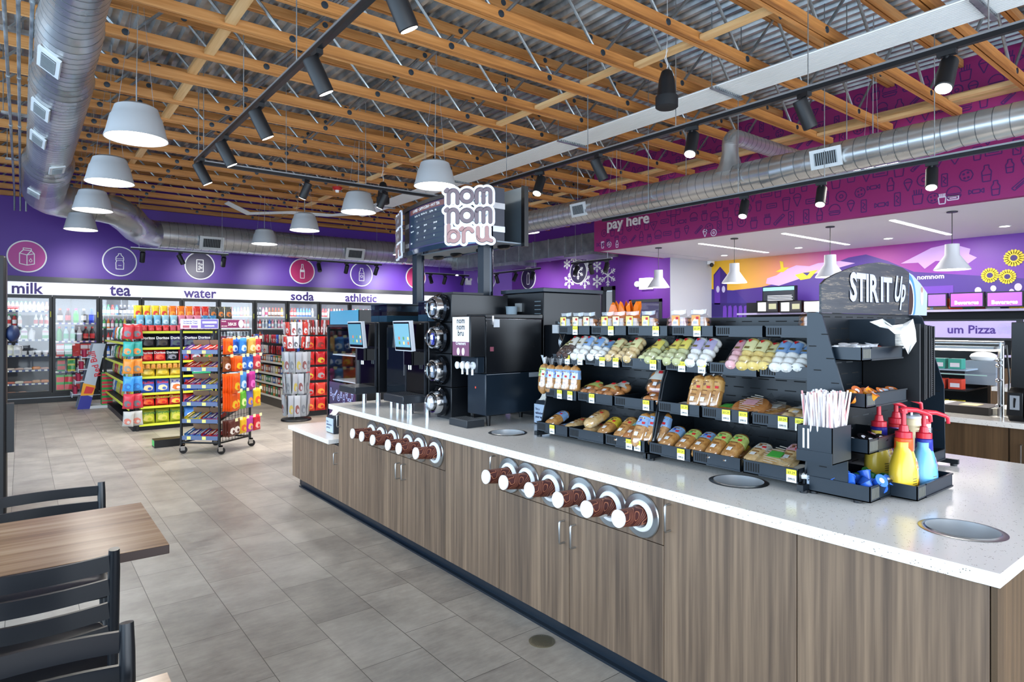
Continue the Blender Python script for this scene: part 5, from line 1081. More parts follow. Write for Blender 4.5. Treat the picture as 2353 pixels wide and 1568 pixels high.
def facing(x,y,z,az):   # art plane whose outward normal has azimuth az (degrees, from +x)
    n=Vector((math.cos(R(az)),math.sin(R(az)),0)); r=Vector((-n.y,n.x,0)); mm=Matrix(((r.x,0,n.x,x),(r.y,0,n.y,y),(0,1,0,z),(0,0,0,1))); return mm
nomsign(t,facing(2.70,3.98,2.455,225),.172); nomsign(t,facing(2.80,5.30,2.455,160),.165)
t['_x']=0
# glass-door cooler beyond the island end
t=thing('glass_door_cooler','glass-door merchandiser cooler with nomnom decal beyond the island end','cooler',(3.2,6.8,0)); x0,y0,y1,zt=2.86,6.40,7.24,1.77
MB().box(x0+.03,y0,0,x0+.7,y0+.02,zt,BLK).box(x0+.03,y1-.02,0,x0+.7,y1,zt,BLK).box(x0+.68,y0,0,x0+.7,y1,zt,DARK).box(x0+.03,y0,zt-.16,x0+.7,y1,zt,M('4a90b0',.3)).box(x0+.03,y0-.001,zt-.16,x0+.7,y0,zt,BLK).box(x0+.03,y0,0,x0+.7,y1,.45,BLK).build('cabinet',t)
mb=MB(); mb.box(x0,y0,.45,x0+.03,y0+.03,zt-.165,BXF).box(x0,y1-.03,.45,x0+.03,y1,zt-.165,BXF).box(x0,y0,.45,x0+.03,y1,.48,BXF).box(x0,y0,zt-.19,x0+.03,y1,zt-.165,BXF).box(x0+.012,y0+.03,.48,x0+.016,y1-.03,zt-.19,GLASS)
Td=TX((x0+.010,y1-.05,.72),'-x'); mb.box(0,-.2,0,.74,.22,.0005,M('2f2b58',.2),Td); mb.text('nomnom',.17,M('aeb6e0',.3),Td@Matrix.Translation((.2,-.12,0)),.002,.004,'LEFT')
for i in range(9): icon(mb,[0,7,10,2,6,0,7,5,1][i],.06+i*.075,.1-(i%2)*.05,.09,M('aeb6e0'),Td@Matrix.Translation((0,0,.002)),.008)
mb.build('glass_door',t)
for z in (.62,.95,1.25): 
    o=MB().box(x0+.06,y0+.03,z,x0+.62,y1-.03,z+.012,M('cfd6dc',.3)).build('shelf',t)
# ---------- walk-in cooler wall: header, doors, shelves, stock
YC=16.26
mb=MB(); mb.box(-.36,YC-.03,2.243,10.0,YC+.04,2.50,M('eef0fa',.4,0,.55)); tag(mb.build('cooler_header'),'long white header band above the cooler doors','sign band')
for s,px,py0,py1,px1 in (('milk',27,652,672,100),('tea',252,660,680,300),('water',422,665,687,497),('soda',668,672,692,721),('athletic',793,678,696,865)):
    a=onY(px,py1,YC-.03); b=onY(px1,py0,YC-.03); d,fs=_text(s,.02,'LEFT',1,2); xs_=[v[0] for v in d]; zz=(2.27,2.27+.235*(1 if s!='water' else .8)); sx=(b[0]-a[0])/(max(xs_)-min(xs_)); hz=.23 if s in('milk','tea','soda','athletic') else .2
    ys_=[v[1] for v in d]; sz=hz/(max(ys_)-min(ys_)); q=MB(); T=TX((0,YC-.03,0),'-y')
    for dz,g in ((.002,0),(.012,0)): q.add([(a[0]+(x-min(xs_))*sx,2.255+(y-min(ys_))*sz,dz) for x,y in d],fs,M('4a3288',.4),T)
    tag(q.build('header_lettering'),'purple word %s on the white cooler header'%s,'lettering')
# round icon signs
def icon_sign(x,z,col,kind,T,lab,face_r=.33):
    C=Matrix.Translation(T.translation) if False else T
    o=MB(); Q=T@Matrix.Translation((x,z,0)); o.lathe([(face_r,0),(face_r,.02),(.001,.0205)],WHT,44,Q,cap0=False,cap1=False); t=thing('round_icon_sign',lab,'sign',tuple(Q.translation),group='round drink icon signs'); o.build('white_rim',t)
    MB().lathe([(face_r-.025,.021),(.001,.022)],M(col,.4),44,Q,cap0=False,cap1=False).build('colour_disc',t)
    m=MB(); S=lambda p,c=False,w_=.016: m.stroke(p,w_,WHT,Q,.025,closed=c,n=6)
    if kind=='milk': S([(-.12,-.15),(0,-.18),(.12,-.15),(.12,.06),(0,.03),(-.12,.06)],True); S([(0,-.18),(0,.03)]); S([(-.12,.06),(-.06,.13),(.07,.12),(.12,.06)]); S([(-.06,.13),(-.06,.17),(.07,.16),(.07,.12)]); S([(0,.03),(.07,.12)]); S([(.06,-.04),(.035,-.09),(.06,-.115),(.085,-.09)],True,.01)
    elif kind in('tea','red'): S([(-.07,-.17),(.07,-.17),(.075,-.03),(.06,0),(.075,.04),(.07,.09),(.025,.14),(.025,.17),(-.025,.17),(-.025,.14),(-.07,.09),(-.075,.04),(-.06,0),(-.075,-.03)],True); S([(-.07,.06),(.07,.06)],0,.01); S([(-.07,.02),(.07,.02)],0,.01); S([(-.03,-.09),(.03,-.09)],0,.01)
    elif kind=='water': S([(-.07,-.14),(.07,-.14),(.07,.14),(-.07,.14)],True); [S(arc(a,b,.018,0,360,6),0,.01) for a,b in ((-.02,.05),(.03,.03),(-.01,-.02),(.025,-.05),(-.02,-.08))]
    elif kind=='soda': S([(-.05,-.18),(.05,-.18),(.055,.02),(.02,.1),(.02,.18),(-.02,.18),(-.02,.1),(-.055,.02)],True); m.box(-.05,-.02,.023,.05,.04,.026,WHT,Q)
    elif kind=='athletic': S([(-.07,-.17),(.07,-.17),(.07,.05),(.04,.11),(.04,.17),(-.04,.17),(-.04,.11),(-.07,.05)],True); S(arc(0,-.05,.035,0,360,8),0,.012); S([(-.07,.03),(.07,.03)],0,.01)
    elif kind=='can': S([(-.05,-.17),(.05,-.17),(.05,.08),(-.0,.17),(-.05,.1)],True); S([(.0,.17),(.06,.12)],0,.02)
    elif kind=='snow': snow(m,0,0,.2,WHT,Q@Matrix.Translation((0,0,.023)),.025)
    if m.v: m.build('line_icon',t)
Tc=TX((0,YC-.001,0),'-y')
for px,py,c,k,l in ((62,590,'c03a98','milk','magenta round sign with milk carton icon above the milk header'),(275,600,'5a3a9c','tea','purple round sign with bottle icon above the tea header'),(459,610,'2a1f48','water','dark round sign with bubbly can icon above the water header'),(694,625,'c0286a','soda','magenta round sign with slim bottle icon above the soda header'),(830,633,'5a3a9c','athletic','purple round sign with wide bottle icon above the athletic header'),(955,638,'c0286a','red','magenta round sign partly hidden by the left menu post')):
    x,z=onY(px,py,YC); icon_sign(x,3.02,c,k,Tc,l)
Tr=TX((11.499,0,0),'-x')
for px,py,c,k,l in ((1215,640,'2a1f48','can','dark round sign with bent bottle icon on the right purple wall'),(1330,625,'2a1f48','snow','dark round sign with snowflake on the right purple wall')):
    y,z=onX(px,py,11.5); icon_sign(-y,z,c,k,Tr,l,.32)

wa=Vector((10.79,16.26,0)); wb=Vector((11.5,14.73,0)); wd_=(wb-wa).normalized(); wn_=Vector((wd_.y,-wd_.x,0)); 
if wn_.x>0: wn_=-wn_
wm=wa.lerp(wb,.5)+wn_*.001; Tw=Matrix(((wd_.x,0,wn_.x,wm.x),(wd_.y,0,wn_.y,wm.y),(0,1,0,3.0),(0,0,0,1))); icon_sign(-.02,0,'7a4fb0','tea',Tw,'purple round sign with bottle icon on the slanted corner wall',.32)
t=thing('emergency_light','white emergency light with two heads on the slanted corner wall','emergency light',tuple(wa.lerp(wb,.1)+Vector((0,0,2.9)))); p=wa.lerp(wb,.12)+wn_*.05; MB().box(p.x-.1,p.y-.05,2.86,p.x+.1,p.y+.04,3.0,WHT).build('housing',t); MB().sphere((p.x-.08,p.y-.03,3.03),.05,WHT,10,6).sphere((p.x+.08,p.y-.03,3.03),.05,WHT,10,6).build('lamp_head',t)
t=thing('exit_sign','white exit sign box with two round lamps on the purple wall','exit sign',(11.4,9.75,2.75)); y,z=onX(1482,652,11.4); MB().box(11.38,y-.16,z-.13,11.5,y+.16,z+.13,M('f4f6ff',.4,0,.8)).build('box',t); MB().sphere((11.42,y-.25,z),.075,WHT,12,8).sphere((11.42,y+.25,z),.075,WHT,12,8).build('lamp_head',t)
# cooler interior
DX=[-.32,.502,1.326,2.122,2.941,3.732,4.568,5.373,6.208,7.06,7.88,8.70,9.52]
mb=MB(); WI2=M('c6c8cc',.5); mb.box(-.36,YC+.9,0,10,YC+.95,2.4,M('6d7076',.6)).box(-.36,YC+.05,2.24,10,YC+.95,2.3,WI2).box(-.36,YC+.05,.12,10,YC+.95,.16,WI2).box(-.4,YC+.02,0,-.36,YC+.95,2.4,WI2).box(10,YC+.02,0,10.04,YC+.95,2.4,WI2); struct(mb,'wall_cooler_interior')
mb=MB(); mb.box(-.36,YC-.01,0,10,YC+.05,.17,M('15181c',.4)).box(-.36,YC-.02,.1,10,YC-.01,.115,M('9aa4ae',.4)); struct(mb,'baseboard_back')
PRICE=M('e8e8d8',.5); CH_=['milk','large soda','third','fourth','fifth','sixth','seventh','eighth','ninth','tenth','eleventh','twelfth']
for i in range(12):
    x0,x1=DX[i],DX[i+1]; t=thing('cooler_door','black-framed glass cooler door, %s counted from the left'%ORD[i],'cooler door',((x0+x1)/2,YC,.17),group='glass doors of the cooler wall')
    f=.055; MB().box(x0+.008,YC-.03,.17,x0+f,YC+.02,2.24,BLK).box(x1-f,YC-.03,.17,x1-.008,YC+.02,2.24,BLK).box(x0+f,YC-.03,2.17,x1-f,YC+.02,2.24,BLK).box(x0+f,YC-.03,.17,x1-f,YC+.02,.24,BLK).build('door_frame',t)
    MB().box(x0+f,YC-.005,.24,x1-f,YC+.0,2.17,GLASS).build('glass_pane',t); MB().box(x1-.045,YC-.06,.95,x1-.025,YC-.03,1.35,BLKM).build('handle',t)
    MB().box(x1-.035,YC-.032,1.78,x1-.02,YC-.03,1.9,M('c8c83a')).build('yellow_sticker',t)
    MB().box(x0-.012,YC+.03,.2,x0+.012,YC+.06,2.2,BLKM).box(x0+.014,YC+.05,.25,x0+.03,YC+.07,2.15,M('f4f8ff',.4,0,4)).build('led_mullion',t)
    sh={0:(1.91,1.60,1.31,.99,.68,.40,.19),1:(1.66,1.27,.95,.63,.19)}.get(i,(1.84,1.54,1.23,.93,.62,.32))
    for z in sh:
        s=thing('cooler_shelf','x','x',(x0,YC,z)) if False else None
        mb=MB(); mb.box(x0+.03,YC+.14,z-.015,x1-.03,YC+.7,z,M('d8dade',.4)).box(x0+.03,YC+.13,z-.03,x1-.03,YC+.14,z+.006,M(['28407a','5a4a9a'][i==1] if i<2 else 'dfe2e8',.4))
        for k in range(7): xx=x0+.06+k*.105; mb.box(xx,YC+.128,z-.026,xx+.055,YC+.13,z+.004,PRICE)
        mb.build('shelf',t)
for k in range(6):
    area('cooler_light',(.5+k*1.6,YC+.12,2.15),(R(25),0,0),1.5,.06,COOL,(.95,.98,1))
def bottle(body,cap,lab2,h=.215,r=.032,kind=0):
    mb=MB()
    if kind==0: mb.lathe([(r*.85,0),(r,.01),(r,h*.62),(r*.45,h*.85),(r*.4,h*.9)],M(body,.25),10).lathe([(r*1.02,h*.18),(r*1.02,h*.52)],M(lab2,.4),10,cap0=False,cap1=False).lathe([(r*.48,h*.88),(r*.48,h),],M(cap,.4),8)
    elif kind==1: mb.prism([(-r,0),(r,0),(r,h*.78),(r*.3,h),(-r*.3,h),(-r,h*.78)],-r,r,'y',M(body,.4)).box(-r*1.02,-r*1.03,h*.1,r*1.02,-r*1.01,h*.38,M(lab2,.4)).box(-r*1.01,-r*1.03,h*.6,r*1.01,-r*1.0,h*.78,M(cap,.4))       # carton
    elif kind==2: mb.lathe([(r*.95,0),(r,.02),(r,h*.55),(r*.5,h*.85),(r*.3,h*.88)],M(body,.4),12).lathe([(r*.32,h*.87),(r*.32,h)],M(cap,.4),8).path([(r*.35,0,h*.82),(r*1.0,0,h*.75),(r*1.05,0,h*.5),(r*.9,0,h*.42)],r*.12,M(body,.4),6).box(-r*.5,-r*1.02,h*.15,r*.5,-r*.98,h*.45,M(lab2,.5))
    elif kind==3: mb.box(-r,-.12,0,r,.12,h,M(body,.45)).box(-r*.98,-.122,h*.15,r*.98,-.12,h*.45,M(lab2,.45)).box(-r*.98,-.122,h*.6,r*.98,-.12,h*.9,M(lab2,.45)).box(-r*1.001,-.121,h*.495,r*1.001,.1,h*.505,M(cap,.5))
    elif kind==4: mb.lathe([(r,0),(r*1.25,h*.95),(r*1.3,h),(.001,h)],M(body,.4),14)
    elif kind==5: ringmesh(mb,M(body,.4),.16,.12,h,-.08,6,10,.4)
    return mb
_B={}
def stock(name,cat,args,loc,lab,grp,mirror=None):
    k=(name,args)
    if k not in _B: o=bottle(*args).build(name,loc=loc,smooth=45); _B[k]=o
    else: o=_B[k].copy(); COL.objects.link(o); o.location=loc
    tag(o,lab,cat,grp)
WH='f4f4f0'; rn=random.Random(5)
def shelfrow(di,sn,z,items,ky=.2,name='bottle',cat='bottle',x0=None,pitch=None):
    a=DX[di]+.07; n=len(items); w_=.70
    for j,it in enumerate(items):
        if it is None: continue
        nm,ct,args,desc=it; x=a+w_*(j+.5)/n if pitch is None else a+.05+j*pitch
        stock(nm,ct,args,(x,YC+ky,z+.001),'%s, %s from left, %s shelf behind %s cooler door'%(desc,ORD[j],ORD[sn],ORD[di]),'drinks behind the cooler doors' if ct!='food pack' else 'packs behind the cooler doors')
B_=lambda body,cap,l,desc,h=.215,r=.03: ('bottle','bottle',(body,cap,l,h,r,0),desc)
shelfrow(0,0,1.91,[B_(WH,'2a8a4a','c83030','green-capped milk bottle',.19)]*3+[B_(WH,'2a8a4a','e8e8f0','green-capped milk bottle',.19)]*3+[B_(WH,'c03040','d8d8e8','red-capped milk bottle',.19)]+[B_(WH,'3a6ac0','d8e0f0','blue-capped milk bottle',.19)]*2+[B_('6a3a28','5a3028',WH,'brown milk bottle',.19)])
shelfrow(0,1,1.60,[B_(WH,'2a9a5a','d83a3a','green-capped milk bottle',.235,.036),B_('b83a3a','2a9a5a',WH,'red and green milk bottle',.235,.036),B_(WH,'2a9a5a','f0c0b0','green-capped white milk bottle',.235,.036),None,None,B_(WH,WH,'d86060','white milk bottle',.235,.036),B_(WH,'f0f0f8','c84a4a','white milk bottle',.235,.036),B_(WH,'d85050','e06060','red-topped milk bottle',.235,.036)])
CT=lambda body,cap,l,desc: ('milk_carton','milk carton',(body,cap,l,.24,.052,1),desc)
shelfrow(0,2,1.31,[CT(WH,'2aa05a','f0e0d8','green-topped milk carton'),CT('6a3a2a','2aa05a',WH,'brown and green milk carton'),CT(WH,'c8a0b0','6ab04a','white milk carton with green foot'),('milk_jug','milk jug',(WH,'e8e8f0',WH,.24,.055,2),'white plastic milk jug'),None,CT(WH,'e8b8b8','5ab06a','white milk carton with green foot')])
JG=lambda desc,c=WH:('milk_jug','milk jug',(c,'b8c8f0','d8dce0',.25,.085,2),desc); CUP_=lambda desc:('dairy_cup','food tub',(WH,WH,WH,.09,.04,4),desc)
shelfrow(0,3,.99,[JG('pale yellow-green milk jug','e6e8d0'),JG('large white milk jug'),CUP_('white dairy tub'),CUP_('white dairy tub'),CUP_('white dairy tub'),CUP_('white dairy tub')])
PK=lambda c,l,desc,h=.05:('food_pack','food pack',(c,'e0e0d0',l,h,.05,5),desc)
shelfrow(0,4,.68,[PK('e0d0c0',WH,'flat pale meat pack'),PK('d8b8a8',WH,'flat pale meat pack'),PK('e8e0d8',WH,'flat white pack'),PK('e88a30','f0c040','orange meat pack',.07),PK('d8b0a0',WH,'flat pale meat pack')])
shelfrow(0,5,.40,[PK('c86a50',WH,'flat reddish meat pack'),PK('e8e0c8',WH,'white tub-like pack',.06),PK('d88a70',WH,'flat reddish meat pack'),PK('d8a070',WH,'tan meat pack',.07),PK('d89068',WH,'tan meat pack',.07)])
shelfrow(0,6,.19,[PK('c89078',WH,'flat meat pack'),PK('d8a890',WH,'flat meat pack'),PK('c8d0d8',WH,'flat grey pack',.04),PK('d8c8b0',WH,'flat tan pack',.04)])
L2=lambda c,cap,l,desc:('large_soda_bottle','bottle',(c,cap,l,.31,.048,0),desc)
shelfrow(1,0,1.66,[L2('2a1614','8a4a30','c8b8a0','dark large soda bottle'),L2('3a1418','b03040','b84a50','dark red-labelled large soda bottle'),L2('2aa03a','d03080','4ac04a','green large soda bottle'),L2('14161c','c0c8d0','c8c8c8','black large soda bottle'),L2('2038a0','3060d0','3a5ae0','blue large soda bottle')])
shelfrow(1,1,1.27,[L2('3aa850','e04030','2a9a3a','green large soda bottle'),L2('b8d0d0','3a80d0','3ab080','clear large bottle with teal label'),L2('b8d0c8','40a0d0','60c090','clear large bottle with green label'),L2('d0d0d0','e8e8e8','c8c0d0','clear large bottle with pale label'),L2('30181a','d03030','d83030','cola bottle with red label'),L2('30181a','d03030','d83030','cola bottle with red label')])
BXS=lambda c,l,desc,h=.26,r=.066:('drink_case','drink case',(c,'303030',l,h,r,3),desc)
shelfrow(1,2,.95,[BXS('d83a30','e8e0e0','red and silver drink case'),BXS('30b080','e8f8f0','green drink case'),BXS('d83028','c82820','red drink case'),BXS('d83028','f0e0e0','red drink case with white script'),BXS('d83028','f0e0e0','red drink case with white script')])
shelfrow(1,3,.63,[BXS('208048','c03030','green drink case'),BXS('d8d03a','30a050','yellow and green drink case'),BXS('a86a48','f0e8e0','brown drink case'),BXS('a83048','f0e0e8','dark red drink case')])
shelfrow(1,4,.19,[BXS('48b850','e83a4a','bright green drink case',.36),BXS('48b850','e83a4a','bright green drink case',.36),BXS('b8bcc4','c83030','silver drink case',.36),BXS('b8bcc4','c83030','silver drink case',.36),BXS('58b060','d04050','green drink case',.36)])
PAL=[('white','f0f0ec',WH,'b8c8d8'),('yellow','e8d860','f0c030',WH),('red','d84040','c02020',WH),('green','58b070','208a40',WH),('blue','4a80d8','2050c0',WH),('orange','e88a40','e06020',WH),('pink','e890a8','d04070',WH),('brown','6a4030','c03030','e8d8c8'),('clear','c8d8e0','e8e8f0','d85070'),('dark','2a2a34','c0c0c8','a8a8b0')]
themes={2:[[4,3,2,4,9,9,9,9,7],[3,5,6,3,3,1,9,3,5],[2,2,2,0,0,7,8,8,0],[4,4,0,5,5,2,0,0,0]],3:[[8,0,0,2,2,8,9,2,2],[0,8,0,0,8,4,4,0,8],[0]*9],4:[[0,2,2,6,4,4,0,8,2],[9,8,8,0,4,4,0,0,8],[4]*9],5:[[0,1,2,2,4,4,2,1,1],[4,4,2,2,5,5,2,2,2],[8]*9,[0]*9],6:[[9,9,6,8,7,7,7,7,5],[6,2,0,0,4,6,0,6,6],[5,5,4,4,2,2,2,2,2],[0]*9],7:[[2,2,2,4,4,4,4,4,0],[2,5,1,4,1,5,5,2,4],[2]*9],8:[[0,2,2,0,2,0,0,0,2],[2]*9,[2]*9],9:[[9,2,0,3,2,0,7,0,9],[2]*9],10:[[0,9,2,3,2,0,7,0,9]],11:[[0,2,0,3,0,2,7,0,2]]}
for di,rows in themes.items():
    for si,row in enumerate(rows):
        z=(1.84,1.54,1.23,.93)[si]
        shelfrow(di,si,z,[('bottle','bottle',(PAL[c][1],PAL[c][2],PAL[c][3],.22,.031,0),'%s drink bottle'%PAL[c][0]) for c in row])
# ---------- snack packs
def bagmesh(w_,h,d,m1,m2,txt='',tcol='ffffff',crimp=.06):
    mb=MB(); nx,nz=8,10; rn2=random.Random(int(w_*1e4)+len(txt)*3)
    for s in (-1,1):
        vs=[]
        for j in range(nz+1):
            for i in range(nx+1):
                u=i/nx*2-1; v=j/nz*2-1; b=max(0,(1-u**4))**.6*max(0,(1-v**6))**.7; b*=1 if 0<j<nz else 0
                vs.append((u*w_/2*(1-.06*(1-v*v)),s*(d/2*b+.001)+rn2.uniform(-.003,.003)*b,(v+1)/2*h))
        fs=[]
        for j in range(nz):
            for i in range(nx): a=j*(nx+1)+i; q=(a,a+1,a+nx+2,a+nx+1); fs.append(q if s<0 else q[::-1])
        mb.add(vs,fs,m1)
    def bz(u,v): return -d/2*max(0,(1-u**4))**.6*max(0,(1-v**6))**.7-.0035
    for (cu,cv,ru,rv,m) in ((.0,-.3,.70,.42,m2),(.22,-.4,.3,.2,m1)):
        vs=[]
        for rr in (.05,.5,1):
            for k in range(16): u=cu+ru*rr*math.cos(k*math.pi/8)*(1+.12*math.sin(k*2.3)); v=cv+rv*rr*math.sin(k*math.pi/8); vs.append((u*w_/2*(1-.06*(1-v*v)),bz(u,v)-(.0012 if m is m1 else 0),(v+1)/2*h))
        mb.add(vs,[(r_*16+k,r_*16+(k+1)%16,(r_+1)*16+(k+1)%16,(r_+1)*16+k) for r_ in (0,1) for k in range(16)]+[tuple(range(16))],m)
    if txt: mb.text(txt,w_*.30,M(tcol,.4),TX((0,-d/2*.9-.006,h*.66),'-y'),.0,.001*w_/.16)
    return mb
_G={}
def bag(name,cat,w_,h,d,c1,c2,txt,tcol,loc,rot,lab,grp):
    k=(name,w_,h,c1,c2,txt)
    if k not in _G: o=bagmesh(w_,h,d,M(c1,.3),M(c2,.3),txt,tcol).build(name,smooth=60); _G[k]=o
    else: o=_G[k].copy(); COL.objects.link(o)
    o.location=loc; o.rotation_euler=rot; tag(o,lab,cat,grp); return o
# gondola with chips: end facing the camera
YE2=10.95
t=thing('snack_gondola','black snack gondola with yellow shelf edges, its chip end facing the camera','shelving',(1.85,12.8,0)); YL=M('cfd83a',.4)
MB().box(1.38,YE2+.42,0,2.5,YE2+.45,1.52,BLKM).box(1.86,YE2+.45,0,1.9,14.7,1.52,BLKM).box(1.32,YE2+.05,0,2.5,14.72,.09,BLKM).build('back_panel',t)
MB().box(1.27,14.66,0,1.32,14.72,1.55,BLK).build('upright',t); MB().box(1.36,YE2,0,1.395,YE2+.05,1.54,BLK).build('upright',t)
EZ=[1.49,1.24,1.03,.80,.55,.345,.08]
for i,z in enumerate(EZ):
    MB().box(1.40,YE2,z,2.48,YE2+.42,z+.015,BLKM).box(1.40,YE2-.01,z-.01,2.48,YE2,z+.025,YL).build('shelf',t)
for y0_,y1_,z1_ in ((.12,.21,1.594),(.23,.34,1.714)): MB().box(1.41,YE2+y0_,1.506,2.47,YE2+y1_,z1_,BLKM).build('riser',t)
for i,z in enumerate((1.30,.95,.66,.30)):
    MB().hexa([(1.30,11.2,z),(1.85,11.2,z+.05),(1.85,14.65,z+.05),(1.30,14.65,z)],[(1.30,11.2,z+.015),(1.85,11.2,z+.065),(1.85,14.65,z+.065),(1.30,14.65,z+.015)],BLKM).box(1.29,11.2,z-.008,1.30,14.65,z+.028,YL).build('shelf',t)
def erow(z,items,w_,h,y,what,tier,x0=1.43,step=None):
    x=x0
    for i,(c1,c2,tx,tc_,cn) in enumerate(items):
        bag('chip_bag','chip bag',w_,h,.07,c1,c2,tx,tc_,(x+w_/2,y,z+.016),(R(-6),0,rn.uniform(-.06,.06)),'%s %s, %s from left, %s of chip end'%(cn,what,ORD[i],tier),'snack bags on the chip gondola end'); x+=w_*(step or 1.04)
K=lambda c1,c2,tx,cn,tc_='ffffff':(c1,c2,tx,tc_,cn)
erow(1.24,[K('1a1a1e','302a30','Doritos','black'),K('1e1c22','403830','Doritos','black'),K('2a2450','4a5a60','Doritos','dark purple'),K('2a2450','506070','Doritos','dark purple'),K('3a3460','607080','Doritos','purple')],.19,.2,YE2+.08,'chip bag','second shelf')
erow(1.03,[K('c8242a','e0502a','Doritos','red'),K('d02a2a','e85a30','Doritos','red'),K('20242c','8a8a98','Doritos','black and silver'),K('c0283a','3a5ab0','','red and blue'),K('b02838','e8e8f0','','red'),K('d07a28','58a040','','orange and green')],.165,.18,YE2+.08,'chip bag','third shelf')
erow(.80,[K('d8b82a','e8d050','Lays','yellow','a83020'),K('d8b82a','e8d050','Lays','yellow','a83020'),K('d8b02a','e8c850','Lays','yellow','a83020')],.19,.2,YE2+.08,'chip bag','fourth shelf')
erow(.55,[K('3a5ab8','e8d8a8','Ruffles','blue and white','d83040'),K('4a6ac0','e8d8a8','Ruffles','blue and white','d83040'),K('e8e0d8','d87030','Ruffles','white and orange','3040a0'),K('2a50b0','58a838','Ruffles','blue and green','e04040'),K('2a50b0','e07030','','blue and orange')],.19,.21,YE2+.08,'chip bag','fifth shelf')
erow(.345,[K('c8281e','e06028','Cheetos','red','f0e040'),K('c8281e','e06028','Cheetos','red','f0e040'),K('d03a28','e8b840','Cheetos','red and yellow','f0e040'),K('b82a28','e0c070','','red'),K('b82a28','c04030','','dark red')],.185,.175,YE2+.08,'chip bag','sixth shelf')
erow(.08,[K('a8b02a','c8c050','Funyuns','yellow-green','2a7a30'),K('a8b02a','c8c050','Funyuns','yellow-green','2a7a30'),K('a8b02a','c8c050','Funyuns','yellow-green','2a7a30'),K('3a78c8','d8e8f8','','blue and white')],.19,.22,YE2+.08,'chip bag','bottom shelf')
erow(1.49,[K('c83030','d85050','','red')]*4+[K('c04858','b85060','','dusky pink')]*3+[K('c8a080','a87858','','tan')]*4,.095,.1,YE2+.04,'small snack pack','front tier, top shelf',1.42)
erow(1.58,[K('6aaac8','a8d0e0','','light blue')]*3+[K('8ab8c8','c8e0e8','','pale blue')]*2+[K('c87890','e0a8b8','','pink')]*3+[K('3a7aa8','4a88b8','','blue')]*2,.11,.17,YE2+.16,'snack bag','middle tier, top shelf',1.38)
erow(1.70,[K('e0c030','d83828','','yellow and red')]*4+[K('e07020','f0a030','','orange')]*3+[K('c83028','d86040','','red')]*2+[K('50504a','d87828','','grey and orange')]*3,.115,.2,YE2+.28,'snack bag','back tier, top shelf',1.36)
for i in range(8): bag('snack_roll','snack',.07,.1,.06,'d8a040','c87830','','ffffff',(1.44+i*.075,YE2+.02,.93),(R(-10),0,0),'orange-yellow snack packet in the row under the third shelf, %s from left'%ORD[i],'orange-yellow packets on the chip end')
for i,(x,z,c,l) in enumerate(((2.12,1.19,'2a9a6a','upper'),(2.12,.84,'2a9a6a','middle'),(2.14,.46,'304050','lower'))):
    tag(MB().box(x,YE2-.03,z,x+.27,YE2-.02,z+.11,M(c,.4)).box(x+.02,YE2-.031,z+.03,x+.2,YE2-.0305,z+.075,M('e8f4ee')).build('shelf_sign'),'small %s promotional sign clipped to the chip end, the %s one'%('green' if i<2 else 'dark',l),'sign')
# long side of the gondola
for si,z in enumerate((1.32,.97,.68,.32)):
    for j in range(12):
        c=rn.choice([('e8e8f0','58a060','white and green'),('4a80c0','d8e8f0','blue and white'),('d8d040','e8f0e0','yellow'),('3a9a5a','e8e8e8','green'),('c84030','e8d8c0','red'),('d87830','6a80c0','orange')])
        bag('chip_bag','chip bag',.2,.24,.07,c[0],c[1],'','ffffff',(1.42,11.35+j*.28,z+.02),(R(-8),0,R(-90)),'%s chip bag on the gondola aisle side, %s along, %s level'%(c[2],ORD[j],['top','second','third','lowest'][si]),'chip bags on the aisle side')
# clip strips hanging from the gondola corner
t=thing('clip_strip','black clip strip at the left corner of the chip gondola end','clip strip',(1.34,10.93,0)); MB().box(1.345,10.93,.12,1.352,10.945,1.52,BLK).box(1.40,10.9,.12,1.41,10.915,1.52,BLK).build('strip',t)
hang=[('c83038','70747c','red and grey',1.62),('3aa8a0','e88a40','teal',1.36),('e08a30','8a8478','orange and grey',1.10),('3a90d8','2a6ab0','blue',.84),('c03040','60646c','red and grey',.58),('b0b0ac','c07060','silver',.32)]
for j,(c1,c2,cn,z) in enumerate(hang):
    for s in (0,1): bag('chip_bag','chip bag',.15,.22,.06,c1,c2,'','ffffff',(1.24+s*.13,10.86+.02*s,z-.22),(0,R(4*(1-2*s)),R(-25+10*s)),'%s bag hanging on the clip strip, %s row, %s'%(cn,ORD[j],('left','right')[s]),'bags on the clip strip')
# ---------- candy rack on casters
A_,B2,C_=Vector((1.57,8.71,0)),Vector((1.93,8.36,0)),Vector((2.38,8.69,0)); D_=A_+C_-B2
t=thing('candy_rack','black wheeled candy rack with tray side and peg side','display rack',tuple(B2))
for p,nm in ((A_,0),(B2,1),(C_,2),(D_,3)):
    MB().tube((p.x,p.y,.11),(p.x,p.y,1.55),.017,BLK,8).build('post',t)
    c=MB(); c.lathe([(.045,-.014),(.045,.014)],BLK,18,Matrix.Translation((p.x+.02,p.y,.045))@Matrix.Rotation(R(90),4,'X')).build('caster_wheel',t)
    MB().box(p.x-.015,p.y-.022,.04,p.x+.035,p.y-.016,.11,CHR).box(p.x-.015,p.y+.016,.04,p.x+.035,p.y+.022,.11,CHR).box(p.x-.02,p.y-.022,.095,p.x+.035,p.y+.022,.11,CHR).build('caster_fork',t)
mb=MB()
for p,q in ((A_,B2),(B2,C_),(C_,D_),(D_,A_)):
    for z in (.14,1.54): mb.tube((p.x,p.y,z),(q.x,q.y,z),.012,BLK,6)
for f in [k/10 for k in range(11)]:
    p=B2.lerp(C_,f); mb.tube((p.x,p.y,.14),(p.x,p.y,.55 if k else 1.54),.003,BLK,5)
for k in range(20): z=.16+k*.072; mb.tube((B2.x,B2.y,z),(C_.x,C_.y,z),.0028,BLK,5)
mb.build('wire_frame',t)
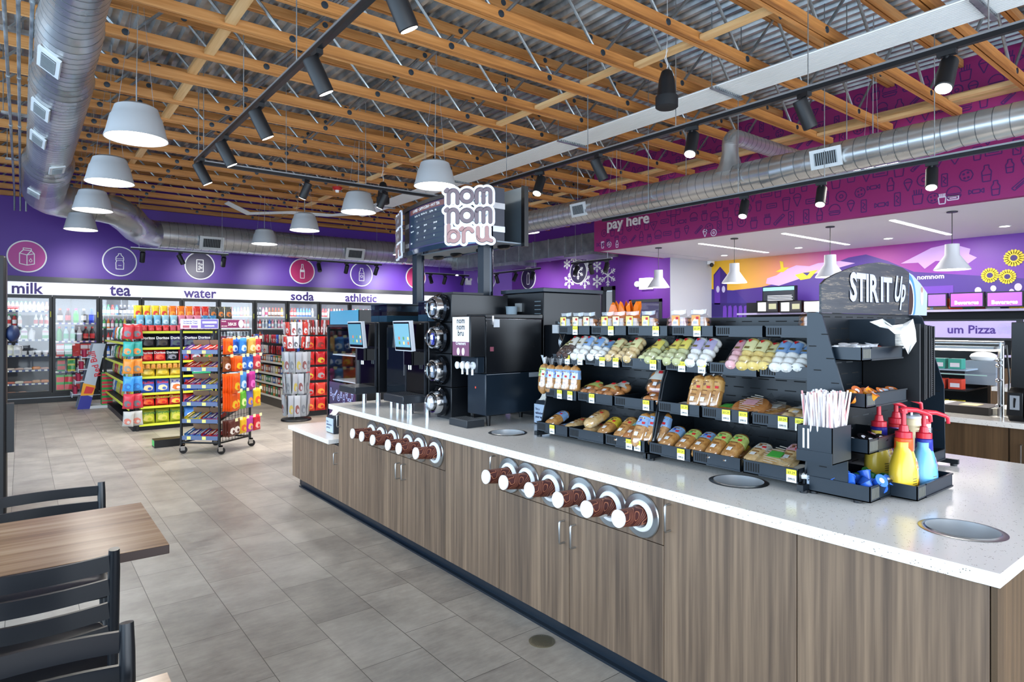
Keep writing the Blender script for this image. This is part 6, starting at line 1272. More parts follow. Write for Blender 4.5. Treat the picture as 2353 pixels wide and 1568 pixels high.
e1=(B2-A_).normalized(); n1=Vector((e1.y,-e1.x,0)); n1=n1 if n1.y<0 else -n1; e2=(C_-B2).normalized(); n2=Vector((e2.y,-e2.x,0)); n2=n2 if n2.y<0 else -n2
Q1=Matrix(((e1.x,-n1.x,0,A_.x),(e1.y,-n1.y,0,A_.y),(0,0,1,0),(0,0,0,1))); Q2=Matrix(((e2.x,-n2.x,0,B2.x),(e2.y,-n2.y,0,B2.y),(0,0,1,0),(0,0,0,1)))
az1=math.atan2(e1.y,e1.x); az2=math.atan2(e2.y,e2.x)
cz=[1.28,1.065,.85,.633,.42,.21]; cols=[('5a3a8a','purple'),('c03a28','red'),('c82830','red'),('6a4a9a','purple'),('d8c030','yellow'),('4a80b8','blue')]
for i,z in enumerate(cz):
    T=Q1@Matrix.Translation((0,0,z))
    MB().box(.02,0,-.03,.48,.5,-.025,BLKM,T@Matrix.Rotation(R(12),4,'X')).box(.015,-.012,-.035,.485,0,.015,M('5a6a90',.35),T).box(.08,-.013,-.03,.13,-.012,.01,M('e8e880'),T).box(.28,-.013,-.03,.33,-.012,.01,M('e8e880'),T).build('tray',t)
    for s in (0,1):
        c=cols[(i+s*3)%6]; TT=T@Matrix.Translation((.03+s*.225,.02,-.01))@Matrix.Rotation(R(14),4,'X'); loc=TT.translation
        k=('cb',c[0]); mb=MB(); W=.215; mb.box(0,0,0,W,.003,.03,M(c[0],.4)).box(0,.2,0,W,.203,.10,M('8a6a50',.5)).box(0,0,0,.003,.2,.05,M(c[0],.4)).box(W-.003,0,0,W,.2,.05,M(c[0],.4)).box(0,0,0,W,.2,.003,M('8a6a50'))
        o=mb.build('candy_box'); o.matrix_world=TT; tag(o,'%s open candy box on the rack, %s tray from top, %s half'%(c[1],ORD[i],('left','right')[s]),'candy box','candy boxes on the rack trays')
        for b in range(7):
            kk=('bar',cols[(i+s+b%2)%6][0])
            if kk not in _G: q=MB(); q.box(0,0,0,.024,.17,.016,M(kk[1],.3)).box(.004,.04,.0165,.02,.13,.0168,M('f0e0c8',.4)); _G[kk]=q.build('candy_bar'); ob=_G[kk]
            else: ob=_G[kk].copy(); COL.objects.link(ob)
            ob.matrix_world=TT@Matrix.Translation((.008+b*.029,.012,.005+.014*(b%3==0)))@Matrix.Rotation(R(3),4,'X'); tag(ob,'%s candy bar, %s in the %s box, %s rack tray'%(cols[(i+s+b%2)%6][1],ORD[b],('left','right')[s],ORD[i]),'candy bar','candy bars in the rack trays')
MB().box(-.0,-.02,1.56,.50,-.015,1.68,M('d8d4ec',.4),Q1).box(.27,-.021,1.565,.495,-.0202,1.675,M('6a52a0',.4),Q1).box(.03,-.021,1.57,.12,-.0202,1.6,M('b04858'),Q1).box(.14,-.021,1.57,.23,-.0202,1.6,M('8a5aa0'),Q1).box(.29,-.0215,1.625,.48,-.0208,1.65,M('f0f0f8'),Q1).text('nomnom',.035,WHT,Q1@TX((.385,-.021,1.585),'-y'),.001,.001).text('You have the “Tricks”',.022,M('3a2a80'),Q1@TX((.135,-.021,1.645),'-y'),.001,.0005).text('We have the “Treats”',.022,M('3a2a80'),Q1@TX((.135,-.021,1.62),'-y'),.001,.0005).build('header_sign',t)
MB().box(.0,-.02,1.57,.42,-.015,1.67,M('7a2a58',.4),Q2).lathe([(.05,0),(.05,.004)],M('e0c8d8'),16,Q2@TX((.36,-.021,1.62),'-y')).text('2/$4.25',.05,WHT,Q2@TX((.20,-.021,1.60),'-y'),.001,.0015).text('REGULAR',.018,WHT,Q2@TX((.05,-.021,1.645),'-y'),.001,.0004).text('SIZE CANDY',.018,WHT,Q2@TX((.06,-.021,1.585),'-y'),.001,.0004).build('header_sign',t)
rows=[(1.44,.20,[('f06018','orange',2),('2a60c8','blue',1),('3a88e0','blue',2),('d8a850','tan',3),('c83a40','red',2)]),(1.215,.19,[('8a5028','brown',1),('f06018','orange',3),('3a70c8','blue',2),('3a70d0','blue',2),('c03a48','red',2)]),(1.0,.235,[('f06018','orange',5),('f06018','orange',2),('4a90d8','blue',2),('b03088','magenta',3)]),(.775,.24,[('f06018','orange',4),('f06018','orange',2),('68b838','green',2),('6a70c0','violet',2),('e8c020','yellow',2)]),(.42,.2,[('5a2a20','brown',3),('5a2a20','brown',2),('e8b828','yellow',2),('b040a0','purple',2),('c82838','red',2)])]
CC={'orange':'f0c028','blue':'c8e0f8','tan':'e8d8a0','red':'e8b0a0','magenta':'e070c0','green':'e0f0a0','violet':'f0a040','yellow':'e06030','brown':'e8e0d8','purple':'f0c050'}
for r_,(z,h,it) in enumerate(rows):
    for c,(col,cn,n) in enumerate(it):
        for k in range(n):
            P=Q2@Vector((.05+c*.125+(c>=4)*.02,-.03-.035*(n-k),z-h)); bag('candy_bag','candy bag',.145,h,.035,col,CC[cn],'','ffffff',tuple(P),(0,0,az2+rn.uniform(-.08,.08)),'%s candy bag on the peg side, row %s, column %s, %s from the rack'%(cn,['one','two','three','four','five'][r_],['one','two','three','four','five'][c],ORD[n-k-1]),'candy bags hanging on the rack')
        P=Q2@Vector((.07+c*.125,-.035-.035*n,z-.02)); 
for z,h,it in rows:
    for c,(col,cn,n) in enumerate(it): mb=MB(); mb.tube(Q2@Vector((.05+c*.125,0,z)),Q2@Vector((.05+c*.125,-.06-.035*n,z+.012)),.0025,CHR,5); mb.box(.065+c*.125,-.075-.035*n,z-.015,.115+c*.125,-.073-.035*n,z+.025,M('e8e8b0'),Q2); mb.build('peg_hook',t)
tag(MB().box(1.36,9.3,.0,1.72,9.5,.10,BLK).box(1.359,9.32,.02,1.36,9.48,.09,M('4ac060')).build('floor_mat_box'),'low black and green box lying on the floor behind the candy rack','box')
# ---------- leaning energy drink display
t=thing('energy_drink_rack','slanted silver energy drink display with Red Bull lettering and can trays','display rack',(.95,14.6,0)); Yr=14.55
sl_=lambda z:.83+.21*z
MB().prism([(sl_(0),.0),(sl_(0)+.2,.0),(sl_(1.25)+.2,1.25),(sl_(1.25),1.25)],Yr-.02,Yr,'y',M('a9b2bd',.3,.4)).prism([(sl_(0),.0),(sl_(0)+.2,.0),(sl_(.22)+.2,.22),(sl_(.42),.30),(sl_(.2)+.02,.28)],Yr-.022,Yr-.02,'y',M('2a2f90',.4)).prism([(sl_(.26),.26),(sl_(.26)+.2,.26),(sl_(.46)+.2,.44),(sl_(.46),.5)],Yr-.0235,Yr-.022,'y',M('e8a020',.4)).prism([(sl_(.3)+.04,.3),(sl_(.3)+.17,.29),(sl_(.43)+.19,.40),(sl_(.45)+.05,.44)],Yr-.025,Yr-.0235,'y',M('d03030',.4)).text('Red Bull',.15,M('c02838'),Matrix.Translation((sl_(.86)+.10,Yr-.022,.86))@Matrix.Rotation(R(-12),4,'Y')@TX((0,0,0),'-y')@Matrix.Rotation(R(90),4,'Z')@Matrix.Translation((0,-.05,0)),.002,.003).build('side_panel',t)
MB().prism([(sl_(0)+.2,0),(1.45,0),(1.45,.05),(sl_(0)+.2,.05)],Yr-.02,Yr+.5,'y',M('c8ccd0',.4)).prism([(sl_(0)+.0,.0),(sl_(0)+.2,.0),(sl_(1.25)+.2,1.25),(sl_(1.25),1.25)],Yr+.48,Yr+.5,'y',M('8890a0',.3,.4)).build('frame',t)
for i,z in enumerate((.28,.52,.75,.98)):
    x=sl_(z)-.13; MB().box(x,Yr,z,x+.25,Yr+.48,z+.015,M('b8c4d4',.3)).box(x-.01,Yr,z-.05,x,Yr+.48,z+.03,M('c0ccd8',.3)).build('can_tray',t)
    for j in range(3): tag(bottle('a02848','c8ccd4','3a50a0',.14,.03,4).build('drink_can',loc=(x+.05,Yr+.05+j*.14,z+.016)),'dark red drink can on the leaning display, %s tray from the floor, %s'%(ORD[i],('front','middle','rear')[j]),'drink can','cans on the leaning display')
for i in range(4): tag(bottle('2a9a48','e8e8e8','c83040',.155,.09,3).build('drink_case',loc=(1.32,Yr+.15,.051+i*.158)),'green drink case in the stack beside the leaning display, %s from the floor'%ORD[i],'drink case','green cases by the leaning display')
# ---------- hanging goods gondola on the right of the aisle
t=thing('goods_gondola','black gondola with white-edged shelves of small goods behind the candy rack','shelving',(4.3,12.7,0))
MB().box(4.28,11.0,0,4.32,14.6,1.5,BLKM).box(3.95,11.0,0,4.32,14.6,.15,M('4a4640',.5)).box(3.85,10.95,0,4.55,11.0,1.5,BLKM).build('back_panel',t)
for z in (.17,.42,.62,.85): MB().box(3.97,11.1,z,4.28,14.6,z+.015,BLKM).box(3.96,11.1,z-.01,3.97,14.6,z+.03,M('e8e8e0',.5)).build('shelf',t)
bc=[('d8d8d0','white'),('c83a30','red'),('3a70b8','blue'),('d8c850','yellow'),('3a9060','green'),('d88840','orange'),('b8b8c0','grey'),('8a3a4a','maroon')]
for si,z in enumerate((.187,.437,.637,.867)):
    for j in range(22):
        c=rn.choice(bc); k=('gb',c[0],si)
        if k not in _G: q=MB(); h=(.19,.13,.15,.13)[si]; q.box(-.05,-.065,0,.05,.065,h,M(c[0],.4)).box(-.051,-.045,h*.3,-.05,.045,h*.75,M('f0f0ea',.4)); _G[k]=q.build('goods_box'); o=_G[k]
        else: o=_G[k].copy(); COL.objects.link(o)
        o.location=(4.05,11.2+j*.155,z); tag(o,'%s goods box, %s from the near end, %s shelf of the goods gondola'%(c[1],ORD[j],['lowest','second','third','fourth'][si]),'box','boxes on the goods gondola')
for si,z in enumerate((1.42,1.2)):
    for j in range(22):
        c=rn.choice([('d8d8e0','9ab0d0','white'),('3a60c8','c8d8e8','blue'),('c83040','e8c8c0','red'),('e8e0d0','c84050','cream'),('b02a30','402020','dark red')])
        bag('hanging_pouch','pouch',.13,.17,.03,c[0],c[1],'','ffffff',(4.0,11.15+j*.155,z-.17),(0,0,R(-90)+rn.uniform(-.4,.4)),'%s pouch hanging on the goods gondola, %s from the near end, %s row'%(c[2],ORD[j],('upper','lower')[si]),'pouches on the goods gondola')
# end with red bags
for r_ in range(5):
    for c in range(3):
        z=[1.40,1.13,.86,.58,.32][r_]; q=[('c81e22','e08a30'),('d02020','8a3020'),('c82028','d8c030'),('c81e22','a0a0a0'),('d84030','e8a040')][(r_+c)%5]
        bag('meat_snack_bag','snack bag',.19,.23,.05,q[0],q[1],'','ffffff',(3.98+c*.20,10.88,z-.22),(0,0,rn.uniform(-.1,.1)),'red snack bag on the gondola end, row %s from top, column %s'%(['one','two','three','four','five'][r_],['one','two','three'][c]),'red snack bags on the gondola end')
for c in range(14):
    x=3.80+c*.045; bag('hanging_stick','snack stick',.04,.26,.02,['a82028','c8c8d0','7a3020'][c%3],'e8e0e0','','ffffff',(x,10.9,1.44),(0,R(rn.uniform(-5,5)),rn.uniform(-.3,.3)),'slim snack stick above the red bags, %s from left'%ORD[c],'slim sticks above the red bags')
# spinner rack
SX,SY=3.66,10.62
t=thing('spinner_rack','round wire spinner rack of silvery pouches with black base','display rack',(SX,SY,0)); MB().lathe([(.24,0),(.25,.01),(.24,.035),(.05,.05),(.02,.06)],BLK,28,Matrix.Translation((SX,SY,0))).build('base',t); mb=MB(); mb.tube((SX,SY,.05),(SX,SY,1.66),.015,BLK,8)
for z in (.5,.9,1.25,1.62): mb.path([(SX+.12*math.cos(a*.4),SY+.12*math.sin(a*.4),z) for a in range(17)],.004,BLK,5)
mb.build('wire_frame',t)
for r_,(z,h,w_) in enumerate(((1.66,.22,.085),(1.42,.2,.09),(1.16,.34,.10),(.80,.34,.10),(.44,.36,.10))):
    for k in range(12):
        a=k*math.pi/6+r_*.2; c=[('8d9299','6a6f78'),('9a9ea8','a89a50'),('a4a8b0','7a4a4a')][(k+r_)%3] if r_>1 else [('c8c8d0','5a5a60'),('c83a30','d8d8d8'),('e0e0e4','a04040')][(k+r_)%3]
        bag('silver_pouch','pouch',w_,h,.03,c[0],c[1],'','ffffff',(SX+.19*math.cos(a),SY+.19*math.sin(a),z-h),(R(4),0,a+R(90)+rn.uniform(-.7,.7)),'silvery pouch on the spinner rack, tier %s from top, %s around'%(['one','two','three','four','five'][r_],ORD[k]),'pouches on the spinner rack')
# black unit at the left picture edge
t=thing('tall_black_kiosk','tall black machine at the far left edge of the view','kiosk',(-.5,6.9,0)); MB().box(-.95,6.6,0,-.1,7.2,2.17,BLKM).build('body',t,bevel=.02); MB().sphere((-.06,6.66,1.53),.07,M('1a2a50',.5),12,8,sc=(.7,1,1)).build('round_knob',t); MB().box(-.1,6.62,.55,-.05,6.75,.95,BLKM).build('side_bin',t)
DAY_L=520; DAY_B=700; SUN_E=0.0; PEND=165; SPOT=260; WASH=60; COOL=16; ALC=70
# ---------- alcove: pendants, lights, boards
LIN=M('fffdf6',.5,0,7.0)
mk=None
for i,(y,px) in enumerate(((7.97,'farthest'),(6.30,'second from the back'),(4.64,'third from the back'),(3.02,'nearest the camera'))):
    lab='white bell pendant hanging under the alcove ceiling, %s'%px
    if mk is None:
        mk=local(thing('bell_pendant',lab,'pendant lamp',(9.88,y,2.35),group='white bell pendants in the alcove')); W=M('d8d8dc',.45)
        MB().lathe([(.21,0),(.215,.005),(.2,.03),(.085,.2),(.083,.345),(.02,.35)],W,32,cap0=False).build('bell_shade',mk); MB().lathe([(.001,.02),(.195,.02)],EM,28,cap0=False,cap1=False).build('diffuser',mk); MB().tube((0,0,.35),(0,0,.78),.005,BLK,6).build('stem',mk); MB().lathe([(.065,.772),(.065,.786)],DARK,20).build('ceiling_canopy',mk)
    else: dup(mk,(9.88,y,2.35),label=lab)
for i,y in enumerate((7.08,5.45,3.80)):
    t=thing('linear_ceiling_light','long slim linear light recessed in the alcove ceiling, %s from the back'%ORD[i],'ceiling light',(11.1,y,3.137),group='linear lights in the alcove'); mb=MB(); mb.prism(arc(9.99,y,.04,90,270,6)+arc(12.3,y,.04,-90,90,6),3.130,3.136,'z',LIN); mb.build('diffuser',t)
    MB().prism(arc(9.99,y,.055,90,270,6)+arc(12.3,y,.055,-90,90,6),3.132,3.1365,'z',WHT).build('trim',t); area('linear_light',(11.1,y,3.12),(0,0,0),2.3,.1,ALC,(1,.98,.97))
for i,(x,y) in enumerate(((12.05,7.93),(12.03,6.26),(12.0,4.63),(11.95,2.96))): tag(MB().lathe([(.085,0),(.085,.006),(.06,.008)],WHT,20,Matrix.Translation((x,y,3.128))).lathe([(.001,-.001),(.065,-.001)],LIN,18,Matrix.Translation((x,y,3.128)),cap0=False,cap1=False).build('downlight'),'small round downlight in the alcove ceiling, %s from the back'%ORD[i],'downlight','downlights in the alcove')
tag(MB().box(12.85,8.8,3.06,12.97,8.92,3.137,WHT).sphere((12.86,8.8,3.04),.05,DARK,10,6).build('security_camera'),'small white security camera in the alcove corner by the clock tower','camera')
# pay here letters
a=onX(1397,540,FX); b=onX(1493,505,FX); d,fs=_text('pay here',.02,'LEFT',1,3); T=TX((FX,0,0),'-x'); xs_=[v[0] for v in d]; sx=(a[0]-b[0])/(max(xs_)-min(xs_)); q=MB(); y0_,z0_=onX(1397,531,FX)
for dz,c in ((.003,'c8b0c8'),(.025,'e8e6ee')): q.add([(-y0_+(x-min(xs_))*sx,3.53+y*sx*.95,dz) for x,y in d],fs,M(c,.4),T)
tag(q.build('wall_lettering'),'white raised words pay here on the magenta fascia','lettering')
# back counter shelving and boards along the mural wall
XW=12.6
t=thing('back_shelving','black wall shelving of cups and cans below the purple beverage signs','shelving',(12.8,2.5,0)); 
for (ya,yb) in ((-2.5,5.2),(5.9,8.0)):
    MB().box(XR-.02,ya,0,XR-.005,yb,2.12,BLKM).box(XW,ya,0,XR-.02,yb,.9,CAB2).build('back_panel',t)
    for z in (1.1,1.4,1.68,1.86): MB().box(XW+.05,ya,z,XR-.02,yb,z+.02,BLKM).box(XW+.04,ya,z-.02,XW+.05,yb,z+.02,M('a8a0c0',.4)).build('shelf',t)
CL={'w':('e0e0e0','white'),'r':('d84a28','orange-red'),'g':('2a5a3a','dark green'),'d':('7a2a20','dark red'),'k':('1c1c20','black'),'y':('e8b828','yellow'),'b':('9ab8d8','pale blue'),'t':('b89878','tan')}
n=0
for z,seq,px0,px1 in ((1.88,'tbtttt',2132,2172),(1.88,'rrrgggdd',2184,2260),(1.88,'wwwkkyyy',2268,2350),(1.88,'rrrrrwwwwrrr',1742,1880),(1.42,'gggbbb',2182,2225),(1.12,'rrrddd',2182,2225),(1.42,'wwwkkk',2300,2345)):
    for j,c in enumerate(seq):
        y=onX(px0+(px1-px0)*(j+.5)/len(seq),720,XW+.1)[0]; k=('cc',c)
        if k not in _G: qq=MB(); qq.lathe([(.055,0),(.07,.02),(.055,.09),(.065,.11),(.07,.18),(.03,.2)],M(CL[c][0],.3),14); _G[k]=qq.build('drink_canister'); o=_G[k]
        else: o=_G[k].copy(); COL.objects.link(o)
        n+=1; o.location=(XW+.14,y,z+.001); tag(o,'%s canister on the alcove shelving, %s in %s'%(CL[c][1],ORD[j],['tan run at the sign','run under the first beverage sign','run under the second beverage sign','run below the menu screens','upper low run','lower low run','low right run'][[ (1.88,2132),(1.88,2184),(1.88,2268),(1.88,1742),(1.42,2182),(1.12,2182),(1.42,2300)].index((z,px0))]),'canister','canisters on the alcove shelving')
def litsign(px0,px1,py0,py1,lines,col,lab,X=XW,em=.9,ts=.085,tcol='ffffff'):
    ya,_=onX(px0,py0,X); yb,_=onX(px1,py0,X); z1=onX(px0,py0,X)[1]; z0=onX(px0,py1,X)[1]; t=thing('lit_sign',lab,'sign',(X,(ya+yb)/2,z0),group='signs of the alcove'); MB().box(X,yb,z0-.02,X+.1,ya,z1+.02,BLK).build('case',t)
    mb=MB(); mb.box(X-.004,yb+.02,z0,X,ya-.02,z1,M(col,.4,0,em)); T=TX((X-.004,(ya+yb)/2,0),'-x')
    for i,l in enumerate(lines): mb.text(l,ts,M(tcol,.4,0,1.5),T@Matrix.Translation((0,z1-ts*1.0-i*ts*1.15,0)),.002,.003)
    mb.build('face',t); return t
litsign(2130,2176,678,704,[],'7a50b8','lit purple sign with shield, left of the beverage signs'); litsign(2182,2261,676,705,['','Beverages'],'8a48c0','lit purple Beverages sign, left of two'); litsign(2266,2352,674,704,['','Beverages'],'8f50c8','lit purple Beverages sign, right of two')
t=litsign(1752,1827,662,692,[],'22262e','dark menu notice with teal top band on the mural wall',em=.15,ts=.05); 
ya,z1=onX(1752,662,XW); yb,z0=onX(1827,692,XW)
mb=MB(); [mb.box(XW-.006,yb+.05+.02*(k%2),z0+.02+k*.032,XW-.0045,ya-.12,z0+.034+k*.032,M('a8acb4',.4,0,.4)) for k in range(4)]; mb.build('small_print',t); MB().box(XW-.006,yb+.02,z1-.07,XW-.004,ya-.02,z1,M('70d0d0',.4,0,.6)).build('teal_band',t)
for i,(p0,p1,l) in enumerate(((1738,1788,'left'),(1791,1842,'middle'),(1846,1888,'right'))):
    t=litsign(p0,p1,694,717,[],'f0f0f4' if i==2 else '2a2a2e','menu screen under the dark notice, the %s of three'%l,em=1.2 if i==2 else .2)
    if i<2:
        ya,z1=onX(p0,694,XW); yb,z0=onX(p1,717,XW); mb=MB(); mb.box(XW-.006,ya-(ya-yb)*.45,z0+.02,XW-.004,ya-.04,z1-.02,M('d8dcd0',.4,0,.8)).box(XW-.006,yb+.04,z0+.06,XW-.004,yb+(ya-yb)*.42,z1-.05,M('8a8a70',.4,0,.6)).build('picture',t)
t=thing('wall_logo','small white nomnom lettering on a purple patch of the mural','lettering',(13.04,3,2.7)); y_,z_=onX(2138,641,XR-.01); MB().text('nomnom',.12,WHT,TX((XR-.006,y_,z_),'-x'),.002,.003).build('letters',t)
y_,z_=onX(2125,655,XR); MB().box(XR-.012,y_-.45,z_-.45,XR-.008,y_+.4,z_-.03,M('6a3aa8',.4)).build('patch',t)
# second counter with pizza case
t=thing('service_counter','second counter with dark wood drawers and quartz top behind the island','counter',(5.9,.5,0))
MB().box(5.46,-2.5,.875,6.35,2.75,.915,QTZ).build('worktop',t,bevel=.002); MB().box(5.52,-2.48,.1,6.3,2.73,.874,CAB2).build('carcass',t); MB().box(5.58,-2.45,0,6.25,2.7,.1,DARK).build('toe_kick',t)
for i,(ya,yb) in enumerate(((1.34,2.73),(.0,1.335),(-1.3,-.005))):
    for z0,z1 in (((.1,.36),(.362,.62),(.622,.872)) if i==0 else ((.1,.872),)):
        o=MB().box(5.5,ya+.004,z0+.002,5.52,yb-.004,z1-.002,CAB2).build('drawer_front' if i==0 else 'door',t)
        if i: MB().path([(5.5,yb-.07,.62),(5.47,yb-.07,.62),(5.47,yb-.07,.76),(5.5,yb-.07,.76)],.005,STEEL,6).build('handle',o)
t=thing('sneeze_guard','steel tube sneeze guard with glass shelf and heat lamp over the pizza area','sneeze guard',(5.9,1.3,.915)); y1_,_=onX(2300,870,5.75)
mb=MB(); mb.tube((5.75,y1_,.916),(5.75,y1_,1.47),.021,STEEL,14).tube((5.75,2.55,.916),(5.75,2.55,1.47),.021,STEEL,14).tube((5.75,2.6,1.46),(5.75,y1_-.02,1.46),.02,STEEL,12); mb.build('tube_frame',t)
MB().box(5.6,y1_,1.405,5.7,2.6,1.42,M('fff4e0',.4,0,5)).box(5.58,y1_,1.42,5.9,2.6,1.44,STEEL).build('heat_lamp',t); MB().box(5.62,y1_+.05,1.22,5.92,2.6,1.228,GLASS).box(5.615,y1_+.05,1.22,5.62,2.6,1.228,M('a8c8c0',.2)).build('glass_shelf',t)
for z in (1.0,1.19,1.30,1.34): MB().tube((5.75,y1_,z),(5.68,y1_+.0,z),.014,CHR,10).sphere((5.68,y1_,z),.018,CHR,10,6).build('clamp',t)
MB().path([(5.76,y1_-.03,1.45),(5.77,y1_-.045,1.2),(5.76,y1_-.035,.93)],.006,BLK,6).build('cable',t)
X6=6.5; ya,zt_=onX(2060,738,X6); yb,_=onX(2335,734,X6)
t=thing('pizza_sign','pale lilac sign band reading um Pizza above the pizza case','sign',(X6,2.0,1.48)); MB().box(X6,yb-.03,1.47,X6+.08,2.6,1.65,DARK).build('case',t); mb=MB(); mb.box(X6-.004,yb,1.49,X6,2.58,1.635,M('b7a6dc',.4,0,.35)); T=TX((X6-.005,0,0),'-x')
d,fs=_text('um Pizza',.02,'LEFT',1,2); xs_=[v[0] for v in d]; ya_,_=onX(2178,765,X6); yb_,_=onX(2289,765,X6); sx=(ya_-yb_)/(max(xs_)-min(xs_)); mb.add([(-ya_+(x-min(xs_))*sx,1.528+y*sx,.002) for x,y in d],fs,M('4a2a88',.4),T)
for i in range(4): icon(mb,[7,2,8,7][i],-onX(2298+i*9,750+10*(i%2),X6)[0],1.55+.03*(i%2),.07,M('d0c4ec'),T@Matrix.Translation((0,0,.002)),.006)
mb.build('face',t)
MB().tube((6.54,2.5,.916),(6.54,2.5,1.47),.015,STEEL).tube((6.54,yb,0.0),(6.54,yb,1.47),.015,STEEL).build('post',t)
for i,(px,w_,h,c,l) in enumerate(((2205,.34,.05,'d0c8b8','pale open pizza box on the service counter'),(2235,.3,.06,'2a2420','dark closed pizza box in front of the pale ones on the service counter'),(2270,.34,.05,'c8c0b0','pale pizza box at the right on the service counter'))):
    y_,_=onX(px,940,5.9); mb=MB(); mb.box(5.72+.1*(i!=1),y_-w_/2,.9155,6.05+.1*(i!=1),y_+w_/2,.9155+h,M(c,.6)).box(5.78,y_-.06,.9155+h,5.95,y_+.06,.918+h,M('b8a070' if i==1 else 'e0dcd0',.5)); tag(mb.build('pizza_box'),l,'pizza box')
# cutlery dispenser
t=thing('cutlery_dispenser','tall black cutlery dispenser with knife and fork pictures at the right edge','dispenser',(5.62,.95,.915)); ya,_=onX(2320,850,5.6)
for i in range(3):
    y1=ya-.005-i*.095; MB().prism([(5.56,.9155),(5.75,.9155),(5.72,1.60),(5.62,1.62),(5.60,1.15),(5.53,1.12),(5.52,.96)],y1-.088,y1,'y',BLK).build('dispenser_tower',t,bevel=.004)
    m=MB(); m.box(5.518,y1-.07,1.0,5.522,y1-.015,1.10,M('9aa0a8',.4)); T=TX((5.517,y1-.042,1.05),'-x')
    if i==0: m.flat([(-.006,-.035),(.004,-.035),(.006,0),(.01,.03),(-.004,.035),(-.006,0)],.001,'z',BLK,T)
    else: m.stroke([(0,-.035),(0,0)],.006,BLK,T,.001); [m.stroke([(k*.006,0),(k*.006,.03)],.003,BLK,T,.001) for k in (-1,0,1)]
    m.build('picture_label',t)
# inner work counter
t=thing('inner_counter','low wood-fronted inner counter with quartz top behind the pizza sign','counter',(8.0,1.2,0)); MB().box(7.5,-2,.0,8.3,1.9,.96,CAB2).build('carcass',t); MB().box(7.45,-2.0,.96,8.35,1.95,1.0,QTZ).build('worktop',t)
t=thing('napkin_dispenser','grey napkin dispenser on the inner counter behind the sneeze guard','napkin dispenser',(7.7,1.6,1.0)); y_,_=onX(2252,845,7.6); MB().box(7.6,y_-.13,1.0005,7.8,y_+.13,1.24,M('8a94a0',.4)).build('body',t); MB().sphere((7.7,y_,1.28),.09,WHT,10,6,sc=(1,1.3,.6)).build('napkin',t)
t=thing('snack_case','low refrigerated snack case behind the sneeze guard','display case',(7.4,3.0,0)); MB().box(7.2,2.1,0,8.0,3.4,.75,CAB2).box(7.9,2.1,.75,8.0,3.4,1.35,BLK).box(7.25,2.1,.95,7.9,3.4,.965,BLK).box(7.25,2.1,1.15,7.9,3.4,1.165,M('a0b4c8',.3)).build('case',t)
for si,(z,c) in enumerate(((.752,('d8c028','yellow')),(.967,('d04028','red')),(1.167,('3a9a8a','teal')))):
    for j in range(8): tag(MB().box(-.06,-.055,0,.06,.055,.1,M(c[0],.4)).box(-.061,-.04,.02,-.06,.04,.06,M('e8e0e8')).build('snack_box',loc=(7.33,2.2+j*.14,z)),'%s small snack box in the low case behind the sneeze guard, %s'%(c[1],ORD[j]),'snack box','snack boxes in the low case')
# blue and orange things glimpsed above the bread rack
# ---------- tables and chairs
TBL=woodmat('table_laminate',0,('85654b','a98565','c6a584'),1.0,.22,28); TBE=M('2e1a12',.4); CHB=M('0b0f16',.3,.1)
def table(x0,x1,y0,y1,lab):
    t=thing('table',lab,'table',((x0+x1)/2,(y0+y1)/2,0),group='wood-topped tables at the left'); cx_,cy_=(x0+x1)/2,(y0+y1)/2
    MB().box(x0,y0,.715,x1,y1,.7495,TBE).build('table_edge',t,bevel=.002); MB().box(x0+.001,y0+.001,.7495,x1-.001,y1-.001,.7505,TBL).build('tabletop',t)
    MB().tube((cx_,cy_,.03),(cx_,cy_,.715),.04,BLK,16).build('pedestal',t); MB().box(cx_-.3,cy_-.03,0,cx_+.3,cy_+.03,.03,BLK).box(cx_-.03,cy_-.3,0,cx_+.03,cy_+.3,.03,BLK).build('base',t)
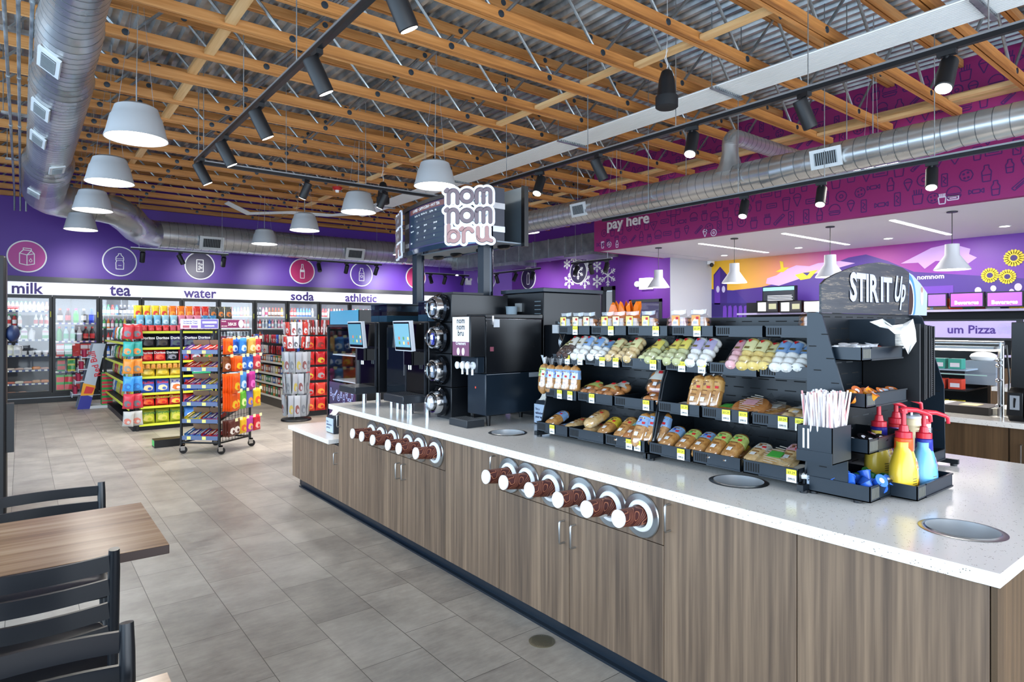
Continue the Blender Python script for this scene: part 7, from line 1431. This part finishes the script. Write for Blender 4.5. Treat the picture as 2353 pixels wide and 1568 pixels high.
table(-.75,.448,2.716,3.445,'wood-topped table at the left between two black chairs'); table(-.95,.279,1.02,1.716,'wood-topped table at the bottom left corner, only its corner showing')
def make_chair():
    t=local(thing('metal_chair','x','chair',group='black slat-back metal chairs'))
    W=.215
    def back(z): return -.20-.03*max(0,(z-.45))/.45*2.0
    for s in (-1,1):
        q=MB(); q.path([(s*W,-.17,.0),(s*W,-.19,.45),(s*W,back(.62),.62),(s*W,back(.8),.80),(s*W,back(.87),.868)],.0,CHB,10,rads=[.014,.016,.017,.018,.016]); q.build('back_post',t)
        MB().path([(s*(W-.01),.19,0),(s*(W-.015),.17,.44)],.014,CHB,8).build('front_leg',t)
        MB().tube((s*W,-.18,.2),(s*(W-.012),.18,.2),.008,CHB,8).build('side_rail',t)
    for z in (.825,.745,.665,.585):
        n=10; vs=[];fs=[]
        for k in range(n+1):
            x=-W+2*W*k/n; dy=-.035*(1-(x/W)**2)
            for yy,zz in ((-.006,-.026),(.006,-.026),(.006,.026),(-.006,.026)): vs.append((x,back(z)+dy+yy,z+zz))
        for k in range(n):
            for c in range(4): fs.append((k*4+c,k*4+(c+1)%4,(k+1)*4+(c+1)%4,(k+1)*4+c))
        MB().add(vs,fs,CHB).build('back_slat',t)
    q=MB(); pts=[(-.21,-.19),(.21,-.19),(.225,.1),(.2,.2),(-.2,.2),(-.225,.1)]; q.prism(pts,.44,.465,'z',M('17181c',.3)).build('seat',t,bevel=.008)
    MB().tube((-.2,.18,.42),(.2,.18,.42),.012,CHB,8).tube((-.21,-.18,.42),(.21,-.18,.42),.012,CHB,8).build('seat_frame',t); return t
c0=make_chair(); c0.location=(.10,3.50,0); c0.scale=(1,1,.93); c0.rotation_euler=(0,0,R(180)); c0['label']='black slat-back chair on the far side of the first table'
dup(c0,(.03,2.66,0),(0,0,R(-2)),'black slat-back chair with its back to the camera, before the first table',scale=(1,1,1))
dup(c0,(-.01,1.56,0),(0,0,R(180)),'black slat-back chair nearest the camera at the bottom left',scale=(1,1,.985))

for o in bpy.data.objects:
    for k in ('_world','_org','_x'):
        if k in o: del o[k]
